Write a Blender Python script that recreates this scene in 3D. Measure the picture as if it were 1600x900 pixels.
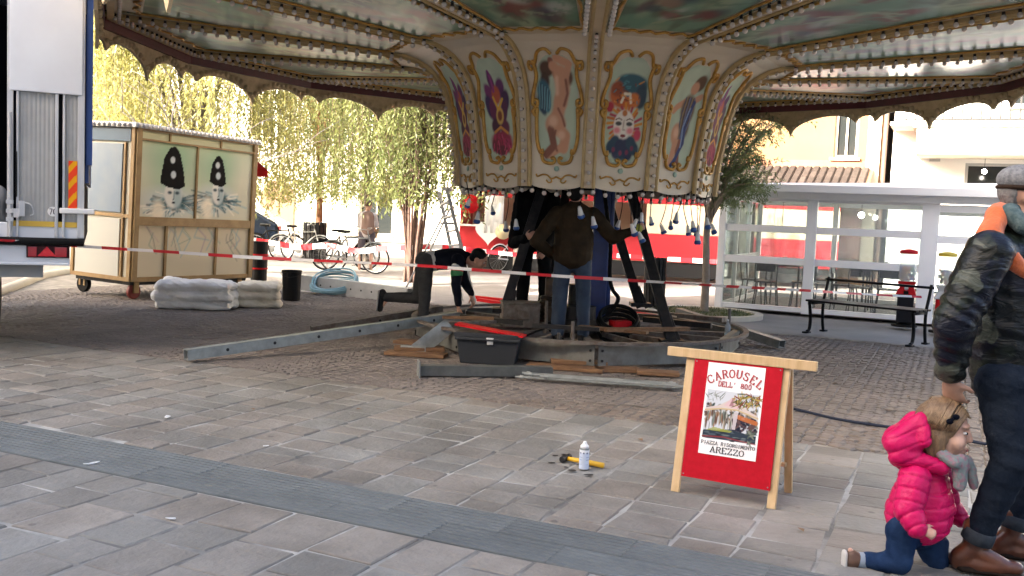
import bpy, math, random
import numpy as np
from mathutils import Vector, Matrix

for o in list(bpy.data.objects): bpy.data.objects.remove(o)
rnd = random.Random(11)
PI = math.pi
scn = bpy.context.scene
COL = scn.collection

# ---------------------------------------------------------------- camera
FPX, CAM_H, ROLL, HORIZON = 1500.0, 1.47, math.radians(2.4), 336.0
_p = math.atan((450 - HORIZON) / FPX)
FWD = Vector((0, math.cos(_p), -math.sin(_p)))
_u0, _r0 = Vector((0, math.sin(_p), math.cos(_p))), Vector((1, 0, 0))
RT = _r0 * math.cos(ROLL) + _u0 * math.sin(ROLL)
UP = -_r0 * math.sin(ROLL) + _u0 * math.cos(ROLL)
cd = bpy.data.cameras.new('camera'); cam = bpy.data.objects.new('camera', cd); COL.objects.link(cam)
cd.sensor_width = 36; cd.lens = 36 * FPX / 1600; cd.clip_start = .05; cd.clip_end = 1500
M = Matrix((RT, UP, -FWD)).transposed().to_4x4(); M.translation = (0, 0, CAM_H); cam.matrix_world = M
scn.camera = cam

# ---------------------------------------------------------------- sky and sun
SUN_AZ = Vector((-.80, -.60)).normalized(); SUN_EL = math.radians(22)
w = bpy.data.worlds.new('World'); scn.world = w; w.use_nodes = True
nt = w.node_tree; nt.nodes.clear()
sky = nt.nodes.new('ShaderNodeTexSky'); sky.sky_type = 'NISHITA'; sky.sun_disc = False
sky.sun_elevation = SUN_EL; sky.sun_rotation = math.atan2(SUN_AZ.x, SUN_AZ.y); sky.dust_density = 7.0; sky.air_density = .75; sky.ozone_density = .25
bg = nt.nodes.new('ShaderNodeBackground'); bg.inputs[1].default_value = .15
ow = nt.nodes.new('ShaderNodeOutputWorld')
nt.links.new(sky.outputs[0], bg.inputs[0]); nt.links.new(bg.outputs[0], ow.inputs[0])
sd = bpy.data.lights.new('sun', 'SUN'); sd.energy = 5.0; sd.angle = math.radians(.53); sd.color = (1, .93, .82)
so = bpy.data.objects.new('sun', sd); COL.objects.link(so)
_sv = Vector((SUN_AZ.x * math.cos(SUN_EL), SUN_AZ.y * math.cos(SUN_EL), math.sin(SUN_EL)))
so.rotation_euler = _sv.to_track_quat('Z', 'Y').to_euler(); so.location = (-20, -15, 25)
vs = scn.view_settings; vs.view_transform = 'Standard'; vs.look = 'None'; vs.gamma = 1; vs.exposure = 2.8
scn.cycles.max_bounces = 8; scn.cycles.transparent_max_bounces = 24

# ---------------------------------------------------------------- helpers
def at(x, y, Y):
    "the point at distance Y in front of the viewer seen at photograph pixel x, y"
    d = FWD + RT * ((x - 800) / FPX) + UP * ((450 - y) / FPX)
    return Vector((0, 0, CAM_H)) + d * (Y / d.y)
def gnd(x, y, z=0):
    d = FWD + RT * ((x - 800) / FPX) + UP * ((450 - y) / FPX)
    return Vector((0, 0, CAM_H)) + d * ((z - CAM_H) / d.z)
def pix(P):
    d = Vector(P) - Vector((0, 0, CAM_H)); z = d.dot(FWD)
    if z < .05: return (-9999, -9999)
    return (800 + FPX * d.dot(RT) / z, 450 - FPX * d.dot(UP) / z)
U = Vector((.908, -.419, 0)); W = Vector((.419, .908, 0))      # along the street / across it
def uw(u, w_, z=0): return U * u + W * w_ + Vector((0, 0, z))
U_ANG = math.atan2(U.y, U.x)

def srgb(r, g, b):
    f = lambda c: c / 12.92 if c <= .04045 else ((c + .055) / 1.055) ** 2.4
    return (f(r / 255), f(g / 255), f(b / 255))

MATS = {}
def mat(name, col, col2=None, rough=.6, metal=0.0, scale=6.0, detail=4, bump=0.0, bscale=30.0, spec=.5, var=0.0, trans=0.0, alpha=1.0, emit=0, contrast=(.35, .65), coat=0.0, stretch=None, sheen=0.0):
    if name in MATS: return MATS[name]
    if not trans and not emit:      # dark paints and cloths are deep and matt
        k_ = .45 + .55 * min(1, max(col) / .16); col = tuple(q * k_ for q in col); col2 = tuple(q * k_ for q in col2) if col2 else None
        if max(col) < .07: spec = min(spec, .08 if rough > .5 else .2)
    m = bpy.data.materials.new(name); m.use_nodes = True
    n, l = m.node_tree.nodes, m.node_tree.links
    b = n['Principled BSDF']
    b.inputs['Roughness'].default_value = rough; b.inputs['Metallic'].default_value = metal
    b.inputs['Specular IOR Level'].default_value = spec
    if coat: b.inputs['Coat Weight'].default_value = coat
    if sheen: b.inputs['Sheen Weight'].default_value = sheen
    tc = n.new('ShaderNodeTexCoord'); src = tc.outputs['Object']
    if stretch:
        mp = n.new('ShaderNodeMapping'); mp.inputs['Scale'].default_value = stretch
        l.new(src, mp.inputs[0]); src = mp.outputs[0]
    c = (*col, 1)
    out = None
    if col2:
        nz = n.new('ShaderNodeTexNoise'); nz.inputs['Scale'].default_value = scale; nz.inputs['Detail'].default_value = detail; nz.inputs['Roughness'].default_value = .6
        l.new(src, nz.inputs['Vector'])
        rp = n.new('ShaderNodeValToRGB'); rp.color_ramp.elements[0].color = c; rp.color_ramp.elements[1].color = (*col2, 1)
        rp.color_ramp.elements[0].position, rp.color_ramp.elements[1].position = contrast
        l.new(nz.outputs[0], rp.inputs[0]); out = rp.outputs[0]
    if var:
        oi = n.new('ShaderNodeObjectInfo'); hs = n.new('ShaderNodeHueSaturation')
        mr = n.new('ShaderNodeMapRange'); mr.inputs[3].default_value = 1 - var; mr.inputs[4].default_value = 1 + var
        l.new(oi.outputs['Random'], mr.inputs[0]); l.new(mr.outputs[0], hs.inputs['Value'])
        if out: l.new(out, hs.inputs['Color'])
        else: hs.inputs['Color'].default_value = c
        out = hs.outputs[0]
    if out: l.new(out, b.inputs['Base Color'])
    else: b.inputs['Base Color'].default_value = c
    if bump:
        nb = n.new('ShaderNodeTexNoise'); nb.inputs['Scale'].default_value = bscale; nb.inputs['Detail'].default_value = 5
        l.new(src, nb.inputs['Vector'])
        bp = n.new('ShaderNodeBump'); bp.inputs['Strength'].default_value = bump; bp.inputs['Distance'].default_value = .02
        l.new(nb.outputs[0], bp.inputs['Height']); l.new(bp.outputs[0], b.inputs['Normal'])
    if trans or alpha < 1:
        o = n['Material Output']; mx = n.new('ShaderNodeMixShader')
        if trans:
            t = n.new('ShaderNodeBsdfTranslucent'); mx.inputs[0].default_value = trans
            if out: l.new(out, t.inputs[0])
            else: t.inputs[0].default_value = c
        else:
            t = n.new('ShaderNodeBsdfTransparent'); mx.inputs[0].default_value = 1 - alpha
            t.inputs[0].default_value = (.96, .98, .97, 1)
        l.new(b.outputs[0], mx.inputs[1]); l.new(t.outputs[0], mx.inputs[2]); l.new(mx.outputs[0], o.inputs[0])
    if emit:
        b.inputs['Emission Color'].default_value = c; b.inputs['Emission Strength'].default_value = emit
    MATS[name] = m
    return m

def paint_mat(name='paint', rough=.45, coat=0.0, metal=0.0):
    if name in MATS: return MATS[name]
    m = bpy.data.materials.new(name); m.use_nodes = True
    n, l = m.node_tree.nodes, m.node_tree.links
    a = n.new('ShaderNodeAttribute'); a.attribute_name = 'paint'
    b = n['Principled BSDF']; b.inputs['Roughness'].default_value = rough; b.inputs['Coat Weight'].default_value = coat; b.inputs['Metallic'].default_value = metal
    b.inputs['Coat Roughness'].default_value = .1; b.inputs['Specular IOR Level'].default_value = .08
    l.new(a.outputs['Color'], b.inputs['Base Color']); MATS[name] = m
    return m

class MB:
    "collects shapes into one mesh"
    def __init__(s): s.v = []; s.f = []; s.m = []
    def add(s, vs, fs, mi=0):
        b = len(s.v); s.v += [tuple(v) for v in vs]; s.f += [tuple(i + b for i in f) for f in fs]; s.m += [mi] * len(fs); return s
    def box(s, c, d, rz=0, mi=0, X=None):
        c = Vector(c); a, b, h = d[0] / 2, d[1] / 2, d[2] / 2
        R_ = X if X is not None else Matrix.Rotation(rz, 3, 'Z')
        vs = [c + R_ @ Vector((i * a, j * b, k * h)) for k in (-1, 1) for i, j in ((-1, -1), (1, -1), (1, 1), (-1, 1))]
        return s.add(vs, [(3, 2, 1, 0), (4, 5, 6, 7), (0, 1, 5, 4), (1, 2, 6, 5), (2, 3, 7, 6), (3, 0, 4, 7)], mi)
    def bar(s, a, b, w_, h, mi=0, up=(0, 0, 1)):
        a, b = Vector(a), Vector(b); z = (b - a); L = z.length; z = z / L
        up = Vector(up); x = up.cross(z)
        if x.length < 1e-4: x = Vector((1, 0, 0)).cross(z)
        x.normalize(); y = z.cross(x)
        return s.box((a + b) / 2, (w_, h, L), X=Matrix((x, y, z)).transposed(), mi=mi)
    def tube(s, pts, r, n=8, mi=0, closed=False, cap=True):
        pts = [Vector(p) for p in pts]; N = len(pts)
        rs = r if isinstance(r, (list, tuple)) else [r] * N
        base = len(s.v); ref = None; vs = []
        for i, p in enumerate(pts):
            if closed: t = pts[(i + 1) % N] - pts[i - 1]
            else: t = pts[min(i + 1, N - 1)] - pts[max(i - 1, 0)]
            if t.length < 1e-9: t = Vector((0, 0, 1))
            t.normalize()
            if ref is None:
                ref = Vector((0, 0, 1)) if abs(t.z) < .9 else Vector((1, 0, 0))
            x = (ref - t * ref.dot(t))
            if x.length < 1e-6: x = t.orthogonal()
            x.normalize(); ref = x; y = t.cross(x)
            vs += [p + x * (rs[i] * math.cos(2 * PI * k / n)) + y * (rs[i] * math.sin(2 * PI * k / n)) for k in range(n)]
        fs = []
        for i in range(N if closed else N - 1):
            j = (i + 1) % N
            for k in range(n):
                fs.append((i * n + k, i * n + (k + 1) % n, j * n + (k + 1) % n, j * n + k))
        if cap and not closed:
            fs.append(tuple(reversed(range(n)))); fs.append(tuple(range((N - 1) * n, N * n)))
        return s.add(vs, fs, mi)
    def lathe(s, prof, n=16, c=(0, 0, 0), mi=0, X=None):
        c = Vector(c); vs = []; X = X or Matrix.Identity(3)
        for r, z in prof:
            vs += [c + X @ Vector((r * math.cos(2 * PI * k / n), r * math.sin(2 * PI * k / n), z)) for k in range(n)]
        fs = []
        for i in range(len(prof) - 1):
            for k in range(n):
                fs.append((i * n + k, i * n + (k + 1) % n, (i + 1) * n + (k + 1) % n, (i + 1) * n + k))
        if prof[0][0] > 1e-6: fs.append(tuple(reversed(range(n))))
        if prof[-1][0] > 1e-6: fs.append(tuple(range((len(prof) - 1) * n, len(prof) * n)))
        return s.add(vs, fs, mi)
    def prism(s, poly, t, F, mi=0):
        "polygon (x, y) extruded from 0 to t; F maps (x, y, z) to a point"
        n = len(poly)
        vs = [F(x, y, 0) for x, y in poly] + [F(x, y, t) for x, y in poly]
        fs = [tuple(reversed(range(n))), tuple(range(n, 2 * n))] + [(i, (i + 1) % n, n + (i + 1) % n, n + i) for i in range(n)]
        return s.add(vs, fs, mi)
    def mesh(s, name, mats, smooth=False):
        me = bpy.data.meshes.new(name); me.from_pydata(s.v, [], s.f)
        for m_ in (mats if isinstance(mats, (list, tuple)) else [mats]): me.materials.append(m_)
        if any(s.m): me.polygons.foreach_set('material_index', s.m)
        if smooth: me.polygons.foreach_set('use_smooth', [True] * len(me.polygons))
        me.update(); return me
    def build(s, name, mats, parent=None, smooth=False, bevel=0, loc=None):
        o = link(name, s.mesh(name, mats, smooth), parent)
        if loc is not None: o.location = loc
        if bevel:
            b = o.modifiers.new('bevel', 'BEVEL'); b.width = bevel; b.segments = 2; b.limit_method = 'ANGLE'
        return o

def link(name, me, parent=None):
    o = bpy.data.objects.new(name, me); COL.objects.link(o)
    if parent is not None: o.parent = parent
    return o
def tag(o, label=None, cat=None, group=None, kind=None):
    if label: o['label'] = label
    if cat: o['category'] = cat
    if group: o['group'] = group
    if kind: o['kind'] = kind
    return o
def thing(name, label, cat, loc=(0, 0, 0), rz=0, group=None):
    o = link(name, None); o.location = loc; o.rotation_euler = (0, 0, rz); o.empty_display_size = .1
    return tag(o, label, cat, group)
def copy_tree(o, parent=None):
    c = o.copy(); COL.objects.link(c); c.parent = parent
    for ch in o.children: copy_tree(ch, c)
    return c
def fix_normals(me):
    import bmesh
    bm = bmesh.new(); bm.from_mesh(me); bmesh.ops.recalc_face_normals(bm, faces=bm.faces); bm.to_mesh(me); bm.free()
def bez(p0, p1, p2, p3, n=12):
    p0, p1, p2, p3 = map(Vector, (p0, p1, p2, p3))
    return [p0 * (1 - t) ** 3 + p1 * (3 * t * (1 - t) ** 2) + p2 * (3 * t * t * (1 - t)) + p3 * t ** 3 for t in [i / n for i in range(n + 1)]]
def spline(pts, n=8):
    pts = [Vector(p) for p in pts]; out = []
    for i in range(len(pts) - 1):
        a, b, c, d = pts[max(i - 1, 0)], pts[i], pts[i + 1], pts[min(i + 2, len(pts) - 1)]
        for k in range(n):
            t = k / n
            out.append(.5 * ((2 * b) + (c - a) * t + (2 * a - 5 * b + 4 * c - d) * t * t + (3 * b - a - 3 * c + d) * t ** 3))
    return out + [pts[-1]]

class Paint:
    "a small in-script picture for flat painted decoration; x right, y up, both 0..1"
    def __init__(s, nx, ny, col, asp=1.0):
        s.nx, s.ny, s.asp = nx, ny, asp
        s.X, s.Y = np.meshgrid(np.linspace(0, 1, nx), np.linspace(0, 1, ny))
        s.c = np.zeros((ny, nx, 3)); s.c[:] = col; s.a = np.ones((ny, nx))
    def lay(s, m, col, cut=None):
        m = np.clip(m, 0, 1)[..., None]; s.c = s.c * (1 - m) + np.array(col) * m
    def ell(s, cx, cy, rx, ry, col, rot=0, soft=.15, k=1.0):
        dx, dy = (s.X - cx), (s.Y - cy) * s.asp; c_, s_ = math.cos(rot), math.sin(rot)
        d = np.sqrt(((dx * c_ + dy * s_) / rx) ** 2 + ((-dx * s_ + dy * c_) / (ry * s.asp)) ** 2)
        s.lay(k * np.clip((1 - d) / soft + .5, 0, 1), col); return s
    def line(s, pts, wd, col, soft=.4, k=1.0):
        best = np.full(s.X.shape, 9.)
        for (x0, y0), (x1, y1) in zip(pts[:-1], pts[1:]):
            dx, dy = x1 - x0, (y1 - y0) * s.asp; L = dx * dx + dy * dy + 1e-9
            t = np.clip(((s.X - x0) * dx + (s.Y - y0) * s.asp * dy) / L, 0, 1)
            best = np.minimum(best, np.hypot(s.X - x0 - t * dx, (s.Y - y0) * s.asp - t * dy))
        s.lay(k * np.clip((1 - best / wd) / soft + .3, 0, 1), col); return s
    def poly(s, pts, col, k=1.0):
        ins = np.zeros(s.X.shape, bool); n = len(pts)
        for i in range(n):
            (x0, y0), (x1, y1) = pts[i], pts[(i + 1) % n]
            if y0 == y1: continue
            ins ^= ((s.Y < y0) != (s.Y < y1)) & (s.X < (x1 - x0) * (s.Y - y0) / (y1 - y0) + x0)
        s.lay(ins * k, col); return s
    def noise(s, seed, amt, cells=12, cols=None):
        r = np.random.default_rng(seed); g = r.random((cells + 2, cells + 2)); gx, gy = s.X * cells, s.Y * cells
        i, j = gx.astype(int), gy.astype(int); fx, fy = gx - i, gy - j
        fx, fy = fx * fx * (3 - 2 * fx), fy * fy * (3 - 2 * fy)
        v = (g[j, i] * (1 - fx) + g[j, i + 1] * fx) * (1 - fy) + (g[j + 1, i] * (1 - fx) + g[j + 1, i + 1] * fx) * fy
        if cols is None: s.c *= (1 + amt * (v - .5) * 2)[..., None]
        else: s.lay(np.clip((v - .5) * 4, 0, 1) * amt, cols)
        return s
    def mask_ell(s, p=2.6):
        s.a = ((np.abs(s.X * 2 - 1) ** p + np.abs(s.Y * 2 - 1) ** p) <= 1.0).astype(float); return s
    def build(s, name, F, m, parent=None):
        idx = -np.ones((s.ny, s.nx), int); keep = s.a > .5
        fs = []; used = np.zeros_like(keep)
        q = keep[:-1, :-1] & keep[1:, :-1] & keep[:-1, 1:] & keep[1:, 1:]
        for (j, i) in zip(*np.nonzero(q)): used[j:j + 2, i:i + 2] = True
        idx[used] = np.arange(used.sum())
        vs = [tuple(F(s.X[j, i], s.Y[j, i])) for j, i in zip(*np.nonzero(used))]
        fs = [(idx[j, i], idx[j, i + 1], idx[j + 1, i + 1], idx[j + 1, i]) for j, i in zip(*np.nonzero(q))]
        me = bpy.data.meshes.new(name); me.from_pydata(vs, [], [tuple(int(k) for k in f) for f in fs])
        ca = me.color_attributes.new('paint', 'FLOAT_COLOR', 'POINT')
        c4 = np.ones((int(used.sum()), 4), np.float32); c4[:, :3] = s.c[used]
        ca.data.foreach_set('color', np.clip(c4, 0, 1).ravel())
        me.materials.append(m); me.polygons.foreach_set('use_smooth', [True] * len(me.polygons)); me.update()
        return link(name, me, parent)

# flesh, cloth and other soft forms: tapered limbs fused into one skin
def capsule(p0, r0, p1, r1, side=(1, 0, 0), sx=1.0, sy=1.0, n=14, m=5):
    p0, p1 = Vector(p0), Vector(p1); ax = p1 - p0; L = max(ax.length, 1e-5); ax = ax / L
    x = Vector(side); x = x - ax * x.dot(ax)
    if x.length < 1e-4: x = ax.orthogonal()
    x.normalize(); y = ax.cross(x); rings = []
    for i in range(m + 1):
        a = PI / 2 * (1 - i / m); rings.append((-r0 * math.sin(a), max(r0 * math.cos(a), 1e-4)))
    for i in range(m + 1):
        a = PI / 2 * i / m; rings.append((L + r1 * math.sin(a), max(r1 * math.cos(a), 1e-4)))
    vs = []
    for t, r in rings:
        vs += [p0 + ax * t + x * (r * sx * math.cos(2 * PI * k / n)) + y * (r * sy * math.sin(2 * PI * k / n)) for k in range(n)]
    N = len(rings)
    fs = [(i * n + k, i * n + (k + 1) % n, (i + 1) * n + (k + 1) % n, (i + 1) * n + k) for i in range(N - 1) for k in range(n)]
    fs += [tuple(reversed(range(n))), tuple(range((N - 1) * n, N * n))]
    return vs, fs
def ellipsoid(c, r, X=None, n=16, m=10):
    c = Vector(c); X = X or Matrix.Identity(3); vs = []
    for i in range(m + 1):
        a = PI * i / m - PI / 2; ca = max(math.cos(a), 1e-3)
        vs += [c + X @ Vector((r[0] * ca * math.cos(2 * PI * k / n), r[1] * ca * math.sin(2 * PI * k / n), r[2] * math.sin(a))) for k in range(n)]
    fs = [(i * n + k, i * n + (k + 1) % n, (i + 1) * n + (k + 1) % n, (i + 1) * n + k) for i in range(m) for k in range(n)]
    fs += [tuple(reversed(range(n))), tuple(range(m * n, (m + 1) * n))]
    return vs, fs
def blob(name, shapes, vox, material, parent=None, smooth=3, fn=None):
    b = MB()
    for vs_, fs_ in shapes: b.add(vs_, fs_)
    o = b.build(name, material)
    md = o.modifiers.new('r', 'REMESH'); md.mode = 'VOXEL'; md.voxel_size = vox
    if smooth:
        sm = o.modifiers.new('s', 'SMOOTH'); sm.iterations = smooth; sm.factor = .5
    dg = bpy.context.evaluated_depsgraph_get()
    me = bpy.data.meshes.new_from_object(o.evaluated_get(dg)); me.name = name
    old = o.data; o.modifiers.clear(); o.data = me; bpy.data.meshes.remove(old)
    if not me.materials: me.materials.append(material)
    me.polygons.foreach_set('use_smooth', [True] * len(me.polygons))
    if fn:
        co = np.empty(len(me.vertices) * 3, np.float32); me.vertices.foreach_get('co', co); co = co.reshape(-1, 3)
        no = np.empty_like(co).ravel(); me.vertices.foreach_get('normal', no); no = no.reshape(-1, 3)
        me.vertices.foreach_set('co', fn(co, no).astype(np.float32).ravel()); me.update()
    if parent is not None: o.parent = parent
    return o
def segpar(co, p0, p1):
    p0, p1 = np.array(p0), np.array(p1); d = p1 - p0; L2 = d @ d
    t = (co - p0) @ d / L2; tc = np.clip(t, 0, 1); return t * math.sqrt(L2), np.linalg.norm(co - p0 - tc[:, None] * d, axis=1)
def vnoise(co, sc, seed=0):
    a = np.sin(co[:, 0] * sc + seed) * np.cos(co[:, 1] * sc * 1.3 + 2 * seed) + np.sin(co[:, 2] * sc * 1.1 + co[:, 0] * sc * .7 + seed * 3) * np.cos(co[:, 1] * sc * .6 - co[:, 2] * sc * .9)
    return a * .5
# ---------------------------------------------------------------- ground, paving, cobbles
def in_view(P, m=40):
    x, y = pix(P); return -m < x < 1600 + m and -m < y < 900 + m
m_far = mat('porphyry ground', (.20, .185, .17), (.30, .28, .26), rough=.85, scale=.9, detail=8, bump=.5, bscale=14, contrast=(.3, .7))
m_sand = mat('sandy joint', (.30, .27, .225), (.17, .15, .125), rough=.95, scale=5, bump=.3)
m_joint = mat('mortar joint', (.42, .41, .375), (.13, .125, .115), rough=.95, scale=1.6, detail=6, bump=.3, contrast=(.38, .6))
def stone_mat(name, a, b, sc=3.0, hue=.5):
    m = mat(name, a, b, rough=.72, scale=sc, detail=9, bump=.55, bscale=30, var=.16, contrast=(.25, .75))
    n, l = m.node_tree.nodes, m.node_tree.links
    oi = [k for k in n if k.type == 'OBJECT_INFO'][0]; hs = [k for k in n if k.type == 'HUE_SAT'][0]
    # let the grain start elsewhere on each stone, and tint some stones warmer, some cooler
    nz = [k for k in n if k.type == 'TEX_NOISE']
    tc = [k for k in n if k.type == 'TEX_COORD'][0]
    ad = n.new('ShaderNodeVectorMath'); ad.operation = 'MULTIPLY_ADD'; ad.inputs[1].default_value = (1, 1, 1)
    cb = n.new('ShaderNodeCombineXYZ'); mu = n.new('ShaderNodeMath'); mu.operation = 'MULTIPLY'; mu.inputs[1].default_value = 57
    l.new(oi.outputs['Random'], mu.inputs[0]); l.new(mu.outputs[0], cb.inputs[0]); l.new(mu.outputs[0], cb.inputs[1])
    l.new(tc.outputs['Object'], ad.inputs[0]); l.new(cb.outputs[0], ad.inputs[2])
    for k in nz: l.new(ad.outputs[0], k.inputs['Vector'])
    wn = n.new('ShaderNodeTexWhiteNoise'); wn.noise_dimensions = '1D'; l.new(oi.outputs['Random'], wn.inputs['W'])
    rp = n.new('ShaderNodeValToRGB'); rp.color_ramp.elements[0].color = (.96, .99, 1.0, 1); rp.color_ramp.elements[1].color = (1.06, .995, .95, 1)
    l.new(wn.outputs['Value'], rp.inputs[0])
    mx = n.new('ShaderNodeMix'); mx.data_type = 'RGBA'; mx.blend_type = 'MULTIPLY'; mx.inputs[0].default_value = 1
    l.new(hs.outputs[0], mx.inputs[6]); l.new(rp.outputs[0], mx.inputs[7])
    # traffic dirt and stains that run on over the joints, and trodden gum spots
    gp = n.new('ShaderNodeNewGeometry'); dn = n.new('ShaderNodeTexNoise'); dn.inputs['Scale'].default_value = .9; dn.inputs['Detail'].default_value = 9; dn.inputs['Roughness'].default_value = .62; l.new(gp.outputs['Position'], dn.inputs['Vector'])
    dr = n.new('ShaderNodeValToRGB'); dr.color_ramp.elements[0].position = .34; dr.color_ramp.elements[0].color = (.62, .60, .57, 1); dr.color_ramp.elements[1].position = .60; dr.color_ramp.elements[1].color = (1.06, 1.06, 1.05, 1); l.new(dn.outputs[0], dr.inputs[0])
    m2 = n.new('ShaderNodeMix'); m2.data_type = 'RGBA'; m2.blend_type = 'MULTIPLY'; m2.inputs[0].default_value = 1; l.new(mx.outputs[2], m2.inputs[6]); l.new(dr.outputs[0], m2.inputs[7])
    vo = n.new('ShaderNodeTexVoronoi'); vo.inputs['Scale'].default_value = 3.4; l.new(gp.outputs['Position'], vo.inputs['Vector']); vr = n.new('ShaderNodeMapRange'); vr.inputs[1].default_value = .045; vr.inputs[2].default_value = .075; vr.inputs[3].default_value = .60; vr.inputs[4].default_value = 1.0; l.new(vo.outputs['Distance'], vr.inputs[0])
    m3 = n.new('ShaderNodeMix'); m3.data_type = 'RGBA'; m3.blend_type = 'MULTIPLY'; m3.inputs[0].default_value = 1; l.new(m2.outputs[2], m3.inputs[6]); l.new(vr.outputs[0], m3.inputs[7])
    l.new(m3.outputs[2], n['Principled BSDF'].inputs['Base Color'])
    return m
m_paver = stone_mat('grey paving stone', (.178, .168, .152), (.246, .233, .211), 4)
m_cob = stone_mat('porphyry cobble', (.145, .120, .102), (.215, .182, .158), 9)
m_slate = mat('slate tactile slab', (.104, .119, .123), (.138, .155, .159), rough=.65, scale=5, detail=8, bump=.05, bscale=60, var=.10)

g = MB(); g.add([(-300, -120, -.05), (300, -120, -.05), (300, 480, -.05), (-300, 480, -.05)], [(0, 1, 2, 3)])
tag(g.build('ground', m_far), kind='structure')
W_EDGE = 6.72
# mortar bed under the paving, sand bed under the cobbles
g = MB(); g.add([uw(-16, -4.6, -.007), uw(16, -4.6, -.007), uw(16, W_EDGE, -.007), uw(-16, W_EDGE, -.007)], [(0, 1, 2, 3)])
pave = tag(g.build('stone_pavement', m_joint), kind='structure')
g = MB(); g.add([uw(-16, W_EDGE, -.014), uw(16, W_EDGE, -.014), uw(16, 13.6, -.014), uw(-16, 13.6, -.014)], [(0, 1, 2, 3)])
cobg = tag(g.build('cobbled_square', m_sand), kind='structure')

def slab(x0, x1, y0, y1, top, jit=.012, ch=.006, th=.035, r=rnd):
    j = lambda: r.uniform(-jit, jit)
    q = [(x0 + j(), y0 + j()), (x1 + j(), y0 + j()), (x1 + j(), y1 + j()), (x0 + j(), y1 + j())]
    cx, cy = (x0 + x1) / 2, (y0 + y1) / 2
    ins = [(x + (ch if x < cx else -ch), y + (ch if y < cy else -ch)) for x, y in q]
    tl = [r.uniform(-.0025, .0025) for _ in range(4)]
    vs = [(x, y, top - th) for x, y in q] + [(x, y, top - ch + t) for (x, y), t in zip(q, tl)] + [(x, y, top + t) for (x, y), t in zip(ins, tl)]
    fs = [(8, 9, 10, 11)] + [(4 + i, 4 + (i + 1) % 4, 8 + (i + 1) % 4, 8 + i) for i in range(4)] + [(i, (i + 1) % 4, 4 + (i + 1) % 4, 4 + i) for i in range(4)]
    return vs, fs
pv = []
def rows(w0, w1, wmin, wmax, lmin, lmax):
    u = -15.5 + rnd.uniform(0, .2)
    while u < 14:
        cw = rnd.uniform(wmin, wmax); y = w0 - rnd.uniform(0, .35)
        while y < w1:
            L = rnd.uniform(lmin, lmax); a, b = max(y, w0), min(y + L, w1)
            if w1 - b < .12: b = w1
            if b - a > .08:
                pv.append((u, u + cw, a, b))
            y = b if b == w1 else y + L
        u += cw
STRIP0, STRIP1 = 3.70, 4.20
rows(-1.2, STRIP0 - .004, .25, .37, .24, .42)
rows(STRIP1 + .004, W_EDGE, .22, .35, .17, .34)
def key(t): return (uw((t[0] + t[1]) / 2, (t[2] + t[3]) / 2)).length + (0 if in_view(uw((t[0] + t[1]) / 2, (t[2] + t[3]) / 2), 30) else 100)
pv.sort(key=key)
rest = MB(); G = .009
for i, (a, b, c_, d_) in enumerate(pv):
    cx, cy = (a + b) / 2, (c_ + d_) / 2
    vs, fs = slab(a + G - cx, b - G - cx, c_ + G - cy, d_ - G - cy, rnd.uniform(-.004, .003), jit=.010)
    if i < 300:
        me = bpy.data.meshes.new('paving_stone'); me.from_pydata(vs, [], fs); me.materials.append(m_paver)
        o = link('paving_stone', me, pave); o.location = uw(cx, cy); o.rotation_euler = (0, 0, U_ANG + rnd.uniform(-.01, .01))
    else:
        c0 = uw(cx, cy); rest.add([c0 + U * x + W * y + Vector((0, 0, z)) for x, y, z in vs], fs)
tag(rest.build('paving_stones', m_paver, pave), kind='stuff')
# ribbed tactile slabs in two courses
def ribbed(L, Wd):
    prof = [(-Wd / 2 + .003, -.03), (-Wd / 2 + .003, 0)]; n = 6; p = (Wd - .006) / n
    for i in range(n):
        x = -Wd / 2 + .003 + i * p
        prof += [(x + p * .10, -.002), (x + p * .2, .005), (x + p * .70, .005), (x + p * .80, -.002)]
    prof += [(Wd / 2 - .003, 0), (Wd / 2 - .003, -.03)]
    vs = [(-L / 2, y, z) for y, z in prof] + [(L / 2, y, z) for y, z in prof]; k = len(prof)
    fs = [(i, i + k, i + k + 1, i + 1) for i in range(k - 1)] + [tuple(range(k)), tuple(reversed(range(k, 2 * k)))]
    b = MB(); b.add(vs, fs); return b.mesh('tactile_slab', m_slate)
rib_me = ribbed(.598, .25)
strip = tag(link('tactile_strip', None), kind='structure')
for row in (0, 1):
    for i in range(-16, 11):
        o = link('tactile_slab', rib_me, strip); o.location = uw(i * .6 + row * .26, STRIP0 + .125 + row * .25, rnd.uniform(-.002, .001)); o.rotation_euler = (0, 0, U_ANG)
# porphyry cubes laid in arcs
cob_me = []
for k in range(6):
    b = MB(); vs, fs = slab(-.044, .044, -.042, .042, 0, jit=.006, ch=.008, th=.03); b.add(vs, fs); cob_me.append(b.mesh('cobble', m_cob))
cl = []
FW = 1.35; RAD = .98
for j in range(-11, 9):
    uc = j * FW + (.3)
    v = W_EDGE - 1.2
    while v < 13.4:
        amax = math.asin(FW / 2 / RAD); n = int(2 * amax * RAD / .098)
        for i in range(n):
            a = -amax + 2 * amax * (i + .5) / n
            uu, ww = uc + RAD * math.sin(a), v + RAD * math.cos(a) - .55
            if W_EDGE + .045 < ww < 13.4 and -13 < uu < 9: cl.append((uu + rnd.gauss(0, .003), ww + rnd.gauss(0, .003), -a + rnd.gauss(0, .06)))
        v += .0945
cl.sort(key=lambda t: uw(t[0], t[1]).length + (0 if in_view(uw(t[0], t[1]), 0) else 100))
rest = MB(); cob_v = [[v.co.copy() for v in me.vertices] for me in cob_me]; cob_f = [[tuple(p.vertices) for p in me.polygons] for me in cob_me]
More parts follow.
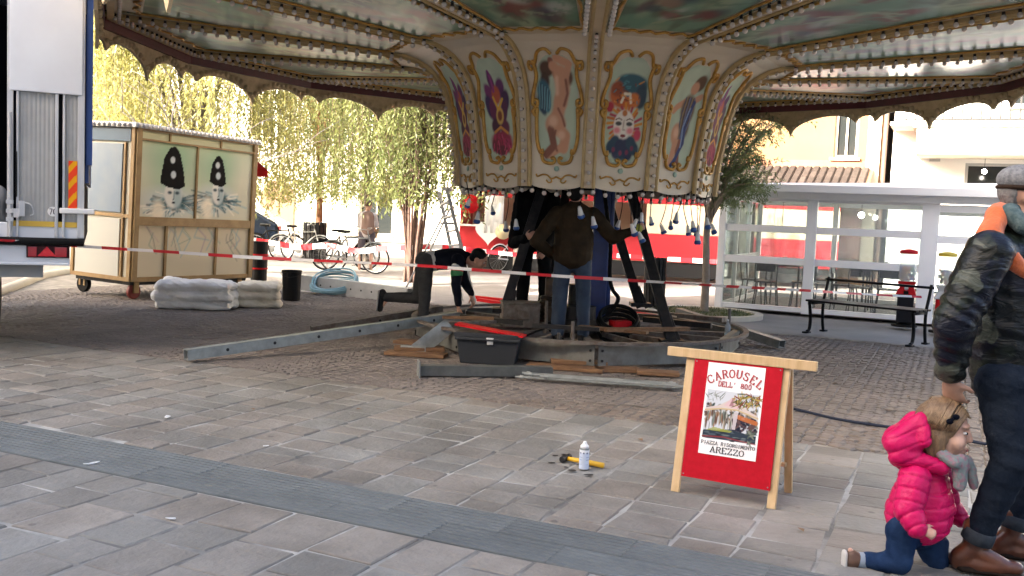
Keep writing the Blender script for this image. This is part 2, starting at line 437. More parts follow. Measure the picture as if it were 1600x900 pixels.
for i, (a, b, an) in enumerate(cl):
    k = rnd.randrange(6); z = rnd.uniform(-.007, .002)
    if i < 300:
        o = link('cobble', cob_me[k], cobg); o.location = uw(a, b, z); o.rotation_euler = (rnd.gauss(0, .03), rnd.gauss(0, .03), U_ANG + an)
    else:
        Rz = Matrix.Rotation(U_ANG + an, 3, 'Z'); c0 = uw(a, b, z)
        rest.add([c0 + Rz @ v for v in cob_v[k]], cob_f[k][:5])
m_cob2 = mat('worn cobbles', (.138, .116, .10), (.22, .188, .165), rough=.8, scale=1.7, detail=10, bump=.4, bscale=60, contrast=(.3, .7))
tag(rest.build('cobbles', m_cob2, cobg), kind='stuff')
# litter on the paving
m_lit = mat('paper scrap', (.7, .7, .68), rough=.8)
for i, (x, y, s_) in enumerate(((262, 652, .05), (141, 725, .045), (268, 811, .03), (417, 697, .02))):
    P = gnd(x, y, .004); b = MB(); q = [(rnd.uniform(.3, 1) * s_ * math.cos(a) * 1.4, rnd.uniform(.3, 1) * s_ * .5 * math.sin(a)) for a in np.linspace(0, 2 * PI, 8)[:-1]]
    b.prism(q, .004, lambda a, c, z: (a, c, z + abs(a) * .1)); o = b.build('paper_scrap', m_lit); o.location = P; o.rotation_euler = (0, 0, rnd.uniform(0, 3))
    tag(o, ('torn white paper scrap lying on the paving among the far pavers', 'white scrap lying on the ribbed slate strip', 'small white scrap on the near pavers below the strip', 'tiny white scrap on the paving above the strip')[i], 'litter', 'litter on the paving')
# ---------------------------------------------------------------- carousel
CC = Vector((.79, 11.15, 0)); NS = 14; DA = 2 * PI / NS; PH = -.05
car = thing('carousel', 'large carousel with cream painted centre column, scalloped canopy and steel base ring', 'carousel', CC)
cream = mat('cream gloss paint', (.70, .62, .48), (.60, .52, .39), rough=.38, scale=2.2, detail=6, contrast=(.3, .8))
cream2 = mat('cream moulding paint', (.62, .52, .37), (.54, .44, .30), rough=.4, scale=4)
gold = mat('gold paint', (.56, .32, .07), (.40, .20, .035), rough=.4, metal=.25, scale=14)
ochre = mat('ochre moulding', (.50, .36, .16), (.42, .29, .12), rough=.45, scale=8)
maroon = mat('maroon fascia', (.11, .012, .02), (.075, .01, .014), rough=.5, scale=5)
tan = mat('tan scalloped board', (.56, .43, .25), (.42, .32, .18), rough=.6, scale=9, bump=.3, bscale=25)
bulbm = mat('frosted bulb glass', (.60, .54, .48), rough=.2, coat=.2)
sockm = mat('bulb socket', (.05, .04, .035), rough=.5)
darkst = mat('dark painted steel', (.035, .035, .038), (.06, .057, .055), rough=.5, metal=.4, scale=12)
galv = mat('galvanised steel', (.33, .35, .34), (.23, .245, .235), rough=.5, metal=.55, scale=9, detail=6, bump=.1, bscale=20)
rust = mat('rusty grey steel', (.17, .155, .14), (.10, .075, .06), rough=.7, metal=.3, scale=14, detail=6, bump=.15)
PAINT = paint_mat('painted decoration', .6)
PAINTG = paint_mat('glossy painted ceiling', .28, coat=.25)
mirror = mat('green mirror foil', (.20, .30, .25), (.30, .38, .33), rough=.12, metal=.6, scale=5)

PROF = [(1.46, 1.80), (1.475, 2.0), (1.495, 2.2), (1.53, 2.39), (1.565, 2.58), (1.615, 2.76), (1.68, 2.89), (1.77, 3.0), (1.86, 3.075), (1.97, 3.135), (2.12, 3.18)]
def prof_r(z):
    for (r0, z0), (r1, z1) in zip(PROF[:-1], PROF[1:]):
        if z <= z1: return r0 + (r1 - r0) * (z - z0) / (z1 - z0)
    return PROF[-1][0]
def ang(k): return -PI / 2 + PH + k * DA
def pol(r, a, z): return Vector((r * math.cos(a), r * math.sin(a), z))
R_OUT = 5.30; Z_IN, Z_OUT = 3.19, 3.40
def facep(k, s, z, off=0.0, r=None):
    "point on column face k (between seams k and k+1), s 0..1 across"
    r = prof_r(z) if r is None else r
    p = pol(r, ang(k), z).lerp(pol(r, ang(k + 1), z), s)
    n_ = pol(1, ang(k + .5), 0); return p + n_ * off

# --- medallion pictures (generic fair-ground figures)
TEAL = srgb(186, 203, 180); SKIN = srgb(206, 152, 122); SK2 = srgb(140, 84, 70); SKL = srgb(228, 186, 158)
def pic(kind):
    p = Paint(54, 116, TEAL, asp=2.0); p.noise(kind, .08, 7); C = lambda *c: srgb(*c); r = np.random.default_rng(kind + 40)
    if kind == 0:      # masked figure in purple plumes
        for x, y, rx, ry, a, c_ in ((.40, .78, .09, .10, .1, (96, 22, 96)), (.28, .68, .12, .10, .5, (120, 40, 110)), (.62, .72, .13, .10, -.4, (92, 26, 100)), (.74, .60, .13, .11, -.2, (60, 22, 80)), (.24, .55, .12, .12, .3, (52, 26, 90)), (.48, .66, .13, .09, 0, (190, 84, 60)), (.36, .50, .12, .12, .3, (110, 28, 84)), (.66, .48, .12, .13, -.3, (84, 20, 76)), (.40, .36, .15, .08, 0, (70, 20, 60)), (.68, .34, .15, .08, 0, (96, 22, 70)), (.55, .22, .34, .09, 0, (150, 24, 70)), (.35, .17, .15, .07, .3, (120, 18, 56)), (.74, .17, .15, .07, -.3, (170, 40, 90)), (.55, .12, .2, .05, 0, (96, 14, 50))): p.ell(x, y, rx, ry, C(*c_), rot=a, soft=.35)
        p.ell(.54, .46, .12, .085, C(222, 180, 96), soft=.25); p.ell(.54, .46, .07, .05, C(130, 60, 40), soft=.4); p.line([(.38, .64), (.5, .52), (.66, .62)], .03, C(228, 176, 60)); p.line([(.4, .88), (.42, .7)], .035, C(150, 50, 130)); p.line([(.34, .30), (.54, .35), (.76, .29)], .03, C(224, 150, 70))
        for _ in range(40): x, y = r.uniform(.25, .85), r.uniform(.1, .28); p.line([(x, y), (x + r.uniform(-.05, .05), y - r.uniform(.02, .05))], .014, C(*[(214, 80, 120), (90, 10, 50), (190, 40, 90)][r.integers(3)]), soft=.8)
    elif kind == 1:    # bather with a blue cloth
        p.ell(.30, .88, .16, .07, C(74, 42, 34), soft=.4); p.ell(.24, .78, .10, .08, C(60, 34, 30), soft=.5); p.ell(.76, .80, .10, .07, C(92, 56, 46), soft=.5)
        p.line([(.70, .80), (.78, .92), (.52, .97)], .075, SKIN); p.line([(.48, .82), (.40, .95)], .06, SK2); p.ell(.45, .90, .10, .045, SKIN, soft=.3)
        p.line([(.58, .84), (.64, .70), (.58, .58)], .17, SKIN); p.line([(.58, .60), (.52, .48), (.45, .40)], .16, SKIN); p.ell(.46, .37, .25, .11, SKIN, soft=.25); p.line([(.46, .36), (.70, .26), (.66, .15)], .13, SKIN); p.line([(.64, .16), (.30, .08)], .085, SKIN); p.line([(.34, .32), (.42, .17), (.22, .08)], .09, SK2)
        p.line([(.70, .78), (.74, .66), (.66, .55)], .035, SK2, soft=1); p.line([(.52, .52), (.62, .44), (.68, .36)], .03, SK2, soft=1); p.line([(.46, .31), (.40, .22), (.50, .12)], .03, SK2, soft=1); p.line([(.50, .80), (.50, .66)], .05, SKL, soft=1.2); p.ell(.40, .40, .10, .05, SKL, soft=.9); p.ell(.60, .27, .09, .04, SKL, soft=.9)
        p.ell(.20, .66, .15, .13, C(34, 98, 120), rot=.2, soft=.35); p.ell(.14, .55, .09, .10, C(22, 66, 92), rot=.4, soft=.35); p.ell(.28, .56, .07, .08, C(48, 120, 140), soft=.4)
        for i in range(9): p.line([(.10 + .03 * i, .76 - .01 * i), (.08 + .028 * i, .50 + .01 * (i % 3))], .012, C(*[(120, 176, 186), (16, 50, 76)][i % 2]), soft=.9)
    elif kind == 2:    # white carnival mask
        p.ell(.42, .66, .34, .12, C(196, 96, 44), soft=.3); p.ell(.58, .77, .36, .09, C(34, 92, 108), rot=-.1, soft=.25); p.ell(.82, .66, .13, .12, C(16, 58, 80), soft=.3); p.ell(.25, .72, .14, .07, C(150, 66, 40), soft=.4); p.ell(.66, .62, .14, .07, C(214, 116, 50), soft=.4); p.ell(.12, .55, .10, .05, C(186, 36, 66), soft=.4)
        for i in range(26):
            t = i / 26 * 2 * PI; p.line([(.5 + .2 * math.cos(t), .38 + .12 * math.sin(t)), (.5 + r.uniform(.34, .44) * math.cos(t + .15), .38 + r.uniform(.17, .22) * math.sin(t + .15))], .03, C(*[(222, 142, 44), (176, 52, 80), (206, 104, 40)][i % 3]), soft=.6)
        p.line([(.38, .60), (.44, .68), (.56, .68), (.60, .60)], .03, C(236, 224, 200)); p.ell(.84, .30, .09, .06, C(206, 62, 96), soft=.5)
        p.ell(.49, .375, .25, .155, C(238, 230, 218), soft=.1); p.ell(.49, .50, .06, .03, C(196, 116, 60), soft=.4); p.ell(.36, .40, .075, .02, C(60, 62, 66), soft=.4); p.ell(.62, .40, .075, .02, C(60, 62, 66), soft=.4); p.line([(.28, .435), (.36, .45), (.44, .435)], .012, C(120, 90, 80)); p.line([(.54, .435), (.62, .45), (.70, .435)], .012, C(120, 90, 80))
        p.ell(.33, .335, .08, .03, C(232, 138, 146), soft=.9); p.ell(.65, .335, .08, .03, C(232, 138, 146), soft=.9); p.line([(.49, .43), (.47, .345), (.52, .34)], .018, C(196, 178, 166)); p.ell(.49, .285, .065, .016, C(126, 22, 36), soft=.3)
        for x, y in ((.22, .18), (.36, .13), (.50, .12), (.64, .12), (.78, .17), (.30, .22), (.44, .19), (.58, .19), (.70, .22)): p.ell(x, y, .12, .07, C(14, 66, 92) if int(x * 50) % 2 else C(18, 42, 84), rot=(x - .5) * 2, soft=.35)
        for x, y in ((.28, .15), (.46, .12), (.62, .13), (.74, .17)): p.ell(x, y, .04, .025, C(128, 40, 84), soft=.5)
        for _ in range(30): x, y = r.uniform(.2, .8), r.uniform(.58, .84); p.line([(x, y), (x + r.uniform(-.12, .12), y + r.uniform(-.03, .03))], .014, C(*[(226, 150, 70), (120, 50, 30), (70, 140, 150), (24, 60, 80)][r.integers(4)]), soft=.9)
    else:              # cherub with a blue sash
        p.ell(.72, .84, .16, .075, C(92, 62, 44), soft=.3); p.ell(.62, .79, .12, .06, SKIN, soft=.3); p.line([(.52, .68), (.22, .60), (.14, .56)], .07, SKIN); p.line([(.74, .68), (.90, .72)], .07, SKIN)
        p.ell(.58, .58, .22, .15, C(120, 96, 76), soft=.3); p.ell(.36, .34, .18, .11, SKIN, soft=.3); p.ell(.56, .42, .17, .12, C(104, 84, 72), soft=.4); p.line([(.36, .34), (.34, .18), (.26, .04)], .09, SKIN); p.line([(.56, .34), (.48, .18), (.50, .05)], .08, SK2)
        for i in range(8): p.line([(.46 + .04 * i, .70), (.40 + .045 * i, .48), (.44 + .02 * i, .30)], .014, C(*[(40, 60, 104), (150, 130, 100), (60, 44, 60), (92, 116, 160)][i % 4]), soft=.7)
        p.line([(.74, .66), (.58, .46), (.62, .26), (.44, .10), (.30, .03)], .05, C(36, 62, 120)); p.line([(.66, .60), (.54, .42), (.56, .22)], .022, C(132, 158, 196)); p.ell(.34, .36, .08, .05, SKL, soft=.9)
    p.c = p.c * .86 + np.array(srgb(170, 160, 140)) * .14
    return p.mask_ell(3.0)
PICS = [pic(i) for i in range(4)]
MEDX = (.19, .81); MEDZ = (2.01, 3.04)
def scroll_frame(k, parent):
    "gilded C-scrolls round the medallion"
    b = MB()
    def P(x, y): return facep(k, x, 1.8 + (3.12 - 1.8) * y, .012)
    def sc(pts, r=.018): b.tube(spline([P(x, y) for x, y in pts], 5), r, 6)
    for sgn in (-1, 1):
        m_ = lambda x: .5 + sgn * (x - .5)
        sc([(m_(.54), .94), (m_(.60), .97), (m_(.70), .95), (m_(.77), .88), (m_(.84), .89), (m_(.85), .85), (m_(.81), .84)])
        sc([(m_(.79), .90), (m_(.775), .80), (m_(.84), .68), (m_(.86), .60), (m_(.80), .585), (m_(.79), .62), (m_(.83), .63)], .02)
        sc([(m_(.82), .51), (m_(.86), .545), (m_(.80), .565), (m_(.81), .48), (m_(.81), .34), (m_(.77), .25), (m_(.73), .235), (m_(.74), .265)], .02)
        sc([(m_(.74), .22), (m_(.70), .17), (m_(.58), .155), (m_(.53), .175), (m_(.55), .20), (m_(.59), .19)])
        sc([(m_(.50), .055), (m_(.58), .04), (m_(.64), .065), (m_(.72), .07), (m_(.80), .055), (m_(.82), .075)], .009)
        sc([(m_(.60), .05), (m_(.57), .02), (m_(.62), .01), (m_(.66), .03)], .008)
    return b.build('gilded_scroll', gold, parent, smooth=True)
embl = mat('pale green emblem', (.30, .42, .32), rough=.4)
NB = 8
for k in range(NS):
    b = MB(); nx = 14; ny = len(PROF)
    vs = []
    zs = [z for r, z in PROF]
    for j, z in enumerate(zs):
        for i in range(nx + 1):
            s = i / nx
            zz = z if j else 1.80 - .055 * math.sin(PI * s) ** .8 + .03 * (abs(2 * s - 1) ** 6)
            vs.append(facep(k, s, max(zz, 1.80), 0, None) + Vector((0, 0, zz - max(zz, 1.80))))
    n0 = len(vs); nrm = pol(1, ang(k + .5), 0)
    vs += [Vector(v) - nrm * .02 for v in vs]
    fs = [(j * (nx + 1) + i, j * (nx + 1) + i + 1, (j + 1) * (nx + 1) + i + 1, (j + 1) * (nx + 1) + i) for j in range(ny - 1) for i in range(nx)]
    fs += [tuple(n0 + q for q in reversed(f)) for f in fs]
    fs += [(i + 1, i, n0 + i, n0 + i + 1) for i in range(nx)]
    b.add(vs, fs); pn = b.build('column_panel', cream, car)
    if k in (0, 1, 2, 3, 10, 11, 12, 13):
        kind = {11: 0, 12: 3, 13: 1, 0: 2, 1: 3, 2: 0, 10: 2, 3: 1}[k]
        if k == 12: kind = 0
        z0, z1 = MEDZ
        PICS[kind].build('painted_medallion', lambda x, y: facep(k, MEDX[0] + (MEDX[1] - MEDX[0]) * x, z0 + (z1 - z0) * y, .004), PAINT, pn)
        scroll_frame(k, pn)
        b = MB(); c0 = facep(k, .5, 1.955, .004)
        t_ = (facep(k, 1, 1.95) - facep(k, 0, 1.95)).normalized()
        b.lathe([(.028, 0), (.028, .006), (.018, .012), (0, .013)], 12, c0, X=Matrix((t_, Vector((0, 0, 1)), nrm)).transposed()); b.build('emblem', embl, pn)

# --- ribs on the seams, running on as rafters to the rim
def rib_path(k):
    pts = [pol(r + .012, ang(k), z) for r, z in PROF]
    pts[0].z -= .03
    return pts + [pol(2.4, ang(k), 3.20), pol(3.4, ang(k), 3.265), pol(4.4, ang(k), 3.33), pol(R_OUT - .05, ang(k), Z_OUT - .01)]
def sweep(pts, prof, side):
    "profile (across, out) swept along pts; out = away from the surface"
    vs, fs = [], []; N = len(pts); n = len(prof)
    for i, p in enumerate(pts):
        t = (pts[min(i + 1, N - 1)] - pts[max(i - 1, 0)]).normalized(); o = t.cross(side) * -1
        vs += [p + side * a + o * d for a, d in prof]
    fs = [(i * n + j, i * n + (j + 1) % n, (i + 1) * n + (j + 1) % n, (i + 1) * n + j) for i in range(N - 1) for j in range(n)]
    fs += [tuple(range(n)), tuple(reversed(range((N - 1) * n, N * n)))]
    return vs, fs
bulbs = []
for k in range(NS):
    a = ang(k); side = Vector((-math.sin(a), math.cos(a), 0)); pts = rib_path(k)
    t0 = (pts[1] - pts[0]).normalized(); outv = pol(1, a, 0)
    sgn = 1 if (t0.cross(side) * -1).dot(outv) > 0 else -1
    b = MB(); vs, fs = sweep(pts, [(-.06, -.02), (-.06, sgn * .012), (.06, sgn * .012), (.06, -.02)], side); b.add(vs, fs)
    rb = b.build('rib', cream2, car)
    for sg in (-1, 1):
        b = MB(); vs, fs = sweep(pts, [(sg * .056 - .018, -.01), (sg * .056 - .018, sgn * .022), (sg * .056, sgn * .034), (sg * .056 + .018, sgn * .022), (sg * .056 + .018, -.01)], side); b.add(vs, fs); b.build('gilt_edge', ochre, rb)
    # bulbs: one row up the column, two rows beside the rafter
    L = 0; nxt = .05
    for p, q in zip(pts[:-1], pts[1:]):
        d = (q - p).length; t = (q - p) / d; o = t.cross(side) * -sgn
        while nxt <= L + d:
            c = p + t * (nxt - L); onrib = nxt < 1.75
            if onrib: bulbs.append((c + o * (-.018 if False else .03), o, .021))
            else:
                for sg in (-1, 1): bulbs.append((c + side * (sg * .112) + o * .03, o, .024))
            nxt += .104 if onrib else .125
        L += d
# make sure bulbs stand off the visible (camera) side: below rafters, outward on the column
fixed = []
for c, o, r in bulbs:
    if c.z > 3.15 and o.z > 0: c = c - o * .06; o = -o
    elif c.z <= 3.15 and o.x * c.x + o.y * c.y < 0: c = c - o * .06; o = -o
    fixed.append((c, o, r))
bulbs = fixed
# fringe of bulbs under the scalloped hem of the column
for k in range(NS):
    for i in range(5):
        s = (i + .5) / 5; z = 1.80 - .055 * math.sin(PI * s) ** .8 - .03
        bulbs.append((facep(k, s, 1.80, -.03) + Vector((0, 0, z - 1.80)), Vector((0, 0, -1)), .024))

# --- painted ceiling panels between the rafters
def ceilp(k, s, t, off=0.0):
    r = 2.08 + (R_OUT - .1 - 2.08) * t; z = 3.176 + (Z_OUT - 3.176) * t
    return pol(r, ang(k), z).lerp(pol(r, ang(k + 1), z), s) - Vector((0, 0, off))
TG = (srgb(92, 132, 108), srgb(112, 150, 126), srgb(156, 172, 142), srgb(84, 100, 84))
def ceil_pic(seed):
    r = np.random.default_rng(seed); p = Paint(34, 64, TG[seed % 2], asp=1.6)
    p.noise(seed, .8, 5, TG[2]); p.noise(seed + 9, .7, 9, TG[3])
    for _ in range(16):
        x, y = r.uniform(.12, .88), r.uniform(.08, .92)
        c_ = [srgb(150, 110, 100), srgb(90, 60, 80), srgb(160, 140, 110), srgb(50, 70, 90), srgb(180, 190, 180), srgb(120, 50, 60)][r.integers(6)]
        p.ell(x, y, r.uniform(.05, .18), r.uniform(.03, .09), c_, rot=r.uniform(0, 3), soft=.7, k=.8)
    for _ in range(22):
        x, y = r.uniform(.1, .8), r.uniform(.1, .8); p.line([(x, y), (x + r.uniform(-.1, .2), y + r.uniform(-.1, .1)), (x + .2, y + r.uniform(-.1, .15))], .02, TG[r.integers(4)], k=.7)
    return p
CP = [ceil_pic(i + 3) for i in range(4)]
for k in range(NS):
    b = MB(); q = [ceilp(k, s, t) for t in (0, 1) for s in (0, 1)]; q2 = [v + Vector((0, 0, .02)) for v in q]
    b.add(q + q2, [(0, 2, 3, 1), (4, 5, 7, 6), (0, 1, 5, 4), (2, 6, 7, 3), (0, 4, 6, 2), (1, 3, 7, 5)]); cp = b.build('ceiling_panel', cream2, car)
    CP[k % 4].build('painted_scene', lambda x, y: ceilp(k, .15 + .70 * x, .10 + .80 * y, .005), PAINTG, cp)
    # strip of silvered foil along each rafter, behind the bulbs
    for s0, s1 in ((.075, .125), (.875, .925)):
        b = MB(); b.add([ceilp(k, s0 + (.06 * 0), .03, .004), ceilp(k, s1, .03, .004), ceilp(k, s1, .97, .004), ceilp(k, s0, .97, .004)], [(3, 2, 1, 0)]); b.build('mirror_strip', mirror, cp)
    # wavy gilt border
    b = MB(); loop = []
    cor = [(.13, .08), (.87, .08), (.87, .92), (.13, .92)]
    for i in range(4):
        (x0, y0), (x1, y1) = cor[i], cor[(i + 1) % 4]; n = 22
        for j in range(n):
            t = j / n; wv = .012 * math.sin(t * 2 * PI * 5) * (1 if i % 2 == 0 else .6)
            loop.append(ceilp(k, x0 + (x1 - x0) * t + (wv if i % 2 else 0), y0 + (y1 - y0) * t + (wv if i % 2 == 0 else 0), .012))
    b.tube(loop, .013, 6, closed=True); b.build('gilt_border', gold, cp, smooth=True)

# --- rim: maroon fascia with scalloped tan boards hanging from it
def scallop(s):
    "depth of the hem along one side: small arch at each corner, two large arches between"
    for lo, hi, big in ((-.07, .07, 0), (.07, .5, 1), (.5, .93, 1), (.93, 1.07, 0)):
        if lo <= s <= hi:
            t = (s - lo) / (hi - lo) * 2 - 1
            if not big: return .39 - .15 * math.sqrt(max(0, 1 - abs(t) ** 2.4))
            return .39 + .13 * (1 - abs(s - .5) / .43) - .215 * math.sqrt(max(0, 1 - abs(t) ** 2.2))
    return .3
for k in range(NS):
    A, B = pol(R_OUT, ang(k), 0), pol(R_OUT, ang(k + 1), 0); n_ = pol(1, ang(k + .5), 0)
    b = MB(); N = 60; top, th = Z_OUT + .10, .03
    zt = 3.14 + .24 + .14
    fr = [A.lerp(B, i / N) + Vector((0, 0, Z_OUT - .14)) for i in range(N + 1)]
    lo = [A.lerp(B, i / N) + Vector((0, 0, Z_OUT + .0 - scallop(i / N) - .02)) for i in range(N + 1)]
    vs = fr + lo + [v + n_ * th for v in fr] + [v + n_ * th for v in lo]; m1 = N + 1
    fs = []
    for i in range(N):
        fs += [(i, i + 1, m1 + i + 1, m1 + i), (2 * m1 + i + 1, 2 * m1 + i, 3 * m1 + i, 3 * m1 + i + 1), (m1 + i, m1 + i + 1, 3 * m1 + i + 1, 3 * m1 + i)]
    b.add(vs, fs); vb = b.build('scalloped_board', tan, car)
    # carved foliage relief standing on the board's inner face
    b = MB()
    for i in range(26):
        s = (i + .5) / 26; h = scallop(s); p = A.lerp(B, s) - n_ * .006; z = Z_OUT - .02 - h + .02 + rnd.uniform(.0, .03)
        vs_, fs_ = ellipsoid(p + Vector((0, 0, z + .02)), (.035, .035, rnd.uniform(.025, .045)), n=7, m=4); b.add(vs_, fs_)
    tag(b.build('carved_relief', tan, vb, smooth=True), kind='stuff')
    b = MB(); b.bar(A.lerp(B, .0) + Vector((0, 0, Z_OUT - .06)) - n_ * .02, A.lerp(B, 1) + Vector((0, 0, Z_OUT - .06)) - n_ * .02, .05, .19); b.build('maroon_fascia', maroon, car)
    b = MB(); b.bar(A + Vector((0, 0, Z_OUT - .04)) - n_ * .10, B + Vector((0, 0, Z_OUT - .04)) - n_ * .10, .07, .05); b.build('rim_moulding', ochre, car)
    b = MB(); b.bar(A + Vector((0, 0, Z_OUT + .22)) + n_ * .03, B + Vector((0, 0, Z_OUT + .22)) + n_ * .03, .05, .55); b.build('rounding_board', cream, car)
    # row of bulbs along the rim
    nb = 18
    for i in range(nb): bulbs.append((A.lerp(B, (i + .5) / nb) * .965 + Vector((0, 0, Z_OUT - .055)), Vector((0, 0, -1)), .022))
b = MB(); roof = [pol(R_OUT + .12, ang(k), Z_OUT + .5) for k in range(NS)]
b.add(roof + [pol(.3, ang(k), 5.2) for k in range(NS)], [(i, (i + 1) % NS, NS + (i + 1) % NS, NS + i) for i in range(NS)] + [tuple(range(NS, 2 * NS))]); b.build('canopy_roof', mat('canvas roof', (.5, .12, .1), (.42, .09, .08), scale=3), car)
# column core: deep shade under the drum put into its black colour
b = MB(); b.lathe([(1.40, 1.83), (1.40, 1.86), (.25, 1.95), (.25, 3.3)], 28); b.lathe([(1.42, 1.83), (1.44, 3.1)], 28); b.build('column_core', mat('painted shade plywood', (.02, .018, .016), rough=.8), car)

# --- bulbs as parts, nearest in view first
bm_ = MB(); vs_, fs_ = ellipsoid((0, 0, .016), (.024, .024, .025), n=10, m=7); bm_.add(vs_, fs_); bm_.lathe([(.014, -.03), (.016, -.004), (.012, 0)], 8, mi=1); bulb_me = bm_.mesh('bulb', [bulbm, sockm], True)
bulbs.sort(key=lambda q: (q[0] + CC - Vector((0, 0, CAM_H))).length + (0 if in_view(q[0] + CC, 5) else 100))
rest = MB()
for i, (c, o, r) in enumerate(bulbs):
    X = o.to_track_quat('Z', 'Y').to_matrix()
    if i < 300:
        q = link('bulb', bulb_me, car); q.location = c; q.rotation_euler = X.to_euler(); q.scale = (r / .024,) * 3
    else:
        vs2, fs2 = ellipsoid(c + o * .016, (r, r, r), n=8, m=5); rest.add(vs2, fs2)
        rest.lathe([(.014, -.03), (.016, -.004), (.010, 0)], 6, c, X=X, mi=1)
tag(rest.build('bulbs', [bulbm, sockm], car, smooth=True), kind='stuff')
# --- carousel undercarriage (positions relative to the carousel's centre)
def rel(v): return Vector(v) - CC
bluem = mat('blue enamel', (.02, .05, .20), (.015, .035, .13), rough=.35, scale=5)
blackr = mat('black rubber', (.018, .018, .018), rough=.55, bump=.1, bscale=60)
woodr = mat('weathered timber', (.24, .13, .06), (.13, .065, .03), rough=.8, scale=5, detail=6, bump=.3, bscale=20, stretch=(1, 8, 8), var=.2)
woody = mat('pale timber', (.62, .44, .24), (.52, .35, .17), rough=.55, scale=4, detail=5, stretch=(8, 8, 1.2))
redp = mat('red paint', (.50, .008, .014), (.42, .006, .010), rough=.5, scale=7, spec=.15)
b = MB(); RR = 1.94
ring = [pol(RR, 2 * PI * i / 64, .25) for i in range(64)]; ri = [pol(RR - .06, 2 * PI * i / 64, .25) for i in range(64)]
vs = ring + ri + [v + Vector((0, 0, .03)) for v in ring] + [v + Vector((0, 0, .03)) for v in ri]; n = 64; fs = []
for i in range(n):
    j = (i + 1) % n; fs += [(i, n + i, n + j, j), (2 * n + i, 2 * n + j, 3 * n + j, 3 * n + i), (i, j, 2 * n + j, 2 * n + i), (n + j, n + i, 3 * n + i, 3 * n + j)]
b.add(vs, fs); b.build('ring_rail', rust, car)
oct_ = [pol(1.90, -PI / 2 + .03 + i * PI / 4, 0) for i in range(8)]
for i in range(8):
    A, B = oct_[i], oct_[(i + 1) % 8]; d = (B - A).normalized(); nn = Vector((d.y, -d.x, 0))
    b = MB(); z = Vector((0, 0, .14))
    b.bar(A + z + d * .02, B + z - d * .02, .012, .2); b.bar(A + Vector((0, 0, .236)) + d * .02 - nn * .03, B + Vector((0, 0, .236)) - d * .02 - nn * .03, .07, .012); b.bar(A + Vector((0, 0, .046)) + d * .02 - nn * .03, B + Vector((0, 0, .046)) - d * .02 - nn * .03, .07, .012)
    o = b.build('perimeter_channel', mat('dirty galvanised steel', (.20, .205, .19), (.10, .09, .075), rough=.6, metal=.35, scale=5, detail=8, bump=.15, contrast=(.3, .7)), car)
    b = MB()
    for s in (.04, .96):
        for zz in (.09, .19): b.lathe([(.014, 0), (.014, .012), (0, .012)], 6, A.lerp(B, s) + Vector((0, 0, zz)) + nn * .006, X=Matrix((d, Vector((0, 0, 1)), nn)).transposed())
    tag(b.build('bolt', darkst, o), kind='stuff')
    b = MB(); b.bar(A * .10 + Vector((0, 0, .15)), A * .975 + Vector((0, 0, .15)), .08, .11); b.build('radial_beam', rust, car)
    b = MB(); M2 = (A + B) / 2; b.bar(M2 * .35 + Vector((0, 0, .19)), M2 * .99 + Vector((0, 0, .19)), .05, .05); b.build('cross_bar', rust, car)
    b = MB(); b.box(A * .93 + Vector((0, 0, -.03)), (.14, .14, .10), rz=math.atan2(A.y, A.x)); b.build('levelling_foot', woodr, car)
b = MB(); c0 = Vector((.22, .12, 0)); b.box(c0 + Vector((0, 0, 1.1)), (.19, .19, 1.9)); b.box(c0 + Vector((.12, -.05, 1.1)), (.05, .05, 1.7)); b.build('hydraulic_mast', bluem, car, bevel=.012)
b = MB(); b.lathe([(.42, .17), (.42, .27), (.2, .3), (.2, .45), (.13, .46), (.13, .7)], 20); b.build('turntable_hub', darkst, car)
# raking struts
for (x0, y0, Y0), (x1, y1, Y1) in (((787, 487, 11.0), (846, 298, 11.2)), ((1050, 537, 10.1), (985, 296, 11.0)), ((1000, 478, 12.3), (945, 300, 11.7)), ((845, 478, 12.4), (885, 300, 11.7))):
    p, q = rel(at(x0, y0, Y0)), rel(at(x1, y1, Y1)); b = MB(); b.bar(p, q, .11, .10, up=(0, 1, 0)); b.box(p + Vector((0, 0, .02)), (.26, .24, .05)); b.bar(p + Vector((.09, 0, -.02)), p.lerp(q, .18) + Vector((.05, 0, 0)), .05, .03, up=(0, 1, 0)); b.build('raking_strut', darkst, car, bevel=.006)
# machinery
b = MB(); P = rel(at(812, 492, 10.9)); b.box(P, (.42, .34, .26), rz=.1); b.box(P + Vector((0, 0, .14)), (.44, .36, .025), rz=.1); b.box(P + Vector((.05, -.18, .02)), (.14, .03, .1)); b.build('gear_box', rust, car, bevel=.01)
b = MB(); P = rel(at(857, 478, 11.1))
for i in range(6): b.lathe([(.11 - .01 * (i % 2), i * .05), (.12 - .012 * (i % 2), i * .05 + .03), (.09, i * .05 + .049)], 14, P + Vector((0, 0, -.18)))
b.box(P + Vector((.08, -.06, -.1)), (.2, .14, .2)); b.lathe([(.05, 0), (.05, .2), (.02, .24)], 10, P + Vector((0, 0, .12))); b.build('electric_motor', mat('oily brown metal', (.10, .065, .04), (.05, .035, .025), rough=.45, metal=.5, scale=12), car)
for (x, y0, y1, Y) in ((894, 565, 502, 9.5), (665, 498, 470, 11.3), (853, 520, 470, 10.4), (1139, 528, 482, 11.0), (872, 560, 520, 9.7)):
    b = MB(); p, q = rel(at(x, y0, Y)), rel(at(x + 1, y1, Y)); b.tube([p, q], .017, 8); b.lathe([(.032, 0), (.032, .03), (.02, .035)], 6, p); b.build('upright_pin', rust, car)
